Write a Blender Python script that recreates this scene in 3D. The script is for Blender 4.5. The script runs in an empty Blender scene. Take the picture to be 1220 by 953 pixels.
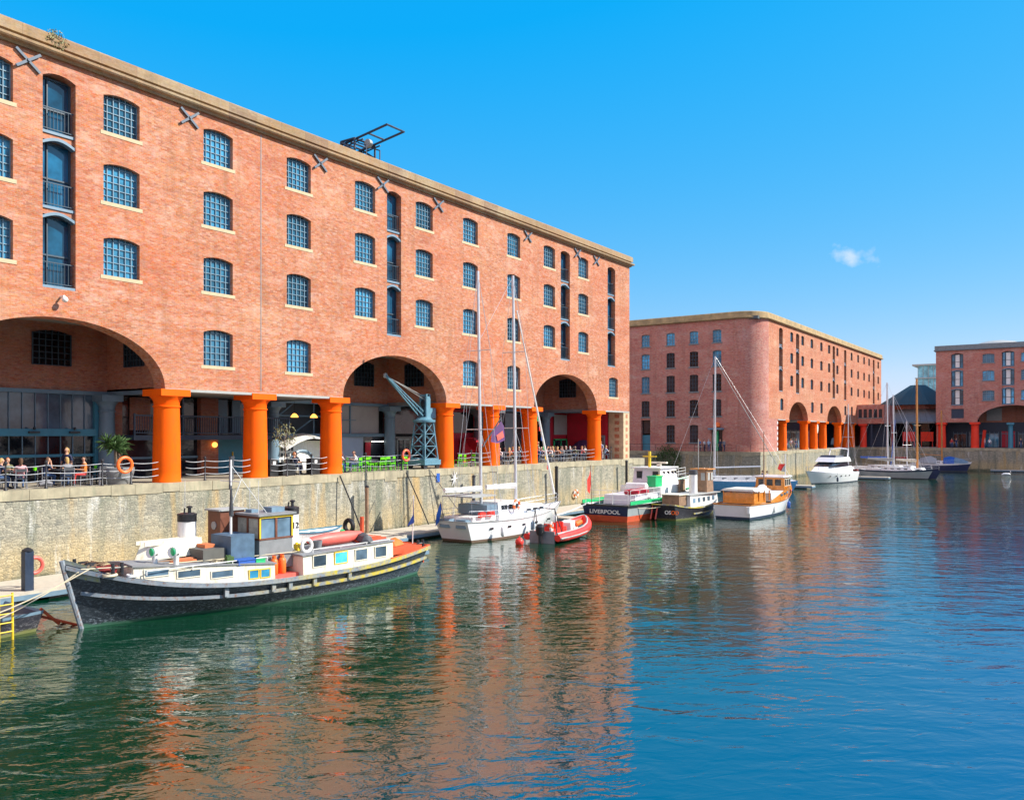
import bpy, bmesh, math, random
from mathutils import Vector, Matrix, Euler
from mathutils.geometry import tessellate_polygon
R = math.radians
PI = math.pi
random.seed(7)
scene = bpy.context.scene
col = scene.collection

# ---------------------------------------------------------------- camera
cam_d = bpy.data.cameras.new('camera')
cam = bpy.data.objects.new('camera', cam_d)
col.objects.link(cam)
cam.location = (0, 0, 2.34)
cam.rotation_euler = (R(90), 0, math.atan(0.692))
cam_d.sensor_width = 36
cam_d.lens = 29.51
cam_d.shift_y = 0.034
cam_d.clip_start = 0.1
cam_d.clip_end = 6000
scene.camera = cam

# ---------------------------------------------------------------- sky and sun
SUN_EL, SUN_AZ = R(38), math.atan2(0.836, 0.551)
world = bpy.data.worlds.new('World')
scene.world = world
world.use_nodes = True
wn, wl = world.node_tree.nodes, world.node_tree.links
wn.clear()
sky = wn.new('ShaderNodeTexSky'); sky.sky_type = 'NISHITA'; sky.sun_disc = False
sky.sun_elevation = SUN_EL; sky.sun_rotation = SUN_AZ
sky.air_density = 1.0; sky.dust_density = 0.25; sky.ozone_density = 2.5
hs = wn.new('ShaderNodeHueSaturation'); hs.inputs['Saturation'].default_value = 1.75
hs.inputs['Hue'].default_value = 0.503
sc1 = wn.new('ShaderNodeVectorMath'); sc1.operation = 'SCALE'; sc1.inputs['Scale'].default_value = 0.16
gm = wn.new('ShaderNodeGamma'); gm.inputs['Gamma'].default_value = 0.62
sc2 = wn.new('ShaderNodeVectorMath'); sc2.operation = 'SCALE'; sc2.inputs['Scale'].default_value = 5.2
wl.new(sky.outputs[0], sc1.inputs[0]); wl.new(sc1.outputs[0], gm.inputs['Color']); wl.new(gm.outputs[0], sc2.inputs[0])
wl.new(sc2.outputs[0], hs.inputs['Color'])
# one small wisp of cloud high over the far buildings
tc = wn.new('ShaderNodeTexCoord')
ca = math.atan(0.692)
k, vv = (1012 - 610) / 1000, (518 - 303) / 1000
cd = Vector((-math.sin(ca) + k * math.cos(ca), math.cos(ca) + k * math.sin(ca), vv)).normalized()
sub = wn.new('ShaderNodeVectorMath'); sub.operation = 'SUBTRACT'; sub.inputs[1].default_value = cd
wl.new(tc.outputs['Generated'], sub.inputs[0])
mp = wn.new('ShaderNodeVectorMath'); mp.operation = 'MULTIPLY'; mp.inputs[1].default_value = (1, 1, 1.9)
wl.new(sub.outputs[0], mp.inputs[0])
ln = wn.new('ShaderNodeVectorMath'); ln.operation = 'LENGTH'
wl.new(mp.outputs[0], ln.inputs[0])
nz = wn.new('ShaderNodeTexNoise'); nz.inputs['Scale'].default_value = 55; nz.inputs['Detail'].default_value = 6
wl.new(tc.outputs['Generated'], nz.inputs['Vector'])
mr = wn.new('ShaderNodeMapRange'); mr.inputs[1].default_value = 0.062; mr.inputs[2].default_value = 0.0
mr.inputs[3].default_value = -0.55; mr.inputs[4].default_value = 0.28
wl.new(ln.outputs['Value'], mr.inputs[0])
ad = wn.new('ShaderNodeMath'); ad.operation = 'ADD'
wl.new(mr.outputs[0], ad.inputs[0]); wl.new(nz.outputs[0], ad.inputs[1])
mr2 = wn.new('ShaderNodeMapRange'); mr2.inputs[1].default_value = 0.42; mr2.inputs[2].default_value = 0.85
mr2.inputs[3].default_value = 0; mr2.inputs[4].default_value = 0.75
wl.new(ad.outputs[0], mr2.inputs[0])
mx = wn.new('ShaderNodeMix'); mx.data_type = 'RGBA'
mx.inputs['B'].default_value = (3.6, 3.8, 3.95, 1)
ma = wn.new('ShaderNodeVectorMath'); ma.operation = 'MULTIPLY_ADD'
ma.inputs[1].default_value = (0.65, 0.40, 0.10); ma.inputs[2].default_value = (-0.284, 1.0, 3.45)
mxm = wn.new('ShaderNodeVectorMath'); mxm.operation = 'MAXIMUM'; mxm.inputs[1].default_value = (0.02, 0, 0)
wl.new(hs.outputs[0], ma.inputs[0]); wl.new(ma.outputs[0], mxm.inputs[0])
# unseen cloud added behind the viewpoint as white fill for the shaded walls
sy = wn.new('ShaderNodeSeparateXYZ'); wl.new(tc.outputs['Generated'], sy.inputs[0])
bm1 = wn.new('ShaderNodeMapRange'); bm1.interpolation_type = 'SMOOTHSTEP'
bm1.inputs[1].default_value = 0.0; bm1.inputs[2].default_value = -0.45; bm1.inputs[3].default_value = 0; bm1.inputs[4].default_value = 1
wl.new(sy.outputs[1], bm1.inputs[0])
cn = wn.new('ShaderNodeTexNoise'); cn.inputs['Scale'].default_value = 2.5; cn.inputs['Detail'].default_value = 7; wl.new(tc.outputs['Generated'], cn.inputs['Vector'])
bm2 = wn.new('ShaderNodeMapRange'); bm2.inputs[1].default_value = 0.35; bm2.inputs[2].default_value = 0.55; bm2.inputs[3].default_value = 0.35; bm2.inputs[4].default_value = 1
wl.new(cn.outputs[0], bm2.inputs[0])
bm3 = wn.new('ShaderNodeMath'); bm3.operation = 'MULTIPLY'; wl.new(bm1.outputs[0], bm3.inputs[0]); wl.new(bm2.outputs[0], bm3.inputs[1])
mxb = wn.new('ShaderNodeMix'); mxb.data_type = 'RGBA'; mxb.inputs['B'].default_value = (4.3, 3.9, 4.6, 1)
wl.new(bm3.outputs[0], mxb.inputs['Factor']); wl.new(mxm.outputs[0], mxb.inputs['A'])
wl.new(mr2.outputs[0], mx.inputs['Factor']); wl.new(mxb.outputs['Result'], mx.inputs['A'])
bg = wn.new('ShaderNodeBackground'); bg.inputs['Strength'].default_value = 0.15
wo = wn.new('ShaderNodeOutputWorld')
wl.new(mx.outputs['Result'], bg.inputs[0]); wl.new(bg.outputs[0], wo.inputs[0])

sun_d = bpy.data.lights.new('sun', 'SUN')
sun_d.energy = 4.6; sun_d.angle = R(0.53); sun_d.color = (1.0, 0.93, 0.82)
sun = bpy.data.objects.new('sun', sun_d); col.objects.link(sun)
sdir = Vector((0.836 * math.cos(SUN_EL), 0.551 * math.cos(SUN_EL), math.sin(SUN_EL)))
sun.rotation_euler = sdir.to_track_quat('Z', 'Y').to_euler()
sun.location = (60, 40, 60)

vs = scene.view_settings
vs.view_transform = 'Standard'; vs.look = 'None'; vs.gamma = 1; vs.use_curve_mapping = False
vs.exposure = 0.75
scene.render.resolution_x = 1024; scene.render.resolution_y = 799
scene.render.engine = 'CYCLES'
scene.cycles.max_bounces = 6
scene.cycles.caustics_reflective = False; scene.cycles.caustics_refractive = False

# ---------------------------------------------------------------- mesh helpers
SPLIT = {'iron_beam','brick_pier','back_wall','pale_board','side_wall','arcade_ceiling','brick_inlay','shopfront_glazing','recess_wall','iron_lintel','recess_window','wall_lamp','quoin','transom_locker','awning_frame','upper_door','canopy_frame'}
class MB:
    """Collects shapes and links them as ONE mesh object."""
    def __init__(self): self.v = []; self.f = []; self.m = []; self.s = []
    def add(self, vs_, fs_, mi=0, sm=False):
        b = len(self.v); self.v += [tuple(p) for p in vs_]
        for f in fs_:
            self.f.append([b + i for i in f]); self.m.append(mi); self.s.append(sm)
    def box(self, x0, x1, y0, y1, z0, z1, mi=0, M=None):
        p = [(x0,y0,z0),(x1,y0,z0),(x1,y1,z0),(x0,y1,z0),(x0,y0,z1),(x1,y0,z1),(x1,y1,z1),(x0,y1,z1)]
        if M is not None: p = [M @ Vector(q) for q in p]
        self.add(p, [(0,3,2,1),(4,5,6,7),(0,1,5,4),(1,2,6,5),(2,3,7,6),(3,0,4,7)], mi)
    def cbox(self, c, s, mi=0, rz=0, rx=0, ry=0):
        M = Matrix.Translation(c) @ Euler((rx, ry, rz)).to_matrix().to_4x4()
        self.box(-s[0]/2, s[0]/2, -s[1]/2, s[1]/2, -s[2]/2, s[2]/2, mi, M)
    def prism(self, pts, z0, z1, mi=0, mt=None, sm=False):
        n = len(pts); lo = [(p[0], p[1], z0) for p in pts]; hi = [(p[0], p[1], z1) for p in pts]
        b = len(self.v); self.v += lo + hi
        for i in range(n):
            j = (i + 1) % n; self.f.append([b+i, b+j, b+n+j, b+n+i]); self.m.append(mi); self.s.append(sm)
        for t in tessellate_polygon([[Vector(p) for p in lo]]):
            self.f.append([b+t[0], b+t[2], b+t[1]]); self.m.append(mi); self.s.append(False)
            self.f.append([b+n+t[0], b+n+t[1], b+n+t[2]]); self.m.append(mi if mt is None else mt); self.s.append(False)
    def loft(self, rings, mi=0, closed=True, caps=True, sm=True, mis=None):
        b = len(self.v); n = len(rings[0])
        for r in rings: self.v += [tuple(p) for p in r]
        for i in range(len(rings) - 1):
            for j in range(n if closed else n - 1):
                k = (j + 1) % n
                self.f.append([b+i*n+j, b+i*n+k, b+(i+1)*n+k, b+(i+1)*n+j])
                self.m.append(mi if mis is None else mis[j]); self.s.append(sm)
        if caps and closed:
            self.f.append([b+j for j in reversed(range(n))]); self.m.append(mi); self.s.append(False)
            e = b + (len(rings)-1)*n
            self.f.append([e+j for j in range(n)]); self.m.append(mi); self.s.append(False)
    def tube(self, pts, r, n=6, mi=0, caps=True):
        pts = [Vector(p) for p in pts]; rings = []
        for i, p in enumerate(pts):
            d = (pts[min(i+1, len(pts)-1)] - pts[max(i-1, 0)])
            if d.length < 1e-6: d = Vector((0, 0, 1))
            d.normalize()
            a = Vector((0, 0, 1)) if abs(d.z) < 0.9 else Vector((1, 0, 0))
            u = d.cross(a).normalized(); w = d.cross(u).normalized()
            rr = r[i] if isinstance(r, (list, tuple)) else r
            rings.append([p + u*rr*math.cos(2*PI*j/n) + w*rr*math.sin(2*PI*j/n) for j in range(n)])
        self.loft(rings, mi, True, caps)
    def lathe(self, prof, n=16, c=(0,0,0), mi=0, caps=True):
        self.loft([[(c[0]+r*math.cos(2*PI*j/n), c[1]+r*math.sin(2*PI*j/n), c[2]+z) for j in range(n)] for r, z in prof], mi, True, caps)
    def torus(self, c, RR, r, n=20, m=8, mi=0, axis='Y', mi2=None, rz=0, tilt=0):
        b = len(self.v); M = Matrix.Translation(c) @ Euler((tilt, 0, rz)).to_matrix().to_4x4()
        for i in range(n):
            a = 2*PI*i/n
            for j in range(m):
                q = 2*PI*j/m; rr = RR + r*math.cos(q)
                if axis == 'Y': p = (rr*math.cos(a), r*math.sin(q), rr*math.sin(a))
                elif axis == 'X': p = (r*math.sin(q), rr*math.cos(a), rr*math.sin(a))
                else: p = (rr*math.cos(a), rr*math.sin(a), r*math.sin(q))
                self.v.append(tuple(M @ Vector(p)))
        for i in range(n):
            for j in range(m):
                self.f.append([b+i*m+j, b+((i+1)%n)*m+j, b+((i+1)%n)*m+(j+1)%m, b+i*m+(j+1)%m])
                self.m.append(mi2 if (mi2 is not None and (i*8//n) % 2) else mi); self.s.append(True)
    def ball(self, c, r, mi=0, n=12, m=8, sc=(1,1,1)):
        prof = []
        for i in range(m+1):
            a = -PI/2 + PI*i/m
            prof.append((max(r*math.cos(a), r*0.02), r*math.sin(a)))
        self.loft([[(c[0]+rr*sc[0]*math.cos(2*PI*j/n), c[1]+rr*sc[1]*math.sin(2*PI*j/n), c[2]+z*sc[2]) for j in range(n)] for rr, z in prof], mi)
    def build(self, name, mats, parent=None, loc=(0,0,0), rz=0, recalc=False):
        if name in SPLIT: return self.split(name, mats, parent, loc, rz)
        return self.build1(name, mats, parent, loc, rz)
    def split(self, name, mats, parent, loc, rz):
        n = len(self.v); par = list(range(n))
        def fd(i):
            while par[i] != i: par[i] = par[par[i]]; i = par[i]
            return i
        for f in self.f:
            for i in f[1:]: par[fd(i)] = fd(f[0])
        gr = {}
        for k, f in enumerate(self.f): gr.setdefault(fd(f[0]), []).append(k)
        o = None
        for ks in gr.values():
            q = MB(); mp = {}
            for k in ks:
                ff = []
                for i in self.f[k]:
                    if i not in mp: mp[i] = len(q.v); q.v.append(self.v[i])
                    ff.append(mp[i])
                q.f.append(ff); q.m.append(self.m[k]); q.s.append(self.s[k])
            o = q.build1(name, mats, parent, loc, rz)
        return o
    def build1(self, name, mats, parent=None, loc=(0,0,0), rz=0, recalc=False):
        me = bpy.data.meshes.new(name)
        me.from_pydata(self.v, [], self.f)
        if not isinstance(mats, (list, tuple)): mats = [mats]
        for m in mats: me.materials.append(m)
        me.polygons.foreach_set('material_index', self.m)
        me.polygons.foreach_set('use_smooth', self.s)
        if recalc or True:
            bm = bmesh.new(); bm.from_mesh(me)
            bmesh.ops.recalc_face_normals(bm, faces=bm.faces); bm.to_mesh(me); bm.free()
        if any(self.s):
            me.set_sharp_from_angle(angle=R(42))
        me.update()
        o = bpy.data.objects.new(name, me); col.objects.link(o)
        o.location = loc; o.rotation_euler = (0, 0, rz)
        if parent is not None: o.parent = parent
        return o

def tag(o, label=None, cat=None, group=None, kind=None):
    if label: o['label'] = label
    if cat: o['category'] = cat
    if group: o['group'] = group
    if kind: o['kind'] = kind
    return o
def empty(name, label, cat, loc=(0,0,0), rz=0, group=None):
    o = bpy.data.objects.new(name, None); col.objects.link(o)
    o.location = loc; o.rotation_euler = (0, 0, rz); o.empty_display_size = 0.3
    return tag(o, label, cat, group)
KIDS = {}
def copy_tree(o, loc=None, rz=None, label=None, parent=None, group=None):
    c = o.copy(); col.objects.link(c)
    if parent is not None: c.parent = parent
    if loc is not None: c.location = loc
    if rz is not None: c.rotation_euler = (0, 0, rz)
    if label: c['label'] = label
    if group: c['group'] = group
    for ch in [x for x in o.children]: copy_tree(ch, parent=c)
    return c
def mesh_copy(o, parent, loc, rz=0, name=None):
    c = bpy.data.objects.new(name or o.name.split('.')[0], o.data); col.objects.link(c)
    c.parent = parent; c.location = loc; c.rotation_euler = (0, 0, rz)
    return c

# ---------------------------------------------------------------- materials
def newmat(name):
    m = bpy.data.materials.new(name); m.use_nodes = True
    nt = m.node_tree; b = nt.nodes['Principled BSDF']
    return m, nt, nt.nodes, nt.links, b
def noise(nt, vec, scale, detail=4, rough=0.6, dist=0):
    n = nt.nodes.new('ShaderNodeTexNoise'); n.inputs['Scale'].default_value = scale
    n.inputs['Detail'].default_value = detail; n.inputs['Roughness'].default_value = rough
    n.inputs['Distortion'].default_value = dist
    nt.links.new(vec, n.inputs['Vector']); return n.outputs[0]
def mrange(nt, val, a, b, c=0, d=1):
    n = nt.nodes.new('ShaderNodeMapRange'); nt.links.new(val, n.inputs[0])
    for i, q in enumerate((a, b, c, d)): n.inputs[i+1].default_value = q
    return n.outputs[0]
def mixc(nt, fac, a, b, mode='MIX'):
    n = nt.nodes.new('ShaderNodeMix'); n.data_type = 'RGBA'; n.blend_type = mode
    for key, val in (('Factor', fac), ('A', a), ('B', b)):
        if isinstance(val, (float, int)): n.inputs[key].default_value = val
        elif isinstance(val, tuple): n.inputs[key].default_value = (*val, 1) if len(val) == 3 else val
        else: nt.links.new(val, n.inputs[key])
    return n.outputs['Result']
def mth(nt, op, a, b=None):
    n = nt.nodes.new('ShaderNodeMath'); n.operation = op
    for i, q in enumerate((a, b)):
        if q is None: continue
        if isinstance(q, (float, int)): n.inputs[i].default_value = q
        else: nt.links.new(q, n.inputs[i])
    return n.outputs[0]
def coords(nt, sc=(1,1,1)):
    t = nt.nodes.new('ShaderNodeTexCoord'); m = nt.nodes.new('ShaderNodeMapping')
    m.inputs['Scale'].default_value = sc
    nt.links.new(t.outputs['Object'], m.inputs[0]); return m.outputs[0]
def worldpos(nt, sc=(1,1,1)):
    t = nt.nodes.new('ShaderNodeNewGeometry'); m = nt.nodes.new('ShaderNodeMapping')
    m.inputs['Scale'].default_value = sc
    nt.links.new(t.outputs['Position'], m.inputs[0]); return m.outputs[0]
def bump(nt, b, h, strength=0.3, dist=0.02):
    n = nt.nodes.new('ShaderNodeBump'); n.inputs['Strength'].default_value = strength
    n.inputs['Distance'].default_value = dist
    nt.links.new(h, n.inputs['Height']); nt.links.new(n.outputs[0], b.inputs['Normal'])

def paint(name, c, rough=0.45, metal=0.0, var=0.12, scale=3.0, dirt=None, dirt_amt=0.35, bmp=0.0, coat=0.0, streak=False):
    """painted or plain surface with wear, so nothing is one flat value"""
    m, nt, N, L, b = newmat(name)
    v = coords(nt); n1 = noise(nt, v, scale, 5)
    lo = tuple(x*(1-var) for x in c); hi = tuple(min(1, x*(1+var)+0.01*var) for x in c)
    cc = mixc(nt, mrange(nt, n1, 0.3, 0.7), lo, hi)
    if dirt:
        v2 = coords(nt, (3, 3, 0.5)) if streak else coords(nt)
        n2 = noise(nt, v2, scale*1.7, 6, 0.7, 0.5)
        cc = mixc(nt, mrange(nt, n2, 0.52, 0.72, 0, dirt_amt), cc, dirt)
    L.new(cc, b.inputs['Base Color'])
    b.inputs['Roughness'].default_value = rough; b.inputs['Metallic'].default_value = metal
    L.new(mrange(nt, n1, 0.3, 0.7, max(0.02, rough*0.8), min(1, rough*1.2)), b.inputs['Roughness'])
    if coat: b.inputs['Coat Weight'].default_value = coat
    if bmp: bump(nt, b, noise(nt, v, scale*8, 4), 0.4, bmp)
    return m

def brick(name, c1, c2, mortar, pale=(0.55,0.36,0.28), seed=0.0, w=0.23, h=0.077):
    m, nt, N, L, b = newmat(name)
    t = N.new('ShaderNodeTexCoord'); s = N.new('ShaderNodeSeparateXYZ'); L.new(t.outputs['Object'], s.inputs[0])
    u = mth(nt, 'ADD', s.outputs[0], s.outputs[1])
    cb = N.new('ShaderNodeCombineXYZ'); L.new(u, cb.inputs[0]); L.new(s.outputs[2], cb.inputs[1])
    cb.inputs[2].default_value = seed
    bt = N.new('ShaderNodeTexBrick'); L.new(cb.outputs[0], bt.inputs['Vector'])
    bt.inputs['Scale'].default_value = 1; bt.inputs['Brick Width'].default_value = w
    bt.inputs['Row Height'].default_value = h; bt.inputs['Mortar Size'].default_value = 0.009
    bt.inputs['Mortar Smooth'].default_value = 0.3; bt.inputs['Bias'].default_value = -0.15
    bt.inputs['Color1'].default_value = (*c1, 1); bt.inputs['Color2'].default_value = (*c2, 1)
    bt.inputs['Mortar'].default_value = (*mortar, 1)
    # second brick layer picks single bricks that are darker / paler
    b2 = N.new('ShaderNodeTexBrick'); L.new(cb.outputs[0], b2.inputs['Vector'])
    b2.inputs['Scale'].default_value = 1; b2.inputs['Brick Width'].default_value = w
    b2.inputs['Row Height'].default_value = h; b2.inputs['Mortar Size'].default_value = 0.0
    b2.offset = 0.5; b2.inputs['Bias'].default_value = 0.0
    b2.inputs['Color1'].default_value = (0,0,0,1); b2.inputs['Color2'].default_value = (1,1,1,1)
    sp = N.new('ShaderNodeSeparateColor'); L.new(b2.outputs['Color'], sp.inputs[0])
    an = N.new('ShaderNodeMapping'); an.inputs['Scale'].default_value = (0.5, 1.0, 1); L.new(cb.outputs[0], an.inputs[0])
    big = noise(nt, cb.outputs[0], 0.16, 5, 0.6); mid = noise(nt, an.outputs[0], 0.8, 7, 0.72)
    fine = noise(nt, an.outputs[0], 13.0, 3, 0.75)
    cc = mixc(nt, mrange(nt, sp.outputs[0], 0.74, 0.92, 0, 0.62), bt.outputs['Color'], (c1[0]*0.52, c1[1]*0.5, c1[2]*0.75))
    cc = mixc(nt, mrange(nt, sp.outputs[0], 0.20, 0.05, 0, 0.5), cc, pale)
    cc = mixc(nt, mrange(nt, big, 0.35, 0.7, 0, 0.5), cc, tuple(c1[i]*(1.22, 0.95, 0.75)[i] for i in range(3)), 'MIX')
    cc = mixc(nt, mrange(nt, mid, 0.54, 0.66, 0, 0.55), cc, pale)
    cc = mixc(nt, mrange(nt, mid, 0.44, 0.25, 0, 0.45), cc, tuple(x*0.55 for x in c1))
    pn = noise(nt, an.outputs[0], 0.42, 6, 0.65)
    cc = mixc(nt, mrange(nt, pn, 0.53, 0.70, 0, 0.34), cc, (c2[0]*1.12, c2[1]*1.7, c2[2]*2.3))
    cc = mixc(nt, mrange(nt, pn, 0.46, 0.30, 0, 0.55), cc, (c1[0]*0.78, c1[1]*0.62, c1[2]*0.7))
    bd = N.new('ShaderNodeMapping'); bd.inputs['Scale'].default_value = (0.03, 1.0, 1); L.new(cb.outputs[0], bd.inputs[0])
    bn = noise(nt, bd.outputs[0], 2.2, 5, 0.75)
    cc = mixc(nt, mrange(nt, bn, 0.53, 0.68, 0, 0.30), cc, tuple(x*0.6 for x in c1))
    cc = mixc(nt, mrange(nt, bn, 0.46, 0.33, 0, 0.25), cc, pale)
    # runs of washed-out lime and of soot
    st = N.new('ShaderNodeMapping'); st.inputs['Scale'].default_value = (1.1, 0.12, 1); L.new(cb.outputs[0], st.inputs[0])
    sn = noise(nt, st.outputs[0], 1.3, 5, 0.6)
    cc = mixc(nt, mrange(nt, sn, 0.52, 0.72, 0, 0.5), cc, tuple(x*0.5 for x in c2))
    cc = mixc(nt, mrange(nt, fine, 0.35, 0.65, 0.75, 1.2), (0,0,0), cc, 'MIX') if False else cc
    hsn = N.new('ShaderNodeHueSaturation'); L.new(cc, hsn.inputs['Color'])
    L.new(mrange(nt, fine, 0.25, 0.75, 0.76, 1.20), hsn.inputs['Value'])
    hn = noise(nt, an.outputs[0], 7.5, 5, 0.8); L.new(mrange(nt, hn, 0.3, 0.7, 0.482, 0.516), hsn.inputs['Hue'])
    sn2 = noise(nt, an.outputs[0], 5.0, 6, 0.8); L.new(mrange(nt, sn2, 0.3, 0.7, 1.15, 0.70), hsn.inputs['Saturation'])
    L.new(hsn.outputs[0], b.inputs['Base Color'])
    b.inputs['Roughness'].default_value = 0.9
    inv = mth(nt, 'SUBTRACT', 1.0, bt.outputs['Fac'])
    hh = mth(nt, 'ADD', inv, mth(nt, 'MULTIPLY', fine, 0.6))
    bump(nt, b, hh, 0.5, 0.012)
    return m

def stone_wall(name):
    m, nt, N, L, b = newmat(name)
    t = N.new('ShaderNodeNewGeometry'); s = N.new('ShaderNodeSeparateXYZ'); L.new(t.outputs['Position'], s.inputs[0])
    u = mth(nt, 'ADD', s.outputs[0], s.outputs[1])
    cb = N.new('ShaderNodeCombineXYZ'); L.new(u, cb.inputs[0]); L.new(s.outputs[2], cb.inputs[1])
    dn = N.new('ShaderNodeTexNoise'); dn.inputs['Scale'].default_value = 2.2; L.new(cb.outputs[0], dn.inputs['Vector'])
    dm = N.new('ShaderNodeVectorMath'); dm.operation = 'MULTIPLY_ADD'; L.new(dn.outputs['Color'], dm.inputs[0])
    dm.inputs[1].default_value = (0.10, 0.07, 0); L.new(cb.outputs[0], dm.inputs[2])
    mpn = N.new('ShaderNodeMapping'); mpn.inputs['Scale'].default_value = (1, 2.3, 1); L.new(dm.outputs[0], mpn.inputs[0])
    vo = N.new('ShaderNodeTexVoronoi'); vo.voronoi_dimensions = '2D'; vo.inputs['Scale'].default_value = 3.3
    vo.inputs['Randomness'].default_value = 0.7; L.new(mpn.outputs[0], vo.inputs['Vector'])
    ve = N.new('ShaderNodeTexVoronoi'); ve.voronoi_dimensions = '2D'; ve.feature = 'DISTANCE_TO_EDGE'
    ve.inputs['Scale'].default_value = 3.3; ve.inputs['Randomness'].default_value = 0.7; L.new(mpn.outputs[0], ve.inputs['Vector'])
    sp = N.new('ShaderNodeSeparateColor'); L.new(vo.outputs['Color'], sp.inputs[0])
    cc = mixc(nt, sp.outputs[0], (0.27, 0.255, 0.20), (0.39, 0.365, 0.28))
    cc = mixc(nt, mrange(nt, sp.outputs[1], 0.85, 1, 0, 0.5), cc, (0.13, 0.14, 0.13))
    # tide band: ochre low on the wall
    nlow = noise(nt, cb.outputs[0], 0.5, 5, 0.65)
    hz = mth(nt, 'ADD', s.outputs[2], mth(nt, 'MULTIPLY', nlow, -2.4))
    cc = mixc(nt, mrange(nt, hz, -3.0, -4.3, 0, 0.6), cc, (0.52, 0.38, 0.17))
    cc = mixc(nt, mrange(nt, hz, -2.1, -0.7, 0, 0.55), cc, (0.22, 0.245, 0.19))
    cc = mixc(nt, mrange(nt, mth(nt, 'ADD', s.outputs[2], mth(nt, 'MULTIPLY', nlow, -0.6)), -3.85, -4.05, 0, 0.85), cc, (0.05, 0.07, 0.04))
    # vertical weeping stains: dark, rusty, limey
    sm_ = N.new('ShaderNodeMapping'); sm_.inputs['Scale'].default_value = (1.0, 0.10, 1); L.new(cb.outputs[0], sm_.inputs[0])
    s1 = noise(nt, sm_.outputs[0], 0.9, 5, 0.65)
    cc = mixc(nt, mrange(nt, s1, 0.46, 0.66, 0, 0.8), cc, (0.13, 0.15, 0.11))
    sm2 = N.new('ShaderNodeMapping'); sm2.inputs['Scale'].default_value = (1.0, 0.12, 1); sm2.inputs['Location'].default_value = (31, 7, 0)
    L.new(cb.outputs[0], sm2.inputs[0])
    s2 = noise(nt, sm2.outputs[0], 0.7, 4, 0.6)
    cc = mixc(nt, mrange(nt, s2, 0.55, 0.68, 0, 0.75), cc, (0.50, 0.33, 0.12))
    sm3 = N.new('ShaderNodeMapping'); sm3.inputs['Scale'].default_value = (1.0, 0.16, 1); sm3.inputs['Location'].default_value = (11, 3, 0)
    L.new(cb.outputs[0], sm3.inputs[0])
    s3 = noise(nt, sm3.outputs[0], 1.5, 5, 0.65)
    cc = mixc(nt, mrange(nt, s3, 0.58, 0.70, 0, 0.65), cc, (0.62, 0.62, 0.58))
    f = noise(nt, cb.outputs[0], 14, 5, 0.75)
    f2 = noise(nt, cb.outputs[0], 5.0, 6, 0.8)
    cc = mixc(nt, mrange(nt, f2, 0.52, 0.62, 0, 0.6), cc, (0.15, 0.145, 0.12))
    cc = mixc(nt, mrange(nt, f2, 0.44, 0.36, 0, 0.5), cc, (0.58, 0.50, 0.36))
    hsn = N.new('ShaderNodeHueSaturation'); L.new(cc, hsn.inputs['Color']); L.new(mrange(nt, f, 0.32, 0.68, 0.55, 1.40), hsn.inputs['Value'])
    edge = mrange(nt, ve.outputs['Distance'], 0.0, 0.06, 0.14, 0)
    cc = mixc(nt, edge, hsn.outputs[0], (0.15, 0.14, 0.11))
    L.new(cc, b.inputs['Base Color']); b.inputs['Roughness'].default_value = 0.9
    hh = mth(nt, 'ADD', mrange(nt, ve.outputs['Distance'], 0, 0.12), mth(nt, 'MULTIPLY', f, 0.8))
    bump(nt, b, hh, 0.6, 0.025)
    return m

def glass_mat(name, c, rough=0.04, spec=0.8, var=0.5, metal=0.0):
    m, nt, N, L, b = newmat(name)
    v = worldpos(nt); n1 = noise(nt, v, 0.8, 3)
    cc = mixc(nt, mrange(nt, n1, 0.35, 0.65), tuple(x*(1-var) for x in c), tuple(x*(1+var) for x in c))
    oi = N.new('ShaderNodeObjectInfo'); hv = N.new('ShaderNodeHueSaturation'); L.new(cc, hv.inputs['Color']); L.new(mrange(nt, oi.outputs['Random'], 0, 1, 0.45, 1.9), hv.inputs['Value']); cc = hv.outputs[0]
    L.new(cc, b.inputs['Base Color']); b.inputs['Roughness'].default_value = rough; b.inputs['Metallic'].default_value = metal
    b.inputs['Specular IOR Level'].default_value = spec
    bump(nt, b, noise(nt, v, 1.6, 2), 0.25, 0.02)
    return m

MT = {}
MT['brick'] = brick('sunny_brick', (0.44,0.125,0.042), (0.57,0.212,0.076), (0.44,0.29,0.19), pale=(0.62,0.38,0.27))
MT['brick_in'] = brick('recess_brick', (0.48,0.17,0.09), (0.58,0.24,0.14), (0.32,0.22,0.17), pale=(0.45,0.26,0.19), seed=3)
MT['brick_far'] = brick('far_brick', (0.46,0.15,0.105), (0.58,0.22,0.15), (0.45,0.31,0.27), seed=5, w=0.3, h=0.1)  # pinker, lighter copy of the brick, raised to offset shade on far walls
MT['stone'] = paint('cornice_stone', (0.38,0.27,0.135), 0.85, var=0.35, scale=1.2, dirt=(0.16,0.16,0.07), dirt_amt=0.6, bmp=0.01)
MT['cornice'] = brick('cornice_blocks', (0.30,0.20,0.10), (0.38,0.26,0.135), (0.15,0.11,0.06), pale=(0.42,0.33,0.20), seed=9, w=1.7, h=0.93)
MT['sill'] = paint('sill_stone', (0.55,0.43,0.27), 0.8, var=0.2, scale=3)
MT['quay_wall'] = stone_wall('rubble_stone')
MT['tie'] = paint('tie_iron', (0.10,0.14,0.19), 0.6, var=0.3)
MT['lead'] = paint('grey_lead', (0.18,0.21,0.22), 0.6, var=0.2)
MT['slate'] = paint('slate', (0.07,0.09,0.10), 0.6, var=0.3, scale=2)
MT['orange'] = paint('orange_paint', (1.0,0.125,0.0), 0.75, var=0.07, scale=1.5, dirt=(0.60,0.075,0.01), dirt_amt=0.45, streak=True)
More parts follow.
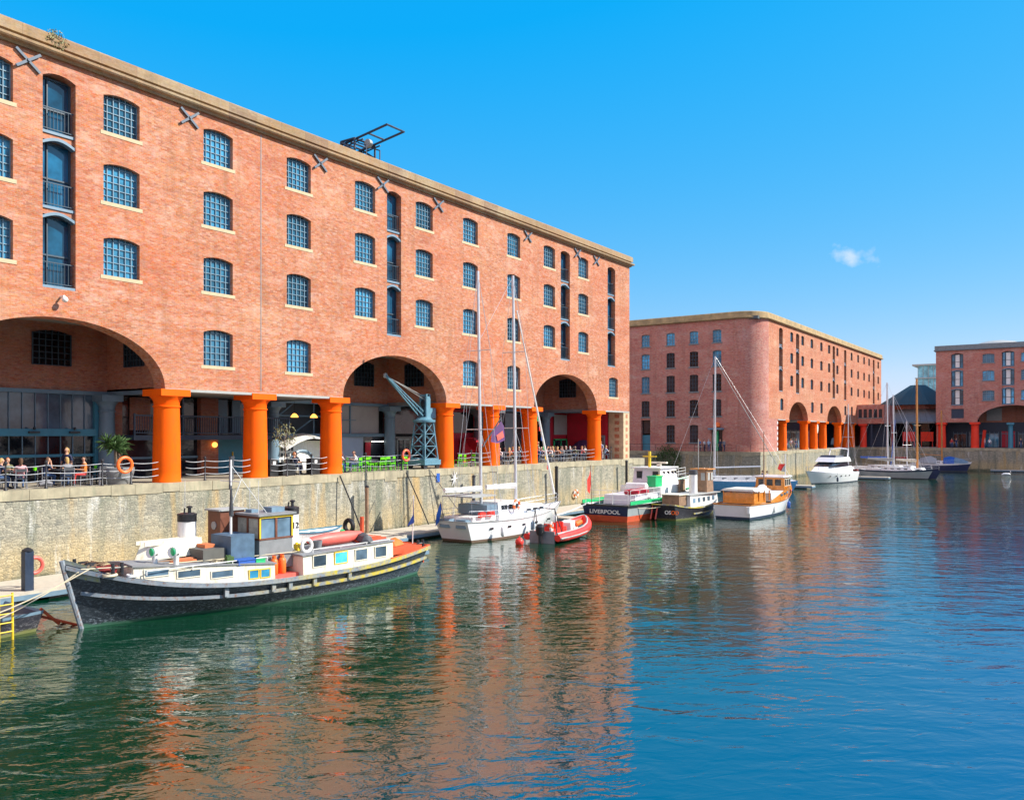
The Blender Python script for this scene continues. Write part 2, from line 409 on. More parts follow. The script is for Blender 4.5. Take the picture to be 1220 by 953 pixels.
MT['redcol'] = paint('red_and_shaded_orange', (0.85,0.06,0.03), 0.6, var=0.07, scale=1.5)  # true red on pavilion parts; on shaded columns, orange with shade put in
MT['winframe'] = paint('window_iron', (0.16,0.27,0.35), 0.5, var=0.15)
MT['winframe_dk'] = paint('dark_window_iron', (0.03,0.06,0.09), 0.5, var=0.2)
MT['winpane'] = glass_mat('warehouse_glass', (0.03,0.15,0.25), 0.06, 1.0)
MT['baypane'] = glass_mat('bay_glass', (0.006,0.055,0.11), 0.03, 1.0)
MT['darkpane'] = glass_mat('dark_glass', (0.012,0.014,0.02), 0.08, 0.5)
MT['bluepane'] = glass_mat('blue_glass', (0.03,0.22,0.38), 0.15, 0.8, 0.6)
MT['tealpane'] = glass_mat('tinted_glass', (0.08,0.13,0.18), 0.12, 0.6, 0.5)
MT['bluegrey'] = paint('blue_grey_steel', (0.15,0.24,0.32), 0.5, var=0.12)
MT['bluesteel'] = paint('blue_steel', (0.05,0.22,0.32), 0.5, var=0.12)
MT['navysteel'] = paint('navy_steel', (0.018,0.035,0.07), 0.5, var=0.2)
MT['crane'] = paint('crane_blue', (0.10,0.24,0.32), 0.5, var=0.15, dirt=(0.3,0.33,0.33), dirt_amt=0.3)
MT['palegrey'] = paint('pale_grey', (0.36,0.37,0.36), 0.7, var=0.1)
for _k in ('orange', 'redcol'): MT[_k].node_tree.nodes['Principled BSDF'].inputs['Specular IOR Level'].default_value = 0.2
MT['white'] = paint('white_paint', (0.80,0.80,0.78), 0.4, var=0.05, dirt=(0.42,0.33,0.22), dirt_amt=0.5, streak=True)
MT['cleanwhite'] = paint('gelcoat', (0.86,0.87,0.88), 0.22, var=0.03, coat=0.3)
MT['black'] = paint('black_paint', (0.012,0.013,0.015), 0.45, var=0.3)
MT['iron'] = paint('black_iron', (0.02,0.022,0.028), 0.45, var=0.3)
MT['chain'] = paint('galvanised_chain', (0.35,0.36,0.38), 0.4, 0.6, var=0.2)
MT['steel'] = paint('bright_steel', (0.5,0.52,0.55), 0.3, 0.8, var=0.15)
MT['crimson'] = paint('crimson_wall', (0.50,0.012,0.035), 0.6, var=0.15)
MT['green'] = paint('lime_plastic', (0.16,0.75,0.01), 0.4, var=0.05)
MT['dkgreen'] = paint('green_paint', (0.02,0.45,0.16), 0.4, var=0.1)
MT['wood'] = paint('weathered_wood', (0.25,0.15,0.09), 0.7, var=0.3, scale=4)
MT['varnish'] = paint('varnished_teak', (0.62,0.22,0.025), 0.25, var=0.2, scale=4, coat=0.6)
MT['pine'] = paint('spar_varnish', (0.60,0.26,0.07), 0.35, var=0.15, scale=3)
MT['deck'] = paint('pale_decking', (0.50,0.45,0.36), 0.85, var=0.15, scale=5)
MT['mast'] = paint('mast_alloy', (0.62,0.63,0.66), 0.35, 0.4, var=0.08)
MT['rope'] = paint('rope', (0.62,0.54,0.38), 0.9, var=0.15)
MT['wire'] = paint('rigging_wire', (0.55,0.56,0.58), 0.4, 0.5)
MT['wirewhite'] = paint('white_line', (0.75,0.75,0.74), 0.7)
MT['darkwire'] = paint('dark_rigging', (0.05,0.04,0.04), 0.6)
MT['lifering'] = paint('lifering_orange', (0.9,0.16,0.02), 0.5, var=0.05)
MT['red'] = paint('red_rubber', (0.85,0.045,0.03), 0.45, var=0.06)
MT['pinkred'] = paint('faded_red', (0.75,0.13,0.10), 0.5, var=0.12)
MT['yellow'] = paint('yellow_paint', (0.80,0.55,0.03), 0.5, var=0.1)
MT['grey'] = paint('mid_grey', (0.22,0.23,0.24), 0.6, var=0.15)
MT['darkgrey'] = paint('dark_grey', (0.06,0.065,0.075), 0.6, var=0.2)
MT['blue'] = paint('blue_paint', (0.02,0.10,0.42), 0.4, var=0.12)
MT['yachtblue'] = paint('yacht_blue', (0.10,0.36,0.68), 0.25, var=0.05, coat=0.3)
MT['navyhull'] = paint('navy_hull', (0.012,0.02,0.075), 0.35, var=0.2, dirt=(0.1,0.12,0.15), dirt_amt=0.3)
MT['maroon'] = paint('maroon_canvas', (0.22,0.02,0.02), 0.8, var=0.2)
MT['purple'] = paint('purple_cloth', (0.12,0.05,0.16), 0.8, var=0.2)
MT['terracotta'] = paint('terracotta', (0.55,0.16,0.06), 0.8)
MT['leaf'] = paint('leaf', (0.05,0.11,0.025), 0.6, var=0.4, scale=6)
MT['olive_leaf'] = paint('olive_leaf', (0.22,0.22,0.09), 0.6, var=0.3, scale=6)
MT['bark'] = paint('bark', (0.22,0.17,0.12), 0.9, var=0.3)
MT['copper'] = paint('verdigris_roof', (0.025,0.075,0.10), 0.7, var=0.25, scale=1)
m_, nt_, N_, L_, b_ = newmat('lamp_amber'); b_.inputs['Base Color'].default_value = (1,0.5,0.1,1)
b_.inputs['Emission Color'].default_value = (1,0.45,0.08,1); b_.inputs['Emission Strength'].default_value = 1.6
MT['lamp'] = m_
m_, nt_, N_, L_, b_ = newmat('lamp_white'); b_.inputs['Emission Color'].default_value = (1,0.9,0.75,1); b_.inputs['Emission Strength'].default_value = 2.5
MT['lampw'] = m_
# ---------------------------------------------------------------- the setting
WZ = -4.0            # water level below the quay
# water
def water_material():
    m, nt, N, L, b = newmat('dock_water')
    p = worldpos(nt)
    big = noise(nt, p, 0.035, 3, 0.5)
    sx = N.new('ShaderNodeSeparateXYZ'); L.new(p, sx.inputs[0])
    open_ = mrange(nt, mth(nt, 'ADD', sx.outputs[0], mth(nt, 'MULTIPLY', big, 8)), -9, 4)   # green by the wall; reflected sky blue put into the open dock's colour
    cc = mixc(nt, open_, (0.0003, 0.034, 0.014), (0.0003, 0.034, 0.110))
    L.new(cc, b.inputs['Base Color'])
    b.inputs['Roughness'].default_value = 0.02
    b.inputs['IOR'].default_value = 3.2
    def wave(ang, stretch, scale, detail, dist):
        # long crests lying across the basin: rotate the surface first, then squeeze along the crest
        r_ = N.new('ShaderNodeMapping'); r_.inputs['Rotation'].default_value = (0, 0, R(ang)); L.new(p, r_.inputs[0])
        m_ = N.new('ShaderNodeMapping'); m_.inputs['Scale'].default_value = (stretch, 1, 1); L.new(r_.outputs[0], m_.inputs[0])
        return noise(nt, m_.outputs[0], scale, detail, 0.5, dist)
    w1 = wave(-28, 0.42, 0.85, 2, 0.5); w2 = wave(-46, 0.50, 2.3, 3, 0.7); w3 = wave(-18, 0.6, 6.0, 2, 0.4)
    gust = mrange(nt, noise(nt, p, 0.05, 3, 0.6), 0.35, 0.7, 0.5, 1.25)
    h = mth(nt, 'ADD', mth(nt, 'MULTIPLY', w1, 1.0), mth(nt, 'ADD', mth(nt, 'MULTIPLY', w2, 0.42), mth(nt, 'MULTIPLY', w3, 0.07)))
    h = mth(nt, 'MULTIPLY', h, gust)
    bump(nt, b, h, 1.0, 0.078)
    return m
mb = MB(); mb.add([(-420,-200,WZ),(400,-200,WZ),(400,1200,WZ),(-420,1200,WZ)], [(0,1,2,3)])
tag(mb.build('dock_water', water_material()), kind='structure')

# quay: ONE sheet of paving with the dock and its side passage cut out, reaching the horizon
def paving():
    m, nt, N, L, b = newmat('stone_setts')
    p = worldpos(nt)
    bt = N.new('ShaderNodeTexBrick'); L.new(p, bt.inputs['Vector']); bt.inputs['Scale'].default_value = 1
    bt.inputs['Brick Width'].default_value = 1.1; bt.inputs['Row Height'].default_value = 0.6; bt.inputs['Mortar Size'].default_value = 0.012
    bt.inputs['Color1'].default_value = (0.34,0.29,0.23,1); bt.inputs['Color2'].default_value = (0.42,0.37,0.29,1); bt.inputs['Mortar'].default_value = (0.16,0.14,0.11,1)
    n = noise(nt, p, 0.8, 6, 0.65)
    cc = mixc(nt, mrange(nt, n, 0.45, 0.75, 0, 0.6), bt.outputs['Color'], (0.20,0.19,0.15))
    L.new(cc, b.inputs['Base Color']); b.inputs['Roughness'].default_value = 0.85
    return m
BASIN = [(-37,-6),(30,-6),(30,167.4),(-37,167.4),(-37,112.5),(-75,112.5),(-75,76.8),(-37,76.8)]
outer = [(-3000,-3000),(3000,-3000),(3000,4500),(-3000,4500)]
pts = [[Vector((x,y,0)) for x,y in outer], [Vector((x,y,0)) for x,y in BASIN]]
flat = [tuple(q) for l in pts for q in l]
mb = MB(); mb.add(flat, [list(t) for t in tessellate_polygon(pts)])
ground = tag(mb.build('quay_ground', paving()), kind='structure')
for p in ground.data.polygons: pass

# quay walls with a coping course of big blocks
coping = paint('coping_stone', (0.36,0.32,0.22), 0.85, var=0.35, scale=1.1, dirt=(0.22,0.24,0.16), dirt_amt=0.7, bmp=0.01, streak=True)
def quay_wall(name, p, q, inward, label, top=0.0):
    p = Vector((*p, 0)); q = Vector((*q, 0)); d = (q - p); Ln = d.length; d.normalize(); n = Vector((*inward, 0))
    root = empty(name, label, 'quay wall', p)
    mb = MB(); nseg = max(1, int(Ln / 2))
    rnd = random.Random(int(Ln*7))
    # body, slightly battered, with an uneven face
    rows = [(-6.0, 0.10), (-3.0, 0.04), (-0.46, 0.0)]
    rings = []
    for zz, off in rows:
        rings.append([(d*(Ln*i/nseg) - n*(off + rnd.uniform(-0.012, 0.012)) + Vector((0,0,zz))) for i in range(nseg+1)])
    mb.loft(rings, closed=False, caps=False, sm=False)
    mb.build('rubble_face', MT['quay_wall'], root)
    mb = MB(); s = 0.0; Mx = Matrix(((d.x, -n.x, 0, 0), (d.y, -n.y, 0, 0), (0, 0, 1, 0), (0, 0, 0, 1)))
    while s < Ln - 0.01:
        w = min(rnd.uniform(0.9, 1.9), Ln - s)
        if Ln - s - w < 0.5: w = Ln - s
        h = rnd.choice((0.42, 0.46, 0.46, 0.62))
        mb.box(s + 0.008, s + w - 0.008, -0.75, 0.035 + rnd.uniform(-0.012, 0.015), -h, 0.006 + rnd.uniform(0, 0.008), 0, Mx)
        s += w
    mb.build('coping', coping, root)
    return root
quay_wall('quay_wall', (-37,-6), (-37,76.8), (-1,0), 'long sunlit rubble stone dock wall under the nearest warehouse')
quay_wall('quay_wall', (-75,76.8), (-37,76.8), (0,-1), 'side wall of the passage behind the nearest warehouse, facing the further one')
quay_wall('quay_wall', (-75,112.5), (-37,112.5), (0,1), 'shaded green stained dock wall under the curved corner warehouse')
quay_wall('quay_wall', (-37,112.5), (-37,167.4), (-1,0), 'sunlit pale dock wall below the far row of orange columns')
quay_wall('quay_wall', (-37,167.4), (30,167.4), (0,1), 'dark shaded dock wall closing the far end of the basin')
quay_wall('quay_wall', (30,-6), (30,167.4), (1,0), 'dock wall along the right side of the basin out of view')
quay_wall('quay_wall', (-37,-6), (30,-6), (0,-1), 'dock wall behind the viewpoint at the near end of the basin')

# ---------------------------------------------------------------- warehouse builder
class Facade:
    """s runs left to right as seen from the dock, z up, d into the wall"""
    def __init__(self, O, D, N): self.O = Vector((*O, 0)); self.D = Vector((*D, 0)); self.N = Vector((*N, 0)); self.rz = math.atan2(D[1], D[0])
    def P(self, s, z, d=0.0): return self.O + self.D*s + self.N*d + Vector((0, 0, z))
    def box(self, mb, s0, s1, z0, z1, d0, d1, mi=0):
        p = [self.P(s, z, d) for z in (z0, z1) for s, d in ((s0,d0),(s1,d0),(s1,d1),(s0,d1))]
        mb.add(p, [(0,3,2,1),(4,5,6,7),(0,1,5,4),(1,2,6,5),(2,3,7,6),(3,0,4,7)], mi)

def seg_top(s0, s1, z0, z1, rise, n=6):
    """opening outline with a segmental arched head"""
    pts = [(s0, z0), (s1, z0)]
    for i in range(n + 1):
        t = i / n; x = s1 + (s0 - s1)*t
        pts.append((x, z1 - rise + rise*math.sin(PI*t)**0.75 if 0 < t < 1 else z1 - rise))
    return pts
def ellipse_arch(sa, sb, z0, rise, n=28):
    c, a = (sa+sb)/2, (sb-sa)/2
    return [(c - a*math.cos(PI*i/n), z0 + rise*math.sin(PI*i/n)) for i in range(n+1)]

def wall_mesh(mb, F, s0, s1, z0, z1, holes, arches, T, mi=0):
    out = [(s0, z0)]
    for sa, sb, zb, rise in arches: out += ellipse_arch(sa, sb, z0, rise)
    out += [(s1, z0), (s1, z1), (s0, z1)]
    loops = [out] + holes
    flat = [p for l in loops for p in l]
    tris = tessellate_polygon([[Vector((a, b, 0)) for a, b in l] for l in loops])
    mb.add([F.P(a, b, 0) for a, b in flat], [list(t) for t in tris], mi)
    mb.add([F.P(a, b, T) for a, b in flat], [list(t) for t in tris], mi)
    for l in loops:
        n = len(l)
        mb.add([F.P(a, b, 0) for a, b in l] + [F.P(a, b, T) for a, b in l], [(i, (i+1) % n, n+(i+1) % n, n+i) for i in range(n)], mi)

WIN = {}
def window_at(F, root, s, zs, w, h, kind, rise=0.16):
    """window = pane with children frame and sill; meshes shared between equal windows"""
    key = (round(w, 2), round(h, 2), kind)
    if key not in WIN:
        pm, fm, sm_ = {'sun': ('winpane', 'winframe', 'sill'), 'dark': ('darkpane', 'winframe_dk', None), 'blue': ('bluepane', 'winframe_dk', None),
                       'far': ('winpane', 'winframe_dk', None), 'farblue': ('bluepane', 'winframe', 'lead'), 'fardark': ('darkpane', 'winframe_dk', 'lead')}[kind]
        a = MB(); pts = seg_top(-w/2, w/2, 0, h, rise)
        a.add([(x, 0, z) for x, z in pts], [list(range(len(pts)))])
        b = MB(); nx, nz_ = (6, 5) if kind in ('sun', 'dark') else (3, 4)
        t = 0.016 if kind in ('sun', 'dark') else 0.03
        for i in range(nx + 1):
            x = -w/2 + w*i/nx; top = h if 0 < i < nx else h - rise
            top = h - rise + rise*max(0.0, math.cos(PI*x/w))**0.75 if 0 < i < nx else h - rise
            b.box(x - t*(1.6 if i in (0, nx) else 1), x + t*(1.6 if i in (0, nx) else 1), -0.07, 0.01, 0, top)
        for j in range(nz_ + 1):
            z = (h - rise)*j/nz_
            b.box(-w/2, w/2, -0.055, 0.005, z - t, z + t)
        aa = a.build('window', MT[pm]); bb = b.build('frame', MT[fm])
        cc = None
        if sm_:
            c = MB(); c.box(-w/2 - 0.14, w/2 + 0.14, -0.30, 0.02, -0.17, 0.0); cc = c.build('sill', MT[sm_])
        WIN[key] = (aa.data, bb.data, cc.data if cc else None)
        for o in (aa, bb, cc):
            if o: bpy.data.objects.remove(o)
    ds = WIN[key]
    depth = 0.28 if kind not in ('far', 'farblue', 'fardark') else 0.22
    o = bpy.data.objects.new('window', ds[0]); col.objects.link(o); o.parent = root
    o.location = F.P(s, zs, depth) - Vector((0,0,0)); o.rotation_euler = (0, 0, F.rz)
    f = bpy.data.objects.new('frame', ds[1]); col.objects.link(f); f.parent = o
    if ds[2]:
        sl = bpy.data.objects.new('sill', ds[2]); col.objects.link(sl); sl.parent = o
    return o

BAY = {}
def bay_at(F, root, s, w, levels, style='near'):
    """a loading bay: glazed doors in a tall slot, brick spandrel and curved iron lintel between the floors"""
    for i, (za, zb) in enumerate(levels):
        pane = MB(); F.box(pane, s - w/2, s + w/2, za, zb, 0.50, 0.53)
        pm = 'baypane' if style != 'shade' else 'bluepane'
        o = pane.build('loading_door', MT[pm], root)
        fr = MB(); t = 0.05
        for x in ((-w/2, -w/2+t*1.6), (-w*0.22-t/2, -w*0.22+t/2), (w/2-t*1.6, w/2)) if style != 'shade' else ((-w/2, -w/2+.12), (-w*.2-.08, -w*.2+.02), (w*.2-.02, w*.2+.08), (w/2-.12, w/2)):
            F.box(fr, s + x[0], s + x[1], za, zb, 0.42, 0.51)
        for z in (za, (za+zb)/2 - 0.2, zb - t*1.6): F.box(fr, s - w/2, s + w/2, z, z + t*1.4, 0.43, 0.515)
        fr.build('door_frame', MT['winframe_dk'], o)
        if style == 'near':
            rl = MB(); F.box(rl, s - w/2, s + w/2, za + 1.0, za + 1.04, 0.16, 0.20); F.box(rl, s - w/2, s + w/2, za + .1, za + .13, 0.16, 0.20)
            for q in range(9): F.box(rl, s - w/2 + w*(q + .5)/9 - .008, s - w/2 + w*(q + .5)/9 + .008, za + .1, za + 1.0, 0.165, 0.19)
            rl.build('guard_bars', MT['winframe_dk'], o)
        if style == 'shade':
            cu = MB(); F.box(cu, s - w*.17, s + w*.17, za + .05, zb - .1, 0.46, 0.49); cu.build('blind', MT['white'], o)
        if i == len(levels) - 1:
            ls = MB(); F.box(ls, s - w/2, s + w/2, za - 0.12, za, 0.02, 0.75); ls.build('iron_sill', MT['bluegrey'], o)
        else:
            lz = levels[i+1][1]           # head of the bay below
            sp = MB(); F.box(sp, s - w/2, s + w/2, lz + 0.02, za - 0.12, 0.16, 0.8)
            sp.build('spandrel', MT['brick' if style == 'near' else 'brick_far'], root)
            ln = MB(); n = 8; r0 = []
            F.box(ln, s - w/2, s + w/2, za - 0.12, za, 0.10, 0.78)
            for q in range(n):
                a0, a1 = q/n, (q+1)/n
                y0, y1 = lz - 0.22 + 0.24*math.sin(PI*a0), lz - 0.22 + 0.24*math.sin(PI*a1)
                p = [F.P(s - w/2 + w*a, zz, d) for d in (0.04, 0.34) for a, zz in ((a0, y0), (a1, y1), (a1, y1+.13), (a0, y0+.13))]
                ln.add(p, [(0,1,2,3),(4,7,6,5),(0,4,5,1),(3,2,6,7)])
            ln.build('iron_lintel', MT['bluegrey'], root)

def cornice(root, path, prof, name, mat, close=False):
    """profile (out, z) swept along a plan path; out is to the right-hand normal of travel"""
    mb = MB(); P = [Vector((*p, 0)) for p in path]; rings = []
    for i, p in enumerate(P):
        d1 = (P[i] - P[i-1]).normalized() if i > 0 else None
        d2 = (P[i+1] - P[i]).normalized() if i < len(P)-1 else None
        d1 = d1 or d2; d2 = d2 or d1
        n1 = Vector((d1.y, -d1.x, 0)); n2 = Vector((d2.y, -d2.x, 0)); nn = (n1 + n2).normalized()
        nn = nn / max(0.35, nn.dot(n1))
        rings.append([p + nn*o + Vector((0, 0, z)) for o, z in prof])
    mb.loft(rings, closed=False, caps=False, sm=False)
    return mb.build(name, mat, root)

def doric(mat, H=4.6, rb=0.66, rt=0.6):
    mb = MB()
    prof = [(rb*1.02, 0.0), (rb*1.02, 0.06), (rb, 0.08)]
    for i in range(1, 9):
        t = i/8; prof.append((rb + (rt - rb)*t**1.6, 0.08 + (H - 1.0)*t))
    prof += [(rt+0.05, H-0.90), (rt+0.05, H-0.84), (rt, H-0.82), (rt+0.02, H-0.62), (rt+0.08, H-0.50), (rt+0.17, H-0.40), (rt+0.19, H-0.36)]
    mb.lathe(prof, 32)
    a = rt + 0.20
    mb.box(-a, a, -a, a, H-0.36, H-0.03)
    return mb

def tie_plate(F, root, s, z):
    mb = MB()
    for sg in (1, -1):
        a = R(52)*sg if sg > 0 else R(-38)
        c = F.P(s, z, -0.09)
        M = Matrix.Translation(c) @ Matrix.Rotation(F.rz, 4, 'Z') @ Matrix.Rotation(-R(38) if sg > 0 else R(52-38+6+18), 4, 'Y')
        mb.box(-0.62, 0.62, -0.04 - 0.02*sg, 0.04 - 0.02*sg, -0.055, 0.055, 0, M)
    mb.tube([F.P(s, z, -0.2), F.P(s, z, 0.02)], 0.07, 8)
    return mb.build('wall_tie', MT['tie'], root)

# ================================================================ warehouse 1 (left, sunlit)
F1 = Facade((-37, 0), (0, 1), (-1, 0))
B1 = empty('brick_warehouse', 'huge five storey red brick warehouse on the left, sunlit above fat orange columns', 'warehouse', (0,0,0))
S0, S1, Z0, Z1 = -12.0, 73.5, 4.6, 18.62
RW = 1.76
rows = [(16.18, 1.78), (12.98, 1.80), (9.62, 1.80), (5.87, 1.84)]
wcols = [-8.0, -2.6, 2.8, 8.2, 16.05, 21.70, 26.92, 32.25, 37.52, 43.10, 48.20, 53.72, 58.92, 64.55]
bays = [(-5.3, 1.35), (5.5, 1.35), (18.84, 1.42), (40.13, 1.34), (61.47, 1.5), (69.8, 1.5)]
blev = [(15.49, 17.88), (12.24, 15.08), (8.80, 11.86)]
row4 = [2.8, 8.2, 26.92, 32.25, 48.20, 53.72, 70.2]
arches1 = [(14.0, 23.9, 4.6, 2.85), (35.65, 45.45, 4.6, 2.85), (56.6, 67.0, 4.6, 2.9)]
holes = []
for s in wcols:
    for z, h in rows[:3]: holes.append(seg_top(s - RW/2, s + RW/2, z, z + h, 0.16))
for s in row4: holes.append(seg_top(s - RW/2, s + RW/2, rows[3][0], rows[3][0] + rows[3][1], 0.16))
for s, w in bays: holes.append(seg_top(s - w/2, s + w/2, blev[-1][0] - 0.12, 17.98, 0.2))
mb = MB(); wall_mesh(mb, F1, S0, S1, Z0, Z1, holes, arches1, 0.93)
mb.build('front_wall', MT['brick'], B1)
for s in wcols:
    for z, h in rows[:3]: window_at(F1, B1, s, z, RW, h, 'sun')
for s in row4: window_at(F1, B1, s, rows[3][0], RW, rows[3][1], 'sun')
for s, w in bays: bay_at(F1, B1, s, w, blev)
for s, z in ((-10, 18.1), (-0.5, 18.1), (6.6, 18.1), (12.5, 18.1), (17.5, 18.12), (25.2, 18.08), (33.8, 18.12), (39.0, 18.15), (44.5, 18.10), (55.6, 18.1), (63.4, 18.13), (66.8, 18.08)):
    tie_plate(F1, B1, s, z)
mb = MB(); mb.box(-36.99, -37.02, 29.58, 29.63, 4.7, 18.55); mb.build('movement_joint', MT['grey'], B1)
# other walls, roof
mb = MB()
mb.box(-38.0, -75, S1 - 0.93, S1 - 0.002, 0, Z1); mb.box(-37.93, -75, S0 + 0.002, S0 + 0.93, 0, Z1); mb.box(-75, -75.9, S0, S1, 0, Z1)
mb.build('side_wall', MT['brick'], B1)
mb = MB(); mb.box(-37.6, -75, S0 + 0.5, S1 - 0.5, 18.5, 18.9); mb.build('roof', MT['slate'], B1)
prof = [(0.0, 18.62), (0.14, 18.60), (0.18, 18.70), (0.34, 18.74), (0.39, 18.80), (0.39, 18.90), (0.12, 18.94), (0.12, 19.06), (0.26, 19.07), (0.26, 19.50), (0.20, 19.57), (-0.7, 19.64), (-0.7, 18.7)]
cornice(B1, [(-75, S1), (-38.2, S1), (-37.6, S1-0.05), (-37.2, S1-0.35), (-37.0, S1-0.9), (-37, S0)][::-1][::-1], prof, 'cornice', MT['stone']) if False else None
cornice(B1, [(-37, S0), (-37, S1), (-75, S1)], prof, 'cornice', MT['cornice'])
# columns at the quay edge
CY = [-7.4, -2.0, 2.9, 8.2, 13.45, 24.45, 29.8, 35.35, 46.1, 51.7, 57.0, 67.75]
base = None
dm = doric(MT['orange'])
for i, y in enumerate(CY):
    if base is None: base = dm.build('column', MT['orange'], B1, (-37.72, y, 0))
    else: mesh_copy(base, B1, (-37.72, y, 0))
# stone and brick end pier
mb = MB()
mb.box(-37.0, -38.6, 72.25, 73.49, 0, 4.6, 0)
mb.build('end_pier', MT['sill'], B1)
mb = MB()
for i in range(7):
    z = 0.12 + i*0.64
    mb.box(-37.45, -37.95, 72.235, 72.26, z, z + 0.36, 0)
    mb.box(-36.985, -37.01, 72.70, 73.12, z, z + 0.36, 0)
mb.build('brick_inlay', MT['brick'], B1)
# iron beams over the columns, ceiling slabs of the colonnade
mb = MB(); e = 0.004; bm_ = MT['grey']
segs = [(S0, 14.0), (23.9, 35.65), (45.45, 56.6), (67.0, 73.4)]
for a, b in segs: mb.box(-36.97, -38.05, a, b, 4.47, 4.6 - e)
mb.build('iron_beam', MT['palegrey'], B1)
BX = -43.2
mb = MB()
for a, b in [(S0 + 1, 13.4), (24.5, 35.4), (46.1, 56.95), (67.8, 72.2)]: mb.box(-38.06, BX, a, b, 4.5, 4.72)
mb.build('arcade_ceiling', MT['grey'], B1)
# recesses behind the arches: back wall, side walls, ceiling
for a, b in ((13.4, 24.5), (35.1, 46.2), (56.3, 67.9)):
    mb = MB()
    mb.box(BX, BX - 0.6, a - 0.3, b + 0.3, 4.62, 9.0)
    mb.box(-37.94, BX + 0.003, b, b + 0.4, 4.62, 9.0)
    mb.box(-37.94, BX + 0.003, a - 0.4, a, 4.62, 9.0)
    mb.build('recess_wall', MT['brick_in'], B1)
    mb = MB(); mb.box(-37.94, BX - 0.5, a - 0.38, b + 0.38, 8.0, 8.3); mb.build('recess_ceiling', MT['palegrey'], B1)
    mb = MB()
    mb.box(BX + 0.12, BX - 0.3, a, b, 4.42, 4.615); mb.box(-37.9, BX + 0.1, b - 0.05, b + 0.35, 4.42, 4.615); mb.box(-37.9, BX + 0.1, a - 0.35, a + 0.05, 4.42, 4.615)
    mb.build('iron_lintel', MT['bluegrey'], B1)
FB = Facade((BX + 0.30, 0), (0, 1), (-1, 0))       # windows in the recess back walls
FS = lambda y: Facade((0, y - 0.30), (1, 0), (0, 1))  # windows in the recess side walls
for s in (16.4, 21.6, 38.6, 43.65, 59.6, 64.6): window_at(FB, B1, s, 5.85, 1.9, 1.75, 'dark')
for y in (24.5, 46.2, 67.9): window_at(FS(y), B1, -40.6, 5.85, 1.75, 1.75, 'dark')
# blue back columns
mb = doric(None, 4.45, 0.42, 0.38)
first = None
for y in (13.6, 24.3, 35.2, 46.0, 57.0, 67.6):
    if first is None: first = mb.build('back_column', MT['bluegrey'], B1, (BX + 0.35, y, 0))
    else: mesh_copy(first, B1, (BX + 0.35, y, 0))

# ---- what stands behind the columns, bay by bay (x about -43.2)
def fb(mb, s0, s1, z0, z1, x0=BX, t=0.1, mi=0): mb.box(x0, x0 - t, s0, s1, z0, z1, mi)
# solid back so nothing leaks
mb = MB(); mb.box(BX - 1.5, BX - 1.8, S0, S1, 0, 4.7); mb.build('arcade_back_wall', MT['darkgrey'], B1)
# first arch: blue steel glazing
g = MB(); fb(g, 14.0, 18.2, 2.62, 4.42, BX - 0.05); g_ = g.build('shopfront_glazing', glass_mat('violet_glass', (0.16,0.12,0.22), 0.15, 0.5, 0.35), B1)
g = MB(); fb(g, 18.2, 23.85, 2.62, 4.42, BX - 0.05); g.build('shopfront_glazing', MT['tealpane'], B1)
g = MB(); fb(g, 14.0, 23.85, 0.0, 2.3, BX - 0.05); g.build('shopfront_glazing', MT['darkpane'], B1)
g = MB()
fb(g, 13.9, 23.9, 2.28, 2.64, BX + 0.22, 0.25); fb(g, 13.9, 23.9, 1.22, 1.36, BX + 0.05, 0.12)
fb(g, 23.75, 24.0, 0, 4.42, BX + 0.15, 0.2); fb(g, 13.9, 14.15, 0, 4.42, BX + 0.15, 0.2)
g.build('steel_transom', MT['bluesteel'], B1)
g = MB()
for i in range(15): fb(g, 14.6 + i*0.62, 14.63 + i*0.62, 0, 4.42, BX + 0.02, 0.08)
g.build('glazing_bar', MT['bluegrey'], B1)
g = MB()
for s in (16.2, 18.4, 20.6, 22.6): fb(g, s - 0.25, s + 0.25, 2.42, 2.52, BX + 0.42, 0.16); g.ball((BX + 0.34, s, 2.66), 0.07)
g.build('wall_lamp', MT['iron'], B1)
g = MB(); g.box(-41.2, -41.3, 14.9, 15.0, 0, 2.25); g.box(-41.2, -41.3, 17.6, 17.7, 0, 2.25); g.box(-41.2, -41.3, 14.9, 17.7, 2.2, 2.28); g.box(-42.9, -42.98, 15.6, 15.68, 0, 2.2)
g.build('awning_frame', MT['palegrey'], B1)
# second bay: balcony, brick piers, dark doors (what shows between the first and second columns lies further along at the back)
g = MB(); g.box(-41.0, BX - 0.1, 24.7, 35.0, 2.06, 2.32); g.build('balcony_deck', MT['navysteel'], B1)
g = MB(); g.box(-41.0, -41.06, 24.7, 35.0, 3.32, 3.40); g.box(-41.0, -41.05, 24.7, 35.0, 2.42, 2.47)
for i in range(74): g.box(-41.01, -41.04, 24.75 + i*0.14, 24.775 + i*0.14, 2.4, 3.34)
for s in (24.75, 27.3, 29.9, 32.5, 34.95): g.box(-40.98, -41.07, s - 0.04, s + 0.04, 2.3, 3.46)
g.build('balcony_railing', MT['navysteel'], B1)
g = MB()
for a, b in ((24.6, 25.3), (30.15, 31.35), (34.7, 35.1)): fb(g, a, b, 0, 4.5, BX + 0.1, 0.5)
fb(g, 25.9, 27.1, 2.6, 4.4, BX - 0.15, 0.1)
g.build('brick_pier', MT['brick_in'], B1)
g = MB(); fb(g, 25.3, 30.15, 2.33, 4.5, BX - 0.25, 0.1); fb(g, 31.35, 34.7, 2.34, 4.5, BX - 0.3, 0.1); fb(g, 25.3, 30.15, 0, 2.05, BX - 0.25, 0.1); g.build('shopfront_glazing', MT['darkpane'], B1)
g = MB(); fb(g, 31.4, 33.5, 0, 2.05, BX - 0.1, 0.1); door = g.build('door', MT['bluesteel'], B1)
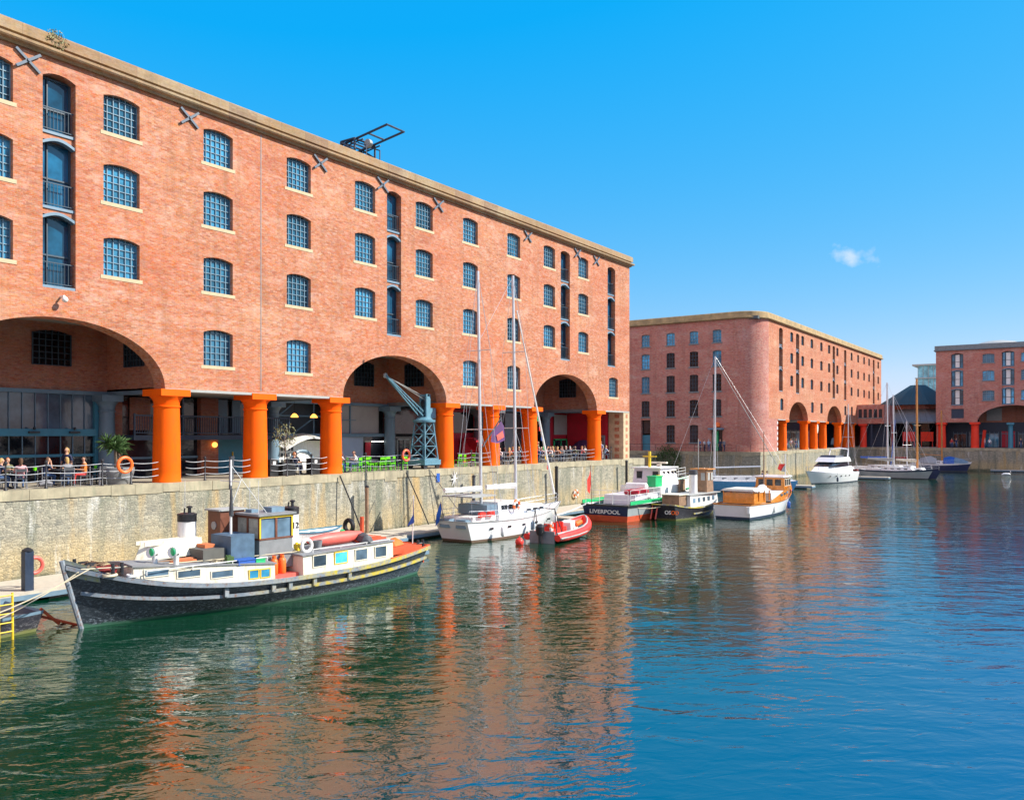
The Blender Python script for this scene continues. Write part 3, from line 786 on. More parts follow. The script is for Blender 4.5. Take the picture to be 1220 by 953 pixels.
g = MB(); fb(g, 31.5, 32.15, 2.4, 4.45, BX - 0.1, 0.1); fb(g, 32.5, 33.1, 2.4, 4.45, BX - 0.1, 0.1); fb(g, 33.6, 34.6, 0, 2.0, BX - 0.1, 0.1); g.build('upper_door', MT['bluegrey'], B1)
g = MB(); fb(g, 32.45, 32.52, 0.8, 1.3, BX - 0.02, 0.05); g.build('door_handle', MT['yellow'], door)
g = MB(); fb(g, 25.3, 30.1, 1.0, 1.12, BX - 0.1, 0.06); fb(g, 27.9, 28.02, 0, 4.4, BX - 0.12, 0.1); fb(g, 29.1, 29.2, 2.3, 4.4, BX - 0.12, 0.1); g.build('glazing_bar', MT['bluegrey'], B1)
g = MB(); g.ball((BX + 0.25, 31.0, 1.75), 0.16); g.build('lamp', MT['lamp'], B1)
g = MB(); fb(g, 30.2, 31.3, 0.0, 0.85, BX + 0.13, 0.06); g.build('pier_base', MT['terracotta'], B1)
# third bay: hall with white canopy
g = MB(); fb(g, 35.1, 40.4, 0.0, 1.95, BX + 0.2, 0.15); g.build('white_hoarding', MT['white'], B1)
g = MB(); pts = [(35.6 + 4.6*i/12, 1.45 + 0.75*math.sin(PI*i/12)) for i in range(13)]
for i in range(12):
    (a, z0), (b, z1) = pts[i], pts[i+1]
    g.add([(BX+1.2, a, z0), (BX+1.2, b, z1), (BX+0.2, b, z1+.25), (BX+0.2, a, z0+.25), (BX+1.2, a, z0-.1), (BX+1.2, b, z1-.1)], [(0,1,2,3), (0,4,5,1)])
g.build('canopy', MT['white'], B1)
g = MB(); g.tube([(BX+0.8, 37.2 + 0.95*math.cos(t*PI/10), 0.5 + 0.8*math.sin(t*PI/10)) for t in range(11)], 0.12, 6); g.build('arched_emblem', MT['bluegrey'], B1)
g = MB()
for i in range(6):
    for j in range(3): fb(g, 35.4 + i*.28, 35.6 + i*.28, .5 + j*.4, .75 + j*.4, BX + .21, .012)
g.build('hoarding_print', MT['darkgrey'], B1)
g = MB()
for a, za, b, zb in ((35.2, 4.4, 37.2, 2.3), (37.2, 2.3, 39.4, 3.6), (35.2, 2.9, 37.4, 4.4), (35, 3.6, 40, 3.6), (39.2, 2.2, 39.2, 4.4), (36.2, 2.2, 36.2, 4.4)): g.tube([(BX-0.3, a, za), (BX-0.3, b, zb)], 0.05, 5)
g.build('steel_brace', MT['bluegrey'], B1)
for s in (35.9, 37.5):
    g = MB(); g.lathe([(0.02, 0.25), (0.10, 0.22), (0.22, 0.08), (0.24, 0.0), (0.2, 0.0)], 14, (BX + 1.6, s, 3.45)); g.build('pendant_lamp', MT['lamp'], B1)
    g = MB(); g.tube([(BX+1.6, s, 3.7), (BX+1.6, s, 4.5)], 0.012, 4); g.build('lamp_cord', MT['black'], B1)
# second arch: grey interior
g = MB(); fb(g, 40.4, 45.4, 2.45, 4.42, BX - 0.2, 0.1); g.build('upper_panel', paint('stone_panel', (0.42,0.37,0.35), 0.6, var=0.15, scale=0.5), B1)
g = MB(); fb(g, 35.4, 46.0, 2.2, 2.42, BX + 0.15, 0.3); fb(g, 42.4, 42.5, 2.4, 4.4, BX - 0.1, 0.1); fb(g, 41.0, 42.9, 3.35, 3.4, BX, 0.1); g.build('steel_transom', MT['bluegrey'], B1)
g = MB(); fb(g, 40.4, 43.7, 0, 2.2, BX - 0.1, 0.1); g.build('lower_panel', paint('pale_blue_panel', (0.40,0.46,0.58), 0.6, var=0.15, scale=0.6), B1)
g = MB(); fb(g, 43.75, 53.5, 0, 2.2, BX - 0.25, 0.1); fb(g, 45.9, 53.5, 2.42, 4.42, BX - 0.25, 0.1); g.build('shopfront_glazing', MT['darkpane'], B1)
g = MB(); fb(g, 44.4, 45.6, 1.82, 1.88, BX + 0.1, 0.05); g.build('strip_lamp', MT['lampw'], B1)
g = MB(); fb(g, 44.0, 44.5, 0.2, 1.8, BX - 0.15, 0.05); g.build('poster', MT['crimson'], B1)
g = MB()
for a in (47.1, 47.9, 48.5): fb(g, a, a + .1, 0, 2.0, BX + 0.1, 0.1)
fb(g, 47.1, 48.6, 1.95, 2.05, BX + 0.1, 0.1); g.build('door_frame', MT['palegrey'], B1)
# fourth bay: crimson stair
g = MB(); fb(g, 53.5, 60.2, 0, 4.5, BX - 0.2, 0.1); g.build('crimson_wall', MT['crimson'], B1)
g = MB(); fb(g, 53.8, 56.8, 2.5, 4.2, BX - 0.1, 0.1); fb(g, 60.2, 67.6, 0.0, 4.4, BX - 0.25, 0.1); g.build('shopfront_glazing', MT['darkpane'], B1)
g = MB()
for i in range(11): g.box(BX + 0.3, BX + 1.5, 54.8 + i*0.3, 55.1 + i*0.3, 1.9 - i*0.18, 2.08 - i*0.18)
g.box(BX + 0.2, BX + 0.3, 54.8, 58.4, 0, 2.1)
g.build('stair', MT['crimson'], B1)
g = MB(); g.tube([(BX + 1.5, 54.7, 3.0), (BX + 1.5, 58.2, 1.0)], 0.03)
for i in range(8): g.tube([(BX + 1.5, 54.8 + i*0.45, 1.9 - i*0.26), (BX + 1.5, 54.8 + i*0.45, 2.95 - i*0.26)], 0.015, 4)
g.build('stair_rail', MT['iron'], B1)
g = MB(); fb(g, 61.5, 63.2, 0.2, 4.3, BX - 0.1, 0.1); g.build('grey_panel', MT['grey'], B1)
# last bays: crimson walls, pale board, green window
g = MB(); fb(g, 67.7, 72.2, 0, 4.45, BX - 0.1, 0.1); g.build('crimson_wall', MT['crimson'], B1)
g = MB(); g.box(-38.65, BX, 72.1, 72.2, 0, 4.45); g.build('crimson_wall', MT['crimson'], B1)
g = MB(); fb(g, 69.6, 72.0, 2.35, 4.3, BX + 0.05, 0.06); g.build('pale_board', MT['palegrey'], B1)
g = MB(); fb(g, 69.6, 72.0, 0.0, 1.9, BX + 0.02, 0.06); o = g.build('green_window', MT['darkpane'], B1)
g = MB(); fb(g, 69.5, 72.05, 1.8, 1.95, BX + 0.09, 0.1); fb(g, 69.5, 69.65, 0, 1.9, BX + 0.09, 0.1); fb(g, 71.9, 72.05, 0, 1.9, BX + 0.09, 0.1); fb(g, 70.8, 70.9, 0, 1.9, BX + 0.09, 0.08); g.build('green_frame', MT['dkgreen'], o)
g = MB(); pts = [(-41.3 + 1.2*math.cos(PI*i/10), 0.9 + 0.95*math.sin(PI*i/10)) for i in range(11)]
for i in range(10):
    g.add([(pts[i][0], 70.9, 0.9), (pts[i+1][0], 70.9, 0.9), (pts[i+1][0], 72.05, pts[i+1][1]), (pts[i][0], 72.05, pts[i][1])], [(0,1,2,3)])
g.build('dome_awning', MT['purple'], B1)
g = MB(); g.box(-40.0, -38.9, 71.9, 72.1, 0, 2.3); g.build('door_case', MT['grey'], B1)
g = MB(); g.box(-39.8, -39.1, 71.86, 71.95, 0, 2.1); g.build('door', MT['darkpane'], B1)
g = MB(); g.box(-38.05, -37.93, 52.4, 53.9, 4.05, 4.35); g.build('fascia_box', MT['white'], B1)
for y in (22.0, 44.6, 64.5):
    pass
# small camera dome under the first loading bay
g = MB(); g.tube([(-37.0, 18.9, 8.35), (-36.7, 18.9, 8.35)], 0.05, 6); g.ball((-36.65, 18.9, 8.2), 0.13); g.build('dome_camera', MT['white'], B1)

# ================================================================ warehouse 2 (middle, rounded corner)
B2 = empty('brick_warehouse', 'brick warehouse in the middle with a rounded corner, shaded end wall and sunlit front', 'warehouse', (0,0,0))
YE, XL, XF, RC, Y2 = 112.5, -70.0, -37.0, 3.6, 191.4
FE = Facade((0, YE), (1, 0), (0, 1)); FF = Facade((XF, 0), (0, 1), (-1, 0))
ecols = [-66.0, -62.0, -58.0, -54.0, -50.0, -46.4, -43.0]; ecols2 = [-66.0, -62.0, -58.0, -54.0, -50.0, -46.35, -42.9]
erows = [(15.25, 1.75), (11.98, 2.15), (8.45, 2.4), (4.95, 2.35), (1.25, 2.5)]
ecols = [-66.0, -62.0, -58.0, -54.0, -50.0, -46.4, -43.0, -41.6][:7]
EC = [-65.6, -61.8, -57.9, -54.0, -50.0, -46.4, -43.0]
EW = 1.28
holes = []; efl = []
RCX = XF - RC
# the columns of windows: the last one hugs the rounded corner
EC = [-65.6, -61.8, -57.9, -54.0, -50.05, -46.5, -43.1]
for i, s in enumerate(EC):
    for j, (z, h) in enumerate(erows):
        if j == 4 and i in (3, 6): continue
        holes.append(seg_top(s - EW/2, s + EW/2, z, z + h, 0.10))
        efl.append((s, z, h, 'farblue' if (j == 0 or (i == 3 and j <= 2) or (i == 6 and j == 1)) else 'fardark'))
holes.append([(-54.75, 0.05), (-53.25, 0.05), (-53.25, 4.5), (-54.75, 4.5)])
holes.append([(-43.9, 0.05), (-42.3, 0.05), (-42.3, 3.0), (-43.9, 3.0)])
mb = MB(); wall_mesh(mb, FE, XL, RCX, 0, 18.3, holes, [], 0.7); mb.build('end_wall', MT['brick_far'], B2)
for s, z, h, kd in efl: window_at(FE, B2, s, z, EW, h, kd, 0.10)
g = MB(); g.box(-54.75, -53.25, YE + .5, YE + .55, 0, 2.3); g.build('door', MT['bluesteel'], B2)
g = MB(); g.box(-54.75, -53.25, YE + .5, YE + .55, 2.5, 4.5); g.build('hoist_opening', MT['darkpane'], B2)
g = MB(); g.box(-43.9, -42.3, YE + .3, YE + .36, 0, 3.0); g.build('door', MT['darkpane'], B2)
g = MB(); g.box(-44.1, -42.1, YE - .9, YE, 3.05, 3.3); g.box(-43.6, -43.0, YE - .5, YE, 3.3, 3.32); g.build('door_canopy', MT['bluegrey'], B2)
g = MB(); g.box(-43.35, -42.95, YE - .02, YE + .28, 0.1, 2.9); g.build('door_leaf', MT['dkgreen'], B2)
g = MB(); g.lathe([(0.05, 0), (0.38, 0.1), (0.4, 0.45), (0.3, 0.7), (0.05, 0.75)], 12, (-42.9, YE - .4, 3.35)); g.build('round_lantern', MT['lifering'], B2)
# rounded corner: quarter cylinder of brick
mb = MB(); rings = []
for zz in (0, 4.6, 18.3):
    rings.append([(RCX + RC*math.sin(a), YE + RC - RC*math.cos(a), zz) for a in [PI/2*i/18 for i in range(19)]])
mb.loft(rings, closed=False, caps=False); mb.build('corner_wall', MT['brick_far'], B2)
YS = YE + RC
rows2 = [(16.2, 1.45), (13.0, 1.55), (9.6, 1.6)]
wc2 = [126.95, 132.7, 137.9, 143.6, 148.6, 154.2, 164.8, 170.1, 175.2, 179.7, 188.4]
r42 = [122.1, 138.2, 143.7, 160.0, 165.0, 171.0, 176.5, 182, 187]
bay2 = [(121.65, 1.7), (130.0, 1.7), (151.7, 1.6), (159.9, 1.6), (184.0, 1.6)]
ar2 = [(125.6, 135.6, 4.6, 2.75), (147.3, 157.2, 4.6, 2.75), (176, 184, 4.6, 2.75)]
holes = []
for s in wc2:
    for z, h in rows2: holes.append(seg_top(s - .72, s + .72, z, z + h, 0.14))
for s in r42[:5] + [171.0, 187]: holes.append(seg_top(s - .72, s + .72, 5.9, 7.6, 0.14))
for s, w in bay2: holes.append(seg_top(s - w/2, s + w/2, 8.6, 17.75, 0.2))
mb = MB(); wall_mesh(mb, FF, YS, Y2, 4.6, 18.3, holes, ar2, 0.8); mb.build('front_wall', MT['brick'], B2)
for s in wc2:
    for z, h in rows2: window_at(FF, B2, s, z, 1.44, h, 'far', 0.14)
for s in r42[:5] + [171.0, 187]: window_at(FF, B2, s, 5.9, 1.44, 1.7, 'far', 0.14)
for s, w in bay2: bay_at(FF, B2, s, w, [(15.4, 17.65), (12.2, 15.0), (8.7, 11.8)], 'far')
dm = doric(MT['orange'], 4.6, 0.66, 0.6); first = None
for y in (124.6, 135.9, 141.4, 147.1, 157.3, 163.1, 167.6):
    if first is None: first = dm.build('column', MT['orange'], B2, (XF - 0.72, y, 0))
    else: mesh_copy(first, B2, (XF - 0.72, y, 0))
mb = MB()
mb.box(XF - 0.02, XF - 0.9, 119.2, 120.2, 0, 4.6 - e)           # quoined pier
mb.build('pier', MT['brick_far'], B2)
mb = MB()
for i in range(6): mb.box(XF + 0.015, XF - 0.4, 120.2 - 0.45 + (0.12 if i % 2 else 0), 120.215, 0.1 + i*0.75, 0.5 + i*0.75)
mb.build('quoin', MT['white'], B2)
mb = MB(); mb.box(XF - 0.02, XF - .95, YS, 119.19, 0, 4.6 - e)
mb.build('ground_wall', MT['brick_far'], B2)
mb = MB(); mb.box(XF - 6, XF - 6.5, YS, Y2, 0, 4.6); mb.build('arcade_back_wall', MT['navysteel'], B2)
mb = MB()
for a, b in ((120.2, 125.4), (135.8, 147.1), (157.4, 176)): mb.box(XF - .81, XF - 6, a, b, 4.5, 4.7)
mb.build('arcade_ceiling', MT['grey'], B2)
mb = MB()
for a, b in ((120.3, 125.6), (135.6, 147.3), (157.2, 169)): mb.box(XF + 0.03, XF - .9, a, b, 4.45, 4.6 - e)
mb.build('iron_beam', MT['palegrey'], B2)
for a, b in ((125.3, 135.9), (147.0, 157.5)):
    mb = MB(); mb.box(XF - 6, XF - 6.5, a, b, 4.6, 9); mb.box(XF - .82, XF - 6, b, b + .4, 4.62, 9); mb.box(XF - .82, XF - 6, a - .4, a, 4.62, 9); mb.build('recess_wall', MT['brick_in'], B2)
    mb = MB(); mb.box(XF - .82, XF - 6, a, b, 8, 8.2); mb.build('recess_ceiling', MT['palegrey'], B2)
mb = MB(); mb.box(XF - 3.0, XF - 3.1, 128.2, 132.8, 2.6, 4.4); mb.build('hanging_board', MT['crimson'], B2)
mb = MB(); mb.lathe([(1.0, 0), (1.0, 0.12)], 20); 
for i, p in enumerate(mb.v): mb.v[i] = (XF - 3 + p[2], 151.8 + p[0], 3.5 + p[1])
mb.build('round_sign', MT['white'], B2)
mb = MB(); mb.box(XF - 1, XL, Y2 - .7, Y2, 0, 18.3); mb.box(XL, XL - .7, YE + .01, Y2, 0, 18.3); mb.build('side_wall', MT['brick_far'], B2)
mb = MB(); mb.box(XF - .5, XL, YE + .5, Y2 - .5, 18.2, 18.6); mb.build('roof', MT['slate'], B2)
arc = [(RCX + RC*math.sin(a), YE + RC - RC*math.cos(a)) for a in [PI/2*i/12 for i in range(13)]]
prof2 = [(0, 18.3), (.3, 18.32), (.38, 18.4), (.38, 18.52), (.22, 18.56), (.2, 19.2), (.1, 19.3), (-.7, 19.35), (-.7, 18.5)]
cornice(B2, [(XL, YE)] + arc + [(XF, Y2), (XL, Y2)], prof2, 'cornice', MT['stone'])
mb = MB(); mb.prism([(-60, 124), (-49, 124), (-49, 131), (-60, 131)], 18.6, 20.3, 0)
mb.add([(-60.4,123.6,20.3),(-48.6,123.6,20.3),(-48.6,131.4,20.3),(-60.4,131.4,20.3),(-57,127.5,21.0),(-51,127.5,21.0)], [(0,1,5,4),(1,2,5),(2,3,4,5),(3,0,4)], 1)
mb.build('rooftop_plant_room', [MT['bluegrey'], MT['palegrey']], B2)
g = MB()
for x in [XL + 2*i for i in range(17)]: g.box(x - .02, x + .02, YE - 1.0, YE - .96, 0, 1.0)
g.box(XL, RCX, YE - 1.0, YE - .97, .97, 1.02); g.box(XL, RCX, YE - 1.0, YE - .97, .5, .53)
tag(g.build('railing', MT['iron']), 'thin dark railing along the foot of the shaded brick end wall', 'railing')

# annex beyond the dock corner
AN = empty('brick_annex', 'low two storey brick annex with five small windows at the far dock corner', 'annex', (0,0,0))
FA = Facade((0, 169.0), (1, 0), (0, 1))
holes = [seg_top(x - .31, x + .31, 5.6, 7.2, .1) for x in (-36.4, -35.5, -34.6, -33.7, -32.8)]
mb = MB(); wall_mesh(mb, FA, -36.95, -32.2, 4.45, 8.0, holes, [], .5); mb.box(-32.2, -32.7, 169.51, 179, 4.45, 8.0); mb.box(-36.9, -32.25, 169.5, 179, 7.9, 8.05)
mb.build('wall', MT['brick_far'], AN)
for x in (-36.4, -35.5, -34.6, -33.7, -32.8): window_at(FA, AN, x, 5.6, .62, 1.6, 'fardark', .1)
dm = doric(MT['redcol'], 4.45, .62, .56)
dm.build('column', MT['redcol'], AN, (-36.0, 169.8, 0))
mb = MB(); mb.box(-36.9, -32.2, 173, 173.2, 0, 4.4); mb.box(-34.6, -34.3, 169.3, 169.6, 0, 4.4); mb.build('back_wall', MT['navysteel'], AN)

# ================================================================ warehouse 3 (right, in shade)
B3 = empty('brick_warehouse', 'shaded purple brick warehouse at the right edge with tall blue glazed bays', 'warehouse', (0,0,0))
F3 = Facade((0, 169.6), (1, 0), (0, 1))
XS = -23.5
wx = [-15.15, -9.3, -1.5, 5, 11.5, 18, 24.5]; bx_ = [(-20.05, 1.95), (-12.15, 1.9), (2, 1.9), (14.8, 1.9)]
r3 = [(15.1, 1.55), (11.95, 1.75), (8.45, 1.75)]
holes = []
for s in wx:
    for z, h in r3: holes.append(seg_top(s - .92, s + .92, z, z + h, .14))
for s, w in bx_: holes.append(seg_top(s - w/2, s + w/2, 7.6, 16.95, .22))
holes.append([(-21.0, 5.3), (-19.0, 5.3), (-19.0, 7.0), (-21.0, 7.0)])
mb = MB(); wall_mesh(mb, F3, XS, 35, 4.6, 17.5, holes, [(-16.9, -6.0, 4.6, 2.9), (7, 18, 4.6, 2.9)], .8); mb.build('front_wall', MT['brick_far'], B3)
for s in wx:
    for z, h in r3: window_at(F3, B3, s, z, 1.84, h, 'farblue', .14)
for s, w in bx_: bay_at(F3, B3, s, w, [(14.4, 16.85), (11.1, 13.85), (7.75, 10.5)], 'shade')
mb = MB(); F3.box(mb, -21.0, -19.0, 5.3, 7.0, .15, .25); mb.build('louvre_panel', MT['navysteel'], B3)
cornice(B3, [(XS, 205), (XS, 169.6), (35, 169.6)], [(0, 17.5), (.3, 17.5), (.35, 17.62), (.2, 17.7), (.2, 18.45), (-.6, 18.5), (-.6, 17.6)], 'cornice', MT['lead'])
mb = MB(); mb.box(XS, XS + .7, 170.41, 205, 0, 17.5); mb.box(XS + .01, 35, 204, 204.7, 0, 17.5); mb.box(34.3, 35, 170.41, 204, 0, 17.5); mb.build('side_wall', MT['brick_far'], B3)
mb = MB(); mb.box(XS + .4, 34.6, 170, 204.4, 17.4, 17.7); mb.build('roof', MT['slate'], B3)
dm = doric(MT['redcol'], 4.6, .66, .6); first = None
for x in (-22.6, -17.3, -5.6, 0, 6.6, 18.4, 24, 30):
    if first is None: first = dm.build('column', MT['redcol'], B3, (x, 170.3, 0))
    else: mesh_copy(first, B3, (x, 170.3, 0))
mb = MB(); mb.box(XS + .8, 34, 176.2, 176.7, 0, 8.5); mb.build('arcade_back_wall', MT['navysteel'], B3)
mb = MB(); mb.box(-17.2, -5.7, 176.0, 176.19, 4.6, 8.2); mb.build('recess_wall', MT['brick_in'], B3)
mb = MB(); mb.box(-16, -13.6, 175.9, 175.99, 4.9, 7.2); mb.box(-9.4, -7, 175.9, 175.99, 4.9, 7.2); mb.build('recess_window', MT['palegrey'], B3)
mb = MB(); mb.box(-17.2, -5.7, 170.4, 176.2, 8.0, 8.2); mb.box(XS + .8, -17.3, 170.41, 176.2, 4.5, 4.7); mb.box(-5.6, 7, 170.41, 176.2, 4.5, 4.7); mb.build('arcade_ceiling', MT['grey'], B3)
mb = doric(None, 4.5, .42, .38); mb.build('back_column', MT['bluesteel'], B3, (-11.9, 171.4, 0))
mb = MB()
for a in range(9):
    t = PI*a/8
mb.lathe([(5.4, 0), (5.2, .6), (4.4, 1.3), (3.0, 1.9), (1.4, 2.2), (.1, 2.3)], 20, (-19.6 + 5, 181, 17.7)); mb.build('roof_dome', MT['palegrey'], B3)
# furniture seen inside the shaded arcade
mb = MB()
mb.cbox((-16.2, 173, 1.6), (.5, .5, 3.2), 0, ry=.1); mb.build('banner', MT['redcol'], B3)

# ================================================================ market pavilion, glass tower, far block
PV = empty('pavilion', 'octagonal pavilion with dark two tier roof between the far warehouses', 'pavilion', (-29.8, 191, 0))
def octo(r0, z0, r1, z1, n=8, a0=PI/8): return [[(r*math.cos(a0 + 2*PI*i/n), r*math.sin(a0 + 2*PI*i/n), z) for i in range(n)] for r, z in ((r0, z0), (r1, z1))]
g = MB(); g.loft(octo(11.5, 4.9, 5.6, 7.6), sm=False); g.loft(octo(11.6, 4.6, 11.5, 4.9), sm=False); g.build('lower_roof', MT['lead'], PV)
g = MB(); g.loft(octo(5.6, 7.5, 5.6, 8.5), sm=False); g.build('drum', MT['brick_far'], PV)
g = MB(); g.loft(octo(7.8, 8.4, 1.5, 12.6), sm=False); g.build('upper_roof', MT['copper'], PV)
for i in range(16):
    g = MB(); g.lathe([(.38, 0), (.34, 4.2), (.55, 4.45), (.55, 4.6)], 12, (10.6*math.cos(2*PI*i/16 + .1), 10.6*math.sin(2*PI*i/16 + .1), 0)); g.build('post', MT['redcol' if i % 3 else 'bluesteel'], PV)
g = MB(); g.loft(octo(8.5, 0, 8.5, 4.7), sm=False); g.build('glazed_wall', MT['darkpane'], PV)
TW = empty('glass_tower', 'distant glazed block with projecting floor slabs above the pavilion roof', 'tower', (-43.5, 300, 0))
g = MB(); g.box(-2.4, 3.6, -6, 6, 0, 24.5); g.build('glazing', glass_mat('tower_glass', (0.16,0.42,0.50), .1, .8, .4), TW)
g = MB()
for z in (4, 8, 12, 16, 20.2): g.box(-3.2, 4.0, -6.6, 6, z, z + .3)
g.box(-4.0, 5.5, -6.8, 6.5, 24.3, 24.8)
for x in (-2.4, -.9, .6, 2.1): g.box(x - .06, x + .06, -6.1, -6.0, 0, 24.4)
g.build('floor_slab', MT['palegrey'], TW)
g = MB(); g.box(3.61, 4.6, -6.1, 6, 0, 20); g.build('dark_fin', MT['navysteel'], TW)
g = MB(); g.box(4.61, 14, -5.5, 6, 0, 20.5); g.build('pink_wing', paint('pink_render', (.62,.42,.38), .8), TW)
FARB = empty('far_block', 'small dark brick block glimpsed beyond the end of the middle warehouse', 'building', (-57, 235, 0))
g = MB(); g.box(-4, 5, 0, 10, 0, 14.8); g.build('wall', MT['brick_far'], FARB)
g = MB()
for x in (-2.4, 0, 2.4):
    for z in (9.0, 11.8): g.box(x, x + .9, -.03, .02, z, z + 1.3)
g.build('window', MT['winpane'], FARB)
g = MB(); g.box(-4.2, 5.2, -.2, 10.2, 14.8, 15.1); g.build('roof', MT['slate'], FARB)
# ================================================================ boats (local: +x bow, +y port, z 0 at the waterline)
class Hull:
    def __init__(s_, L, B, bow, mid, stern, tr=0.8, p=2.3, fl=0.12, flb=0.7, rake=0.9, over=0.3, sm=0.35, se=2.0, xo=0.0):
        s_.__dict__.update(se=se, xo=xo, L=L, B=B, bow=bow, mid=mid, stern=stern, tr=tr, p=p, fl=fl, flb=flb, rake=rake, over=over, sm=sm)
    def b(s_, s):
        if s < .4: return s_.B/2*(s_.tr + (1 - s_.tr)*math.sin(s/.4*PI/2)**(1 if s_.tr > .3 else .6))
        return max(0.012, s_.B/2*(1 - ((s - .4)/.6)**s_.p))
    def sheer(s_, s):
        return s_.mid + (s_.stern - s_.mid)*((s_.sm - s)/s_.sm)**2 if s < s_.sm else s_.mid + (s_.bow - s_.mid)*((s - s_.sm)/(1 - s_.sm))**s_.se
    def at(s_, s, f, side=1, off=0.0, absz=None):
        h = s_.sheer(s); z = f*h if absz is None else absz; f = z/h; g = max(0.0, 1 - f)
        x = s_.xo - s_.L/2 + s_.L*s - s_.rake*g*s**5 + s_.over*g*(1 - s)**5
        y = s_.b(s)*max(0.03, 1 - (s_.fl + (s_.flb - s_.fl)*s**3)*g**1.25) + off
        return Vector((x, side*y, z))
    def shell(s_, mb, rows, mis, n=26, transom_mis=None):
        rings = []
        for i in range(n + 1):
            s = i/n; prt = []
            for kd, val in rows: prt.append(s_.at(s, val) if kd == 'f' else s_.at(s, 0, absz=val))
            rings.append([Vector((q.x, -q.y, q.z)) for q in reversed(prt)] + prt)
        m = len(rows) - 1
        mis2 = list(reversed(mis)) + [mis[0]] + mis
        mb.loft(rings, closed=False, caps=False, mis=mis2)
        r = rings[0]; k = len(r); tm = transom_mis or mis
        for j in range(m):
            mb.add([r[m-j], r[m+1+j], r[m+2+j], r[m-1-j]], [(0, 1, 2, 3)], tm[j])
    def deck(s_, mb, drop, mi=0, s0=0.0, s1=1.0, n=20, inset=0.05):
        rows = []
        for i in range(n + 1):
            s = s0 + (s1 - s0)*i/n; q = s_.at(s, 1, absz=s_.sheer(s) - drop)
            y = max(0.005, q.y - inset); rows.append((Vector((q.x - (0.05 if s > .9 else 0), y, q.z)), Vector((q.x - (0.05 if s > .9 else 0), -y, q.z)), Vector((q.x, 0, q.z + 0.04))))
        mb.loft([[a, c, b_] for a, b_, c in rows], mi, closed=False, caps=False, sm=False)
    def bulwark(s_, mb, drop, mi=0, th=0.06, n=24, s0=0, s1=1):
        for sd in (1, -1):
            rings = []
            for i in range(n + 1):
                s = s0 + (s1-s0)*i/n; t = s_.at(s, 1, sd); y = sd*max(0.004, abs(t.y) - th); l_ = s_.at(s, 1, sd, absz=max(.05, t.z - drop)); y2 = sd*max(0.004, abs(l_.y) - th)
                rings.append([t, Vector((t.x - (0.06 if s > .95 else 0), y, t.z)), Vector((l_.x - (0.06 if s > .95 else 0), y2, t.z - drop))])
            mb.loft(rings, mi, closed=False, caps=False, sm=False)
        a, b_ = s_.at(0, 1), s_.at(0, 1, -1)
        if s0 == 0: mb.box(a.x + .02 + s_.over*.3, a.x + th + s_.over*.3, b_.y + th, a.y - th, a.z - drop, a.z - 0.002, mi)
    def belt(s_, mb, f, w, h, mi=0, s0=0.0, s1=1.0, n=30, absz=None, stern=True):
        for sd in (1, -1):
            rings = []
            for i in range(n + 1):
                s = s0 + (s1 - s0)*i/n; q = s_.at(s, f, sd, absz=absz); o = w*sd
                rings.append([q + Vector((0, -0.02*sd, -h/2)), q + Vector((0, o, -h/2)), q + Vector((0, o, h/2)), q + Vector((0, -0.02*sd, h/2))])
            mb.loft(rings, mi, sm=False)
        if stern and s0 == 0:
            q = s_.at(0, f, 1, absz=absz); mb.box(q.x - w, q.x + .01, -q.y - w, q.y + w, q.z - h/2 + .002, q.z + h/2 - .002, mi)

def house(mb, x0, x1, w0, w1, z0, z1, tx0=0.0, tx1=0.0, ty=0.05, mi=0, mt=None, y=0.0, w0t=None):
    """tapered deckhouse; w0/w1 full width aft/forward, tx = how far the top comes in aft/forward"""
    lo = [(x0, y-w0/2, z0), (x1, y-w1/2, z0), (x1, y+w1/2, z0), (x0, y+w0/2, z0)]
    hi = [(x0+tx0, y-w0/2+ty, z1), (x1-tx1, y-w1/2+ty, z1), (x1-tx1, y+w1/2-ty, z1), (x0+tx0, y+w0/2-ty, z1)]
    mb.add(lo + hi, [(0,1,5,4),(1,2,6,5),(2,3,7,6),(3,0,4,7)], mi)
    mb.add(hi, [(0,1,2,3)], mi if mt is None else mt)
    mb.add(lo, [(3,2,1,0)], mi)
def side_win(parent, x, y, z, w, h, mat='darkpane', frame=None, rz=0, t=0.03, name='window', sides=(1, -1)):
    o = None
    for sd in sides:
        a = MB(); a.box(-w/2, w/2, -t/2, t/2, -h/2, h/2)
        loc = (x, y*sd, z) if rz == 0 else (x, y*sd, z)
        o = a.build(name, MT[mat], parent, loc, rz)
        if frame:
            f = MB(); e_ = 0.04
            for q in ((-w/2-e_, w/2+e_, -h/2-e_, -h/2), (-w/2-e_, w/2+e_, h/2, h/2+e_), (-w/2-e_, -w/2, -h/2, h/2), (w/2, w/2+e_, -h/2, h/2)):
                f.box(q[0], q[1], -t*.7, t*.7, q[2], q[3])
            f.build('window_frame', MT[frame], o)
    return o
def stays(mb, segs, r=0.012, n=4):
    for a, b_ in segs: mb.tube([a, b_], r, n)
def railing(mb, pts, h, r=0.015, rows=(1.0, .55), n=5):
    pts = [Vector(p) for p in pts]
    for p in pts: mb.tube([p, p + Vector((0,0,h))], r, n)
    for f in rows: mb.tube([p + Vector((0,0,h*f)) for p in pts], r, n)
def sag(a, b_, d, n=10):
    a, b_ = Vector(a), Vector(b_); return [a.lerp(b_, i/n) - Vector((0,0,d*4*(i/n)*(1 - i/n))) for i in range(n+1)]
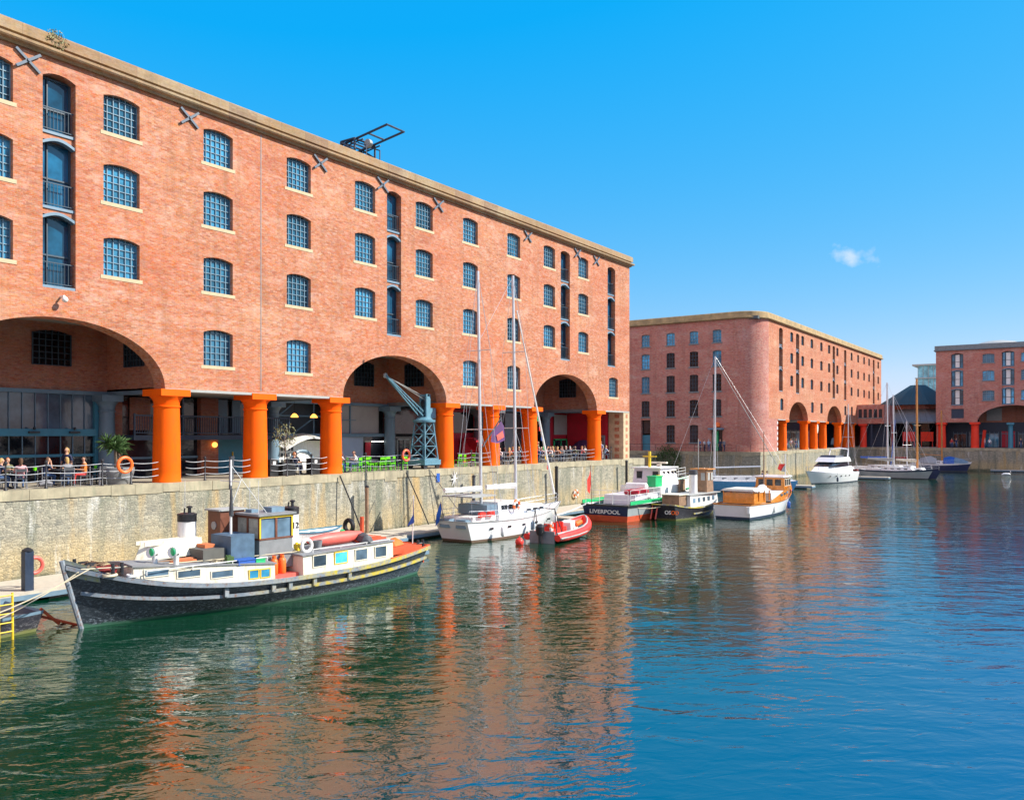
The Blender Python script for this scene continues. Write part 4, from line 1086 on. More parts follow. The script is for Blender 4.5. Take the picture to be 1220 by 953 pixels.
def text_mesh(name, txt, size, mat, parent, loc, rot, depth=0.01, sx=1.0):
    cu = bpy.data.curves.new(name, 'FONT'); cu.body = txt; cu.size = size; cu.extrude = depth; cu.align_x = 'CENTER'; cu.align_y = 'CENTER'; cu.offset = size*0.018
    o = bpy.data.objects.new(name, cu); col.objects.link(o)
    dg = bpy.context.evaluated_depsgraph_get(); dg.update()
    me = bpy.data.meshes.new_from_object(o.evaluated_get(dg)); bpy.data.objects.remove(o)
    me.materials.clear(); me.materials.append(mat)
    p = bpy.data.objects.new(name, me); col.objects.link(p); p.parent = parent; p.location = loc; p.rotation_euler = rot; p.scale = (sx, 1, 1)
    return p
def furled(mb, a, b_, r0, r1, mi=0, n=10, droop=0.0):
    a, b_ = Vector(a), Vector(b_); rnd = random.Random(3)
    mb.tube([a.lerp(b_, i/n) - Vector((0, 0, droop*math.sin(PI*i/n))) for i in range(n+1)], [(r0 + (r1-r0)*i/n)*rnd.uniform(.85, 1.15) for i in range(n+1)], 8, mi)

# scuffed black topsides
def hull_paint(name, c, c2, scuff, wl=None, amt=.6):
    m, nt, N, L, b = newmat(name)
    v = coords(nt); n1 = noise(nt, v, 1.1, 5); cc = mixc(nt, mrange(nt, n1, .3, .7), c, c2)
    v2 = coords(nt, (1, 1, 2.5)); n2 = noise(nt, v2, 9, 6, .75)
    t = N.new('ShaderNodeTexCoord'); s = N.new('ShaderNodeSeparateXYZ'); L.new(t.outputs['Object'], s.inputs[0])
    low = mrange(nt, s.outputs[2], 0.5, 0.0, 0.0, 1.0)
    cc = mixc(nt, mth(nt, 'MULTIPLY', mrange(nt, n2, .51, .64, 0, min(1, amt*1.4)), mth(nt, 'ADD', low, .35)), cc, scuff)
    if wl:
        n3 = noise(nt, v, 3, 4); w = mrange(nt, mth(nt, 'ADD', s.outputs[2], mth(nt, 'MULTIPLY', n3, -.16)), 0.06, -0.02, 0, 1)
        cc = mixc(nt, w, cc, wl)
    L.new(cc, b.inputs['Base Color']); b.inputs['Roughness'].default_value = .38; bump(nt, b, n2, .35, .012)
    return m
def belt_paint():
    m, nt, N, L, b = newmat('rubbing_strake')
    v = coords(nt); n1 = noise(nt, v, 2.0, 6, .7); n2 = noise(nt, coords(nt, (1,1,1)), .35, 4, .6); n3 = noise(nt, v, 7, 5, .7)
    cc = mixc(nt, mrange(nt, n1, .35, .65), (.17,.22,.28), (.30,.33,.36))
    cc = mixc(nt, mrange(nt, n3, .52, .66, 0, .8), cc, (.22,.10,.05))
    t = N.new('ShaderNodeTexCoord'); s = N.new('ShaderNodeSeparateXYZ'); L.new(t.outputs['Object'], s.inputs[0])
    aft = mrange(nt, mth(nt, 'ADD', s.outputs[0], mth(nt, 'MULTIPLY', n2, 7)), 6.5, 3.0, 0, 1)
    cc = mixc(nt, mth(nt, 'MULTIPLY', aft, mrange(nt, n1, .42, .58, 0, .95)), cc, (.50,.40,.03))
    L.new(cc, b.inputs['Base Color']); b.inputs['Roughness'].default_value = .7; bump(nt, b, n3, .4, .01)
    return m
MT['belt'] = belt_paint()
MT['blackhull'] = hull_paint('tarred_hull', (.010,.013,.018), (.022,.03,.04), (.30,.36,.42), (.05,.14,.09))
MT['hullblack2'] = hull_paint('black_hull', (.010,.010,.018), (.02,.02,.03), (.28,.28,.3), (.16,.17,.05), .5)
MT['greyhull'] = hull_paint('grey_green_hull', (.26,.31,.33), (.38,.42,.42), (.55,.57,.55), None, .6)
MT['cream'] = paint('cream_paint', (.72,.68,.56), .5, var=.08, scale=2, dirt=(.50,.33,.12), dirt_amt=.6, streak=True)
MT['lilac'] = paint('lilac_white', (.70,.68,.74), .5, var=.05, dirt=(.4,.36,.33), dirt_amt=.3, streak=True)  # white paint with a faint lilac tint
MT['brownwood'] = paint('brown_wheelhouse', (.16,.055,.03), .45, var=.25, scale=4)
MT['mossstem'] = paint('mossy_grey', (.25,.28,.26), .7, var=.2, scale=3, dirt=(.42,.42,.02), dirt_amt=.9)
MT['rustred'] = paint('rust_red', (.62,.09,.03), .55, var=.15, scale=3, dirt=(.35,.12,.05), dirt_amt=.5)

# ---------------------------------------------------------------- A: old black barge in the foreground
BA = empty('old_barge', 'old black hulled barge with cream cabin, brown wheelhouse and mossy rubbing strakes, nearest boat', 'boat', (-26.75, 22.25, WZ), R(-93.8))
H = Hull(15.9, 4.2, 2.2, .98, 1.20, xo=.3, tr=.42, p=3.0, fl=.14, flb=.80, rake=.62, over=.6, sm=.38, se=3.4)
mb = MB(); H.shell(mb, [('a', -.5), ('a', 0.0), ('f', .30), ('f', .62), ('f', 1.0)], [0, 0, 0, 0], 34); mb.build('hull', MT['blackhull'], BA)
mb = MB(); H.deck(mb, .22, inset=.07); mb.build('deck', MT['grey'], BA)
mb = MB(); H.bulwark(mb, .22, th=.10); H.belt(mb, .94, .10, .15); mb.build('gunwale', MT['belt'], BA)
mb = MB(); H.belt(mb, .56, .10, .12, s1=.985); mb.build('rubbing_strake', MT['belt'], BA)
for i, s in enumerate((.36, .47, .54, .585, .70)):
    for sd in (1, -1):
        mb = MB(); a = H.at(s, .56, sd); b_ = H.at(s, .94, sd)
        mb.cbox(((a.x+b_.x)/2, (a.y+b_.y)/2 + .05*sd, (a.z+b_.z)/2), (.16, .10, b_.z - a.z), 0); mb.build('stanchion', MT['belt'], BA)
# stem post and painted stem head
mb = MB(); mb.tube([H.at(1, 0, absz=z) * 1.0 + Vector((.05, -H.at(1,0,absz=z).y, 0)) for z in (-.4, 0, .5, 1.0, 1.6, 2.28)], .085, 8); mb.build('stem_post', MT['belt'], BA)
mb = MB()
for sd in (1, -1):
    rr = []
    for i in range(6):
        s = .945 + .055*i/5
        rr.append([H.at(s, .80, sd, .012), H.at(s, 1.06, sd, .012)])
    mb.loft(rr, closed=False, caps=False, sm=False)
mb.build('stem_head', MT['mossstem'], BA)
# long trunk cabin in two runs
def trunk(x0, x1, w0, w1, z0, z1a, z1b, name, z0b=None):
    z0b = z0b or z0; mb = MB(); lo = [(x0,-w0/2,z0),(x1,-w1/2,z0b),(x1,w1/2,z0b),(x0,w0/2,z0)]; k_ = .04
    hi = [(x0,-w0/2+k_,z1a),(x1,-w1/2+k_,z1b),(x1,w1/2-k_,z1b),(x0,w0/2-k_,z1a)]
    mb.add(lo + hi, [(0,1,5,4),(1,2,6,5),(2,3,7,6),(3,0,4,7)]); o = mb.build(name, MT['cream'], BA)
    mb = MB(); q = .06
    mb.add([(x0-q,-w0/2-q*.3,z1a),(x1+q,-w1/2-q*.3,z1b),(x1+q,w1/2+q*.3,z1b),(x0-q,w0/2+q*.3,z1a),(x0-q,-w0/2-q*.3,z1a+.05),(x1+q,-w1/2-q*.3,z1b+.05),(x1+q,w1/2+q*.3,z1b+.05),(x0-q,w0/2+q*.3,z1a+.05),(x0-q,0,z1a+.12),(x1+q,0,z1b+.12)],
        [(0,1,5,4),(2,3,7,6),(1,2,6,9,5),(3,0,4,8,7),(4,5,9,8),(8,9,6,7),(0,3,2,1)])
    mb.build('cabin_roof', MT['grey'], BA); return o
fc = trunk(1.25, 6.35, 3.1, 1.7, .80, 1.48, 1.92, 'fore_cabin', 1.3)
ac = trunk(-4.9, -.05, 2.9, 3.1, .72, 1.72, 1.62, 'aft_cabin')
def cabin_win(par, x, xa, wa, xb, wb, z, w, h, m_, fr):
    y = (wa + (wb - wa)*(x - xa)/(xb - xa))/2; a = math.atan2((wb - wa)/2, xb - xa)
    for sd in (1, -1):
        g = MB(); g.box(-w/2, w/2, -.02, .02, -h/2, h/2); o = g.build('window', MT[m_], par, (x, (y + .002 - .02)*sd, z), a*sd)
        g = MB(); e_ = .035
        for q in ((-w/2-e_, w/2+e_, -h/2-e_, -h/2), (-w/2-e_, w/2+e_, h/2, h/2+e_), (-w/2-e_, -w/2, -h/2, h/2), (w/2, w/2+e_, -h/2, h/2)): g.box(q[0], q[1], -.03, .03, q[2], q[3])
        g.build('window_frame', MT[fr], o)
for x, z in ((5.6, 1.66), (4.5, 1.50), (3.3, 1.35)): cabin_win(fc, x, 1.25, 3.1, 6.35, 1.7, z, .78, .22, 'tealpane', 'cream')
cabin_win(fc, 2.1, 1.25, 3.1, 6.35, 1.7, 1.2, .34, .28, 'bluepane', 'yellow'); cabin_win(fc, 1.65, 1.25, 3.1, 6.35, 1.7, 1.19, .34, .28, 'bluepane', 'yellow')
for x, m_ in ((-.85, 'tealpane'), (-1.95, 'bluepane'), (-3.05, 'tealpane'), (-4.15, 'tealpane')): cabin_win(ac, x, -4.9, 2.9, -.05, 3.1, 1.36, .62, .42, m_, 'yellow' if m_ == 'bluepane' else 'cream')
# wheelhouse
mb = MB(); house(mb, .0, 1.5, 1.5, 1.5, 1.2, 2.35, ty=.0, mi=0, y=.15); wh = mb.build('wheelhouse', MT['grey'], BA)
mb = MB(); 
for x, y in ((.02, .88), (1.48, .88), (1.48, -.58), (.02, -.58), (1.48, .15), (.75, .88)): mb.cbox((x, y, 2.8), (.09, .09, .95))
mb.box(-.03, 1.53, -.63, .93, 3.15, 3.25); mb.box(-.02, 1.52, -.62, .92, 2.33, 2.40)
mb.build('window_posts', MT['brownwood'], wh)
mb = MB(); mb.box(.06, .71, .87, .89, 2.4, 3.15); mb.box(.8, 1.44, .87, .89, 2.4, 3.15); mb.build('side_window', MT['tealpane'], wh)
mb = MB(); mb.box(1.47, 1.49, .2, .83, 2.4, 3.15); mb.box(1.47, 1.49, -.53, .1, 2.4, 3.15); mb.build('front_window', paint('pale_reflecting_glass', (.35,.38,.33), .2, var=.3), wh)
mb = MB()
for q in ((.0, .06, 2.4, 3.2), (1.46, 1.52, 2.4, 3.2), (.0, 1.52, 3.16, 3.24)): mb.box(q[0], q[1], .925, .945, q[2], q[3])
mb.build('yellow_trim', MT['yellow'], wh)
mb = MB(); mb.box(-.12, 1.62, -.72, 1.02, 3.25, 3.33); mb.build('wheelhouse_roof', MT['grey'], wh)
mb = MB(); mb.box(.1, .7, .0, .55, 3.33, 3.52); mb.box(1.0, 1.3, -.3, .1, 3.33, 3.45); mb.build('roof_box', MT['bluegrey'], wh)
mb = MB(); house(mb, 1.2, 2.25, .85, .85, 1.3, 3.42, ty=.0, y=-.95); ch = mb.build('companionway', MT['brownwood'], BA)
mb = MB(); mb.box(1.1, 2.35, -1.45, -.45, 3.42, 3.48); mb.build('companion_roof', MT['palegrey'], ch)
mb = MB(); mb.lathe([(.16, 0), (.16, .03)], 16)
for i, p in enumerate(mb.v): mb.v[i] = (2.25 + p[2], -.95 + p[0], 2.85 + p[1])
mb.build('porthole', MT['palegrey'], ch)
# deck boxes in front of the wheelhouse
mb = MB(); mb.box(1.75, 2.75, -.35, .95, 1.5, 2.62); o = mb.build('deck_locker', paint('chalky_blue', (.07,.13,.20), .6, var=.25), BA)
mb = MB(); mb.box(2.85, 3.75, -.55, .75, 1.5, 2.2); mb.build('deck_locker', paint('drab_locker', (.10,.10,.09), .7, var=.2), BA)
mb = MB(); mb.box(3.0, 3.4, -.3, .3, 2.2, 2.32); mb.build('red_tray', MT['terracotta'], BA)
# two white funnels with black caps
for lx, y, txt in ((3.35, -1.0, None), (-.85, -.35, '12')):
    mb = MB(); mb.lathe([(.33, 0), (.33, 1.75), (.30, 1.78)], 24, (lx, y, 1.55)); o = mb.build('funnel', MT['white'], BA)
    mb = MB(); mb.lathe([(.345, 0), (.345, .22), (.36, .24), (.36, .28), (.2, .32)], 24, (lx, y, 3.1)); mb.lathe([(.06, 0), (.06, .2), (.11, .22), (.11, .27), (.02, .3)], 10, (lx - .1, y, 3.38)); mb.tube([(lx + .12, y, 3.38), (lx + .12, y + .05, 3.6)], .03); mb.build('funnel_cap', MT['iron'], o)
    if txt: text_mesh('funnel_number', txt, .34, MT['black'], o, (lx + .0, y + .335, 2.65), (R(90), 0, R(180)), .006)
# gas bottles, vents, coils, hatch
mb = MB(); mb.box(-.0, 1.25, -1.2, 1.3, .75, 1.0); mb.build('side_deck', MT['pinkred'], BA)
mast_ = MB(); mast_.tube([(2.3, .25, 1.6), (2.3, .25, 5.4)], [.05, .035], 8); mast_.tube([(2.3, -.45, 4.6), (2.3, .85, 4.6)], .02); mast_.tube([(2.3, .25, 3.6), (2.0, .5, 4.7)], .02)
mast_.build('mast', MT['white'], BA)
mb = MB(); furled(mb, (2.32, .25, 4.3), (2.1, .0, 5.5), .06, .10); furled(mb, (2.3, .28, 3.3), (2.35, .35, 4.3), .09, .04); mb.build('furled_flag', MT['darkgrey'], BA)
mb = MB(); stays(mb, [((2.3, .25, 5.2), (-.2, .9, 1.7)), ((3.2, -1.4, 1.4), (3.2, -1.4, 4.6)), ((1.4, .7, 3.3), (1.4, .7, 4.6)), ((.9, -.6, 3.3), (.9, -.6, 4.5))], .011); mb.build('rigging', MT['wirewhite'], BA)
mb = MB(); mb.lathe([(.42, 0), (.46, .1), (.46, .32)], 20, (6.95, -.1, 1.55)); mb.torus((6.95, -.1, 1.87), .46, .05, 22, 8, axis='Z'); mb.build('hatch_coaming', MT['maroon'], BA)
mb = MB(); mb.lathe([(.40, 0), (.02, .12)], 20, (6.95, -.1, 1.72)); mb.build('hatch_cover', MT['rustred'], BA)
for lx, y in ((5.4, .45), (4.9, .95)):
    mb = MB(); mb.lathe([(.09, 0), (.09, .3)], 12, (lx, y, 1.75)); mb.tube([(lx, y, 2.0), (lx, y, 2.18), (lx + .08, y + .03, 2.28), (lx + .2, y + .08, 2.3)], [.09, .11, .15, .19], 12); o = mb.build('cowl_vent', MT['white'], BA)
    mb = MB(); mb.ball((lx + .18, y + .075, 2.3), .15, sc=(.3, 1, 1)); mb.build('vent_mouth', MT['dkgreen'], o)
mb = MB(); mb.tube(sag((7.9, .45, 2.0), (-.3, 1.0, 1.75), .05, 14), .02, 4); mb.build('jackline', MT['rope'], BA)
def coil(mb, c, r, n=5, t=.025):
    pts = []
    for i in range(n*14): a = 2*PI*i/14; rr = r*(1 - .1*math.sin(i*.37)); pts.append((c[0] + rr*math.cos(a), c[1] + rr*math.sin(a), c[2] + i*.0009))
    mb.tube(pts, t, 5)
# windlass at the bow
mb = MB(); mb.tube([(7.5, -.4, 2.0), (7.5, .4, 2.0)], .11, 10); mb.box(7.35, 7.65, -.3, -.22, 1.6, 2.15); mb.box(7.35, 7.65, .22, .3, 1.6, 2.15); mb.tube([(7.9, 0, 1.8), (7.9, 0, 2.3)], .06, 8); mb.build('windlass', MT['iron'], BA)
# stern well, rudder head and red davit
mb = MB(); H.bulwark(mb, .75, th=.08, s0=0, s1=.20); mb.build('stern_bulwark', MT['rustred'], BA)
mb = MB()
for i in range(12):
    s = i/11*.19; q = H.at(s, 1.0); mb.add([(q.x + .1, q.y - .1, q.z + .015), (q.x + .1, -q.y + .1, q.z + .015)] , [], 0)
mb = MB(); H.belt(mb, 1.02, .06, .07, s1=.2); mb.build('stern_rail', MT['rustred'], BA)
mb = MB(); mb.box(-7.0, -4.95, -1.1, 1.1, 1.05, 1.34); mb.build('stern_locker', MT['rustred'], BA)
mb = MB(); mb.tube([(-4.3, .1, 1.7), (-4.3, .1, 2.75)], .09, 8); mb.tube([(-4.3, .1, 1.9), (-5.2, .3, 1.75)], .10, 8); mb.box(-5.0, -3.4, -.6, .9, 1.78, 1.86); mb.build('red_davit', MT['rustred'], BA)
mb = MB(); mb.tube([(-7.5, 0, 1.2), (-7.5, 0, 1.25), (-7.55, .02, 3.5)], .025, 6); fl_ = mb.build('flagstaff', MT['white'], BA)
mb = MB(); mb.add([(-7.55, .02, 3.4), (-7.55, .02, 2.65), (-7.25, .35, 2.25), (-7.05, .55, 2.0), (-7.0, .62, 2.25), (-7.3, .3, 2.75), (-7.05,.1,2.1)], [(0,1,5),(1,2,5),(2,3,4,5),(1,6,2)]); mb.build('ensign', MT['blue'], fl_)
mb = MB(); railing(mb, [(x, 1.42, 1.66) for x in (-4.7, -3.4, -2.0, -.6)], .16, .018, (1.0,)); railing(mb, [(x, 1.0 + .08*(6.4 - x), 1.62) for x in (6.0, 4.4, 2.9, 1.5)], .14, .018, (1.0,)); mb.build('grab_rail', MT['white'], BA)
def boat_point(lx, ly, z, root=BA):
    a = root.rotation_euler[2]; return (root.location.x + lx*math.cos(a) - ly*math.sin(a), root.location.y + lx*math.sin(a) + ly*math.cos(a), root.location.z + z)
RB = R(-93.8)
# loose things lying on the barge: things of their own
t_ = MB(); ht = Hull(2.5, 1.1, .58, .46, .50, tr=.75, fl=.22, flb=.6, rake=.25, over=.05)
ht.shell(t_, [('a', -.10), ('a', .02), ('a', .14), ('f', .8), ('f', 1)], [0, 0, 0, 0], 16); ht.belt(t_, .97, .04, .06)
t_.v = [(x, -y, .62 - z) for x, y, z in t_.v]
for y in (-.3, 0, .3): t_.box(-1.2, 1.0, y - .02, y + .02, .60, .74)
cover = t_.build('upturned_tender', MT['cream'], None, boat_point(4.35, -.65, 1.80), RB)
tag(cover, 'white upturned tender lying on the fore cabin roof of the black barge', 'dinghy')
k_ = MB(); k_.tube([(-1.6, 0, 0), (-1.35, 0, .01), (-.6, 0, .0), (.6, 0, 0), (1.35, 0, .01), (1.6, 0, .02)], [.03, .17, .26, .26, .17, .03], 12)
tag(k_.build('canoe', MT['pinkred'], None, boat_point(-2.5, .55, 2.02), RB + .03), 'long faded red canoe on the aft cabin roof of the black barge', 'canoe')
hd = Hull(2.6, 1.05, .42, .32, .36, tr=.7, fl=.2, flb=.6, rake=.2, over=.05)
dg_ = empty('rowing_dinghy', 'small white rowing dinghy on the far side of the barge roof, behind the red canoe', 'dinghy', boat_point(-2.5, -.65, 1.95), RB + PI)
mb = MB(); hd.shell(mb, [('a', -.12), ('a', 0), ('f', 1)], [0, 0], 14); mb.build('hull', MT['white'], dg_)
mb = MB(); hd.belt(mb, .97, .03, .05); mb.build('gunwale', MT['bluesteel'], dg_)
mb = MB(); mb.box(-.1, .12, -.45, .45, .2, .23); mb.box(-.9, -.7, -.4, .4, .2, .23); mb.build('thwart', MT['wood'], dg_)
def gas(loc, label):
    r = empty('gas_bottle', label, 'gas bottle', loc, 0, 'orange gas bottles')
    g = MB(); g.lathe([(.13, 0), (.15, .03), (.15, .48), (.12, .57), (.05, .63)], 14); g.build('cylinder', MT['lifering'], r)
    g = MB(); g.lathe([(.08, .62), (.08, .72)], 10, caps=False); g.lathe([(.03, .6), (.03, .7)], 8); g.build('valve_guard', MT['lifering'], r)
gas(boat_point(.95, 1.05, 1.0), 'orange gas bottle beside the wheelhouse, nearer the bow of the two')
gas(boat_point(.55, 1.0, 1.0), 'orange gas bottle beside the wheelhouse, nearer the stern of the two')
g = MB(); g.torus((0, 0, 0), .24, .07, 20, 8, axis='Y'); tag(g.build('life_ring', MT['white'], None, boat_point(-.55, 1.1, 1.95), RB), 'white life ring standing on the barge deck beside the canoe', 'life ring')
for i, (lx, ly, zz, r, m_, lb) in enumerate(((7.1, .75, 1.72, .2, 'rope', 'pale rope coil on the barge foredeck nearest the rail'), (6.4, .85, 1.62, .16, 'wirewhite', 'white rope coil behind the foredeck hatch'), (-4.0, .6, 1.88, .15, 'rope', 'rope coil beside the red davit'))):
    g = MB(); coil(g, (0, 0, 0), r, 5); tag(g.build('rope_coil', MT[m_], None, boat_point(lx, ly, zz), 0), lb, 'rope', 'rope coils on the barge')
g = MB(); g.box(-.35, .35, -.22, .22, 0, .16); g.box(-.38, .38, -.25, .25, .16, .2); tag(g.build('storage_crate', MT['blue'], None, boat_point(2.35, 1.15, 1.58), RB), 'bright blue tray box at the foot of the dark lockers', 'box')
g = MB(); g.box(-.2, .2, -.15, .15, 0, .14); g.box(-.22, .22, -.17, .17, .14, .17); tag(g.build('storage_crate', MT['dkgreen'], None, boat_point(1.75, 1.2, 1.55), RB), 'small green and white box beside the blue tray', 'box')
g = MB(); g.lathe([(.05, 0), (.22, .05), (.22, .28), (.14, .3)], 14); tag(g.build('bucket', MT['dkgreen'], None, boat_point(-3.9, -.9, 1.85), 0), 'green drum on the aft cabin roof by the davit', 'drum')
g = MB(); g.box(-.45, .45, -.12, .12, 0, .1); g.box(-.3, .3, -.1, .14, .1, .18); tag(g.build('timber_baulk', MT['terracotta'], None, boat_point(4.4, .55, 1.8), RB), 'orange painted timber lying on the fore cabin roof', 'timber')
def tyre(loc, rz, label):
    g = MB(); g.torus((0, 0, 0), .27, .10, 18, 8, axis='X'); tag(g.build('tyre_fender', MT['black'], None, loc, rz), label, 'tyre')
tyre(boat_point(-4.5, -1.0, 2.25), RB, 'black tyre standing on the barge behind the red davit')

# ---------------------------------------------------------------- B: white ketch
KE = empty('sailing_ketch', 'white two masted sailing yacht moored between the black barge and the red inflatable', 'sailing boat', (-31.1, 43.2, WZ), R(90))
H = Hull(12.4, 3.7, 1.65, 1.15, 1.25, tr=.66, p=2.1, fl=.10, flb=.75, rake=1.3, over=.6, xo=1.6)
mb = MB(); H.shell(mb, [('a', -.4), ('a', .0), ('a', .14), ('f', .92), ('f', 1)], [1, 1, 0, 0], 30); mb.build('hull', [MT['cleanwhite'], paint('boot_brown', (.15,.09,.06), .5)], KE)
mb = MB(); H.deck(mb, .08); mb.build('deck', MT['white'], KE)
mb = MB(); H.belt(mb, .99, .035, .05); mb.build('toe_rail', MT['palegrey'], KE)
mb = MB(); house(mb, -1.2, 5.0, 2.4, 1.3, 1.1, 1.75, .1, .5, .12); cb_ = mb.build('coachroof', MT['cleanwhite'], KE)
mb = MB(); house(mb, -1.4, 1.6, 2.5, 2.2, 1.1, 2.2, .1, .7, .2); dh = mb.build('deckhouse', MT['cleanwhite'], KE)
for x, w in ((-.7, .6), (.1, .6), (.8, .5)): side_win(dh, x, 1.12, 1.85, w, .3, 'darkpane')
for x in (2.2, 3.1, 4.0): side_win(cb_, x, 1.0 - .1*(x - 2.2), 1.5, .5, .14, 'darkpane')
for x in (-2.6, -1.0, .5, 2.1, 4.3): side_win(KE, x, H.at((x + 4.6)/12.4, .62).y + .0, .74, .32, .11, 'darkpane', name='portlight')
mb = MB(); mb.box(-3.9, -1.6, -1.1, 1.1, 1.15, 1.45); mb.box(-3.7, -1.9, -.7, .7, 1.45, 1.47); mb.build('cockpit_coaming', MT['white'], KE)
mb = MB(); mb.box(-4.0, -1.6, -1.15, 1.15, 2.62, 2.7); mb.build('cockpit_canopy', MT['palegrey'], KE)
mb = MB(); mb.box(-2.5, -1.5, -1.1, 1.1, 1.5, 2.1); mb.build('spray_hood', MT['bluegrey'], KE)
mb = MB(); stays(mb, [((-4.0, y, 1.4), (-4.0, y, 2.65)) for y in (-1.1, 1.1)] + [((-1.7, y, 1.4), (-1.7, y, 2.65)) for y in (-1.1, 1.1)], .02); mb.build('canopy_frame', MT['steel'], KE)
for nm, x, top, lean in (('mizzen', -1.6, 16.4, -.35), ('main', 2.2, 16.7, -.35)):
    mb = MB(); mb.tube([(x, 0, 1.2), (x + lean, 0, top)], [.105, .085], 10); mm = mb.build(nm + '_mast', MT['mast'], KE)
    mb = MB()
    for f in (.36, .68):
        q = Vector((x, 0, 1.2)).lerp(Vector((x + lean, 0, top)), f); mb.tube([q + Vector((0, -1.25 + f*.5, .0)), q, q + Vector((0, 1.25 - f*.5, 0))], .03, 5)
    mb.build('spreaders', MT['mast'], mm)
    mb = MB(); t0 = Vector((x + lean, 0, top - .1)); L0 = Vector((x, 0, 1.2)); segs = []
    for sd in (1, -1):
        sp1 = L0.lerp(t0, .36) + Vector((0, sd*1.07, 0)); sp2 = L0.lerp(t0, .68) + Vector((0, sd*.91, 0))
        segs += [(t0, sp2), (sp2, sp1), (sp1, (x - .2, sd*1.75, 1.15)), (L0.lerp(t0, .36), (x + .5, sd*1.7, 1.15)), (L0.lerp(t0, .68), (x - .7, sd*1.75, 1.15))]
    segs += [(t0, (7.1 if nm == 'main' else 1.9, 0, 1.7 if nm == 'main' else 2.2)), (t0, (-4.4 if nm == 'mizzen' else -1.9, 0, 1.3 if nm == 'mizzen' else 12))]
    stays(mb, segs, .012); mb.build('rigging', MT['wire'], mm)
    mb = MB(); bl = 3.6 if nm == 'mizzen' else 3.3
    mb.tube([(x - .1, 0, 2.9), (x - bl, 0, 3.0)], .06, 8); furled(mb, (x - .1, 0, 3.05), (x - bl, 0, 3.12), .16, .10); mb.build('boom', MT['white'], mm)
mb = MB(); furled(mb, (6.95, 0, 2.2), (2.3, 0, 14.5), .09, .04); mb.build('furled_jib', MT['white'], KE)
mb = MB()
for i, m_ in enumerate((0, 1, 2, 3, 0, 2)):
    q = Vector((7.0, .02, 2.4)).lerp(Vector((2.4, 0, 14.5)), .14 + i*.055); mb.box(q.x - .14, q.x + .14, .12, .15, q.z - .16, q.z + .16, m_)
mb.build('signal_flags', [MT['red'], MT['yellow'], MT['dkgreen'], MT['blue']], KE)
mb = MB(); pts = [H.at(s, 1, sd, -.1) + Vector((0,0,.02)) for sd in (1,) for s in (.02, .16, .30, .44, .58, .72, .86, .97)]
railing(mb, pts, .6, .013); railing(mb, [Vector((p.x, -p.y, p.z)) for p in pts], .6, .013); mb.build('guard_rail', MT['steel'], KE)
mb = MB(); mb.tube([(-1.6, -.1, 5.6), (-.2, -.5, 7.4)], .05); o = mb.build('flag_gaff', MT['darkgrey'], KE)
mb = MB(); mb.add([(-.9,-.3,6.5),(-.2,-.5,7.2),(.05,-.55,6.9),(.1,-.6,6.0),(-.5,-.45,5.8),(-1.0,-.3,5.9)], [(0,1,2,3,4,5)]); mb.add([(-.6,-.44,6.3),(-.1,-.56,6.6),(.0,-.6,6.2),(-.5,-.47,5.95)], [(0,1,2,3)], 1); mb.build('hanging_ensign', [MT['purple'], MT['pinkred']], o)
mb = MB(); mb.tube([(-4.5, .6, 1.2), (-4.8, .6, 2.4)], .02); o = mb.build('flagstaff', MT['wood'], KE)
mb = MB(); mb.add([(-4.8,.6,2.4),(-4.72,.6,1.9),(-4.75,.75,1.2),(-4.8,1.0,.9),(-4.9,.85,1.6)], [(0,1,4),(1,2,4),(2,3,4)]); mb.build('ensign', MT['blue'], o)
mb = MB(); mb.box(-4.5, -4.0, -1.0, -.3, .85, 1.35); mb.box(-4.5, -4.0, .2, .95, .85, 1.35); mb.build('transom_locker', MT['bluegrey'], KE)
for i, (lx, lb) in enumerate(((-3.2, 'red cushion on the yacht cockpit nearer its stern'), (-2.3, 'red cushion on the yacht cockpit nearer its mast'))):
    g = MB(); g.cbox((0, 0, .13), (.55, .2, .26)); g.cbox((0, 0, .27), (.5, .16, .04)); tag(g.build('cushion', MT['red'], None, (-31.1 + 1.25, 43.2 + lx, WZ + 1.45), R(90)), lb, 'cushion', 'red cushions on the white yacht')
g = MB(); g.torus((0, 0, 0), .30, .075, 22, 8, axis='X', mi2=1); tag(g.build('life_ring', [MT['lifering'], MT['white']], None, (-31.1 + 1.35, 43.2 + .3, WZ + 1.95), 0), 'orange life ring on the deckhouse side of the white two masted yacht', 'life ring')

# ---------------------------------------------------------------- C: red inflatable
RI = empty('inflatable_boat', 'red and grey rigid inflatable boat with black outboard, beside the white yacht', 'inflatable boat', (-26.9, 44.4, WZ), R(97))
def rib_path(sc=1.0, lift=0.0): return [(-3.0, 1.0), (-2.0, 1.05), (-.6, 1.08), (.8, 1.02), (1.9, .82), (2.7, .5), (3.2, .17), (3.3, 0)]
pp = rib_path(); pz = [.34, .34, .35, .40, .52, .68, .82, .86]
full = [(x, y, z) for (x, y), z in zip(pp, pz)] + [(x, -y, z) for (x, y), z in reversed(list(zip(pp, pz))[:-1])]
mb = MB(); rad = [.20] + [.27]*(len(full) - 2) + [.20]; mb.tube(full, rad, 14); mb.build('tube', MT['red'], RI)
mb = MB(); mb.tube([(x*1.0, y*1.225, z - .02) for x, y, z in full], .055, 8)
mb.tube([(x, y*.98, z + .24) for x, y, z in full], .07, 8); mb.build('rubbing_strip', MT['palegrey'], RI)
mb = MB(); mb.loft([[(x, -y*.8, .25 if x < 2.5 else .4), (x, 0, -.15 if x < 2 else .1), (x, y*.8, .25 if x < 2.5 else .4)] for x, y in pp[:-1]], closed=False, caps=False, sm=False)
mb.box(-2.9, 2.2, -.85, .85, .2, .25); mb.box(-3.0, -2.9, -.8, .8, 0, .7); mb.build('hull', MT['grey'], RI)
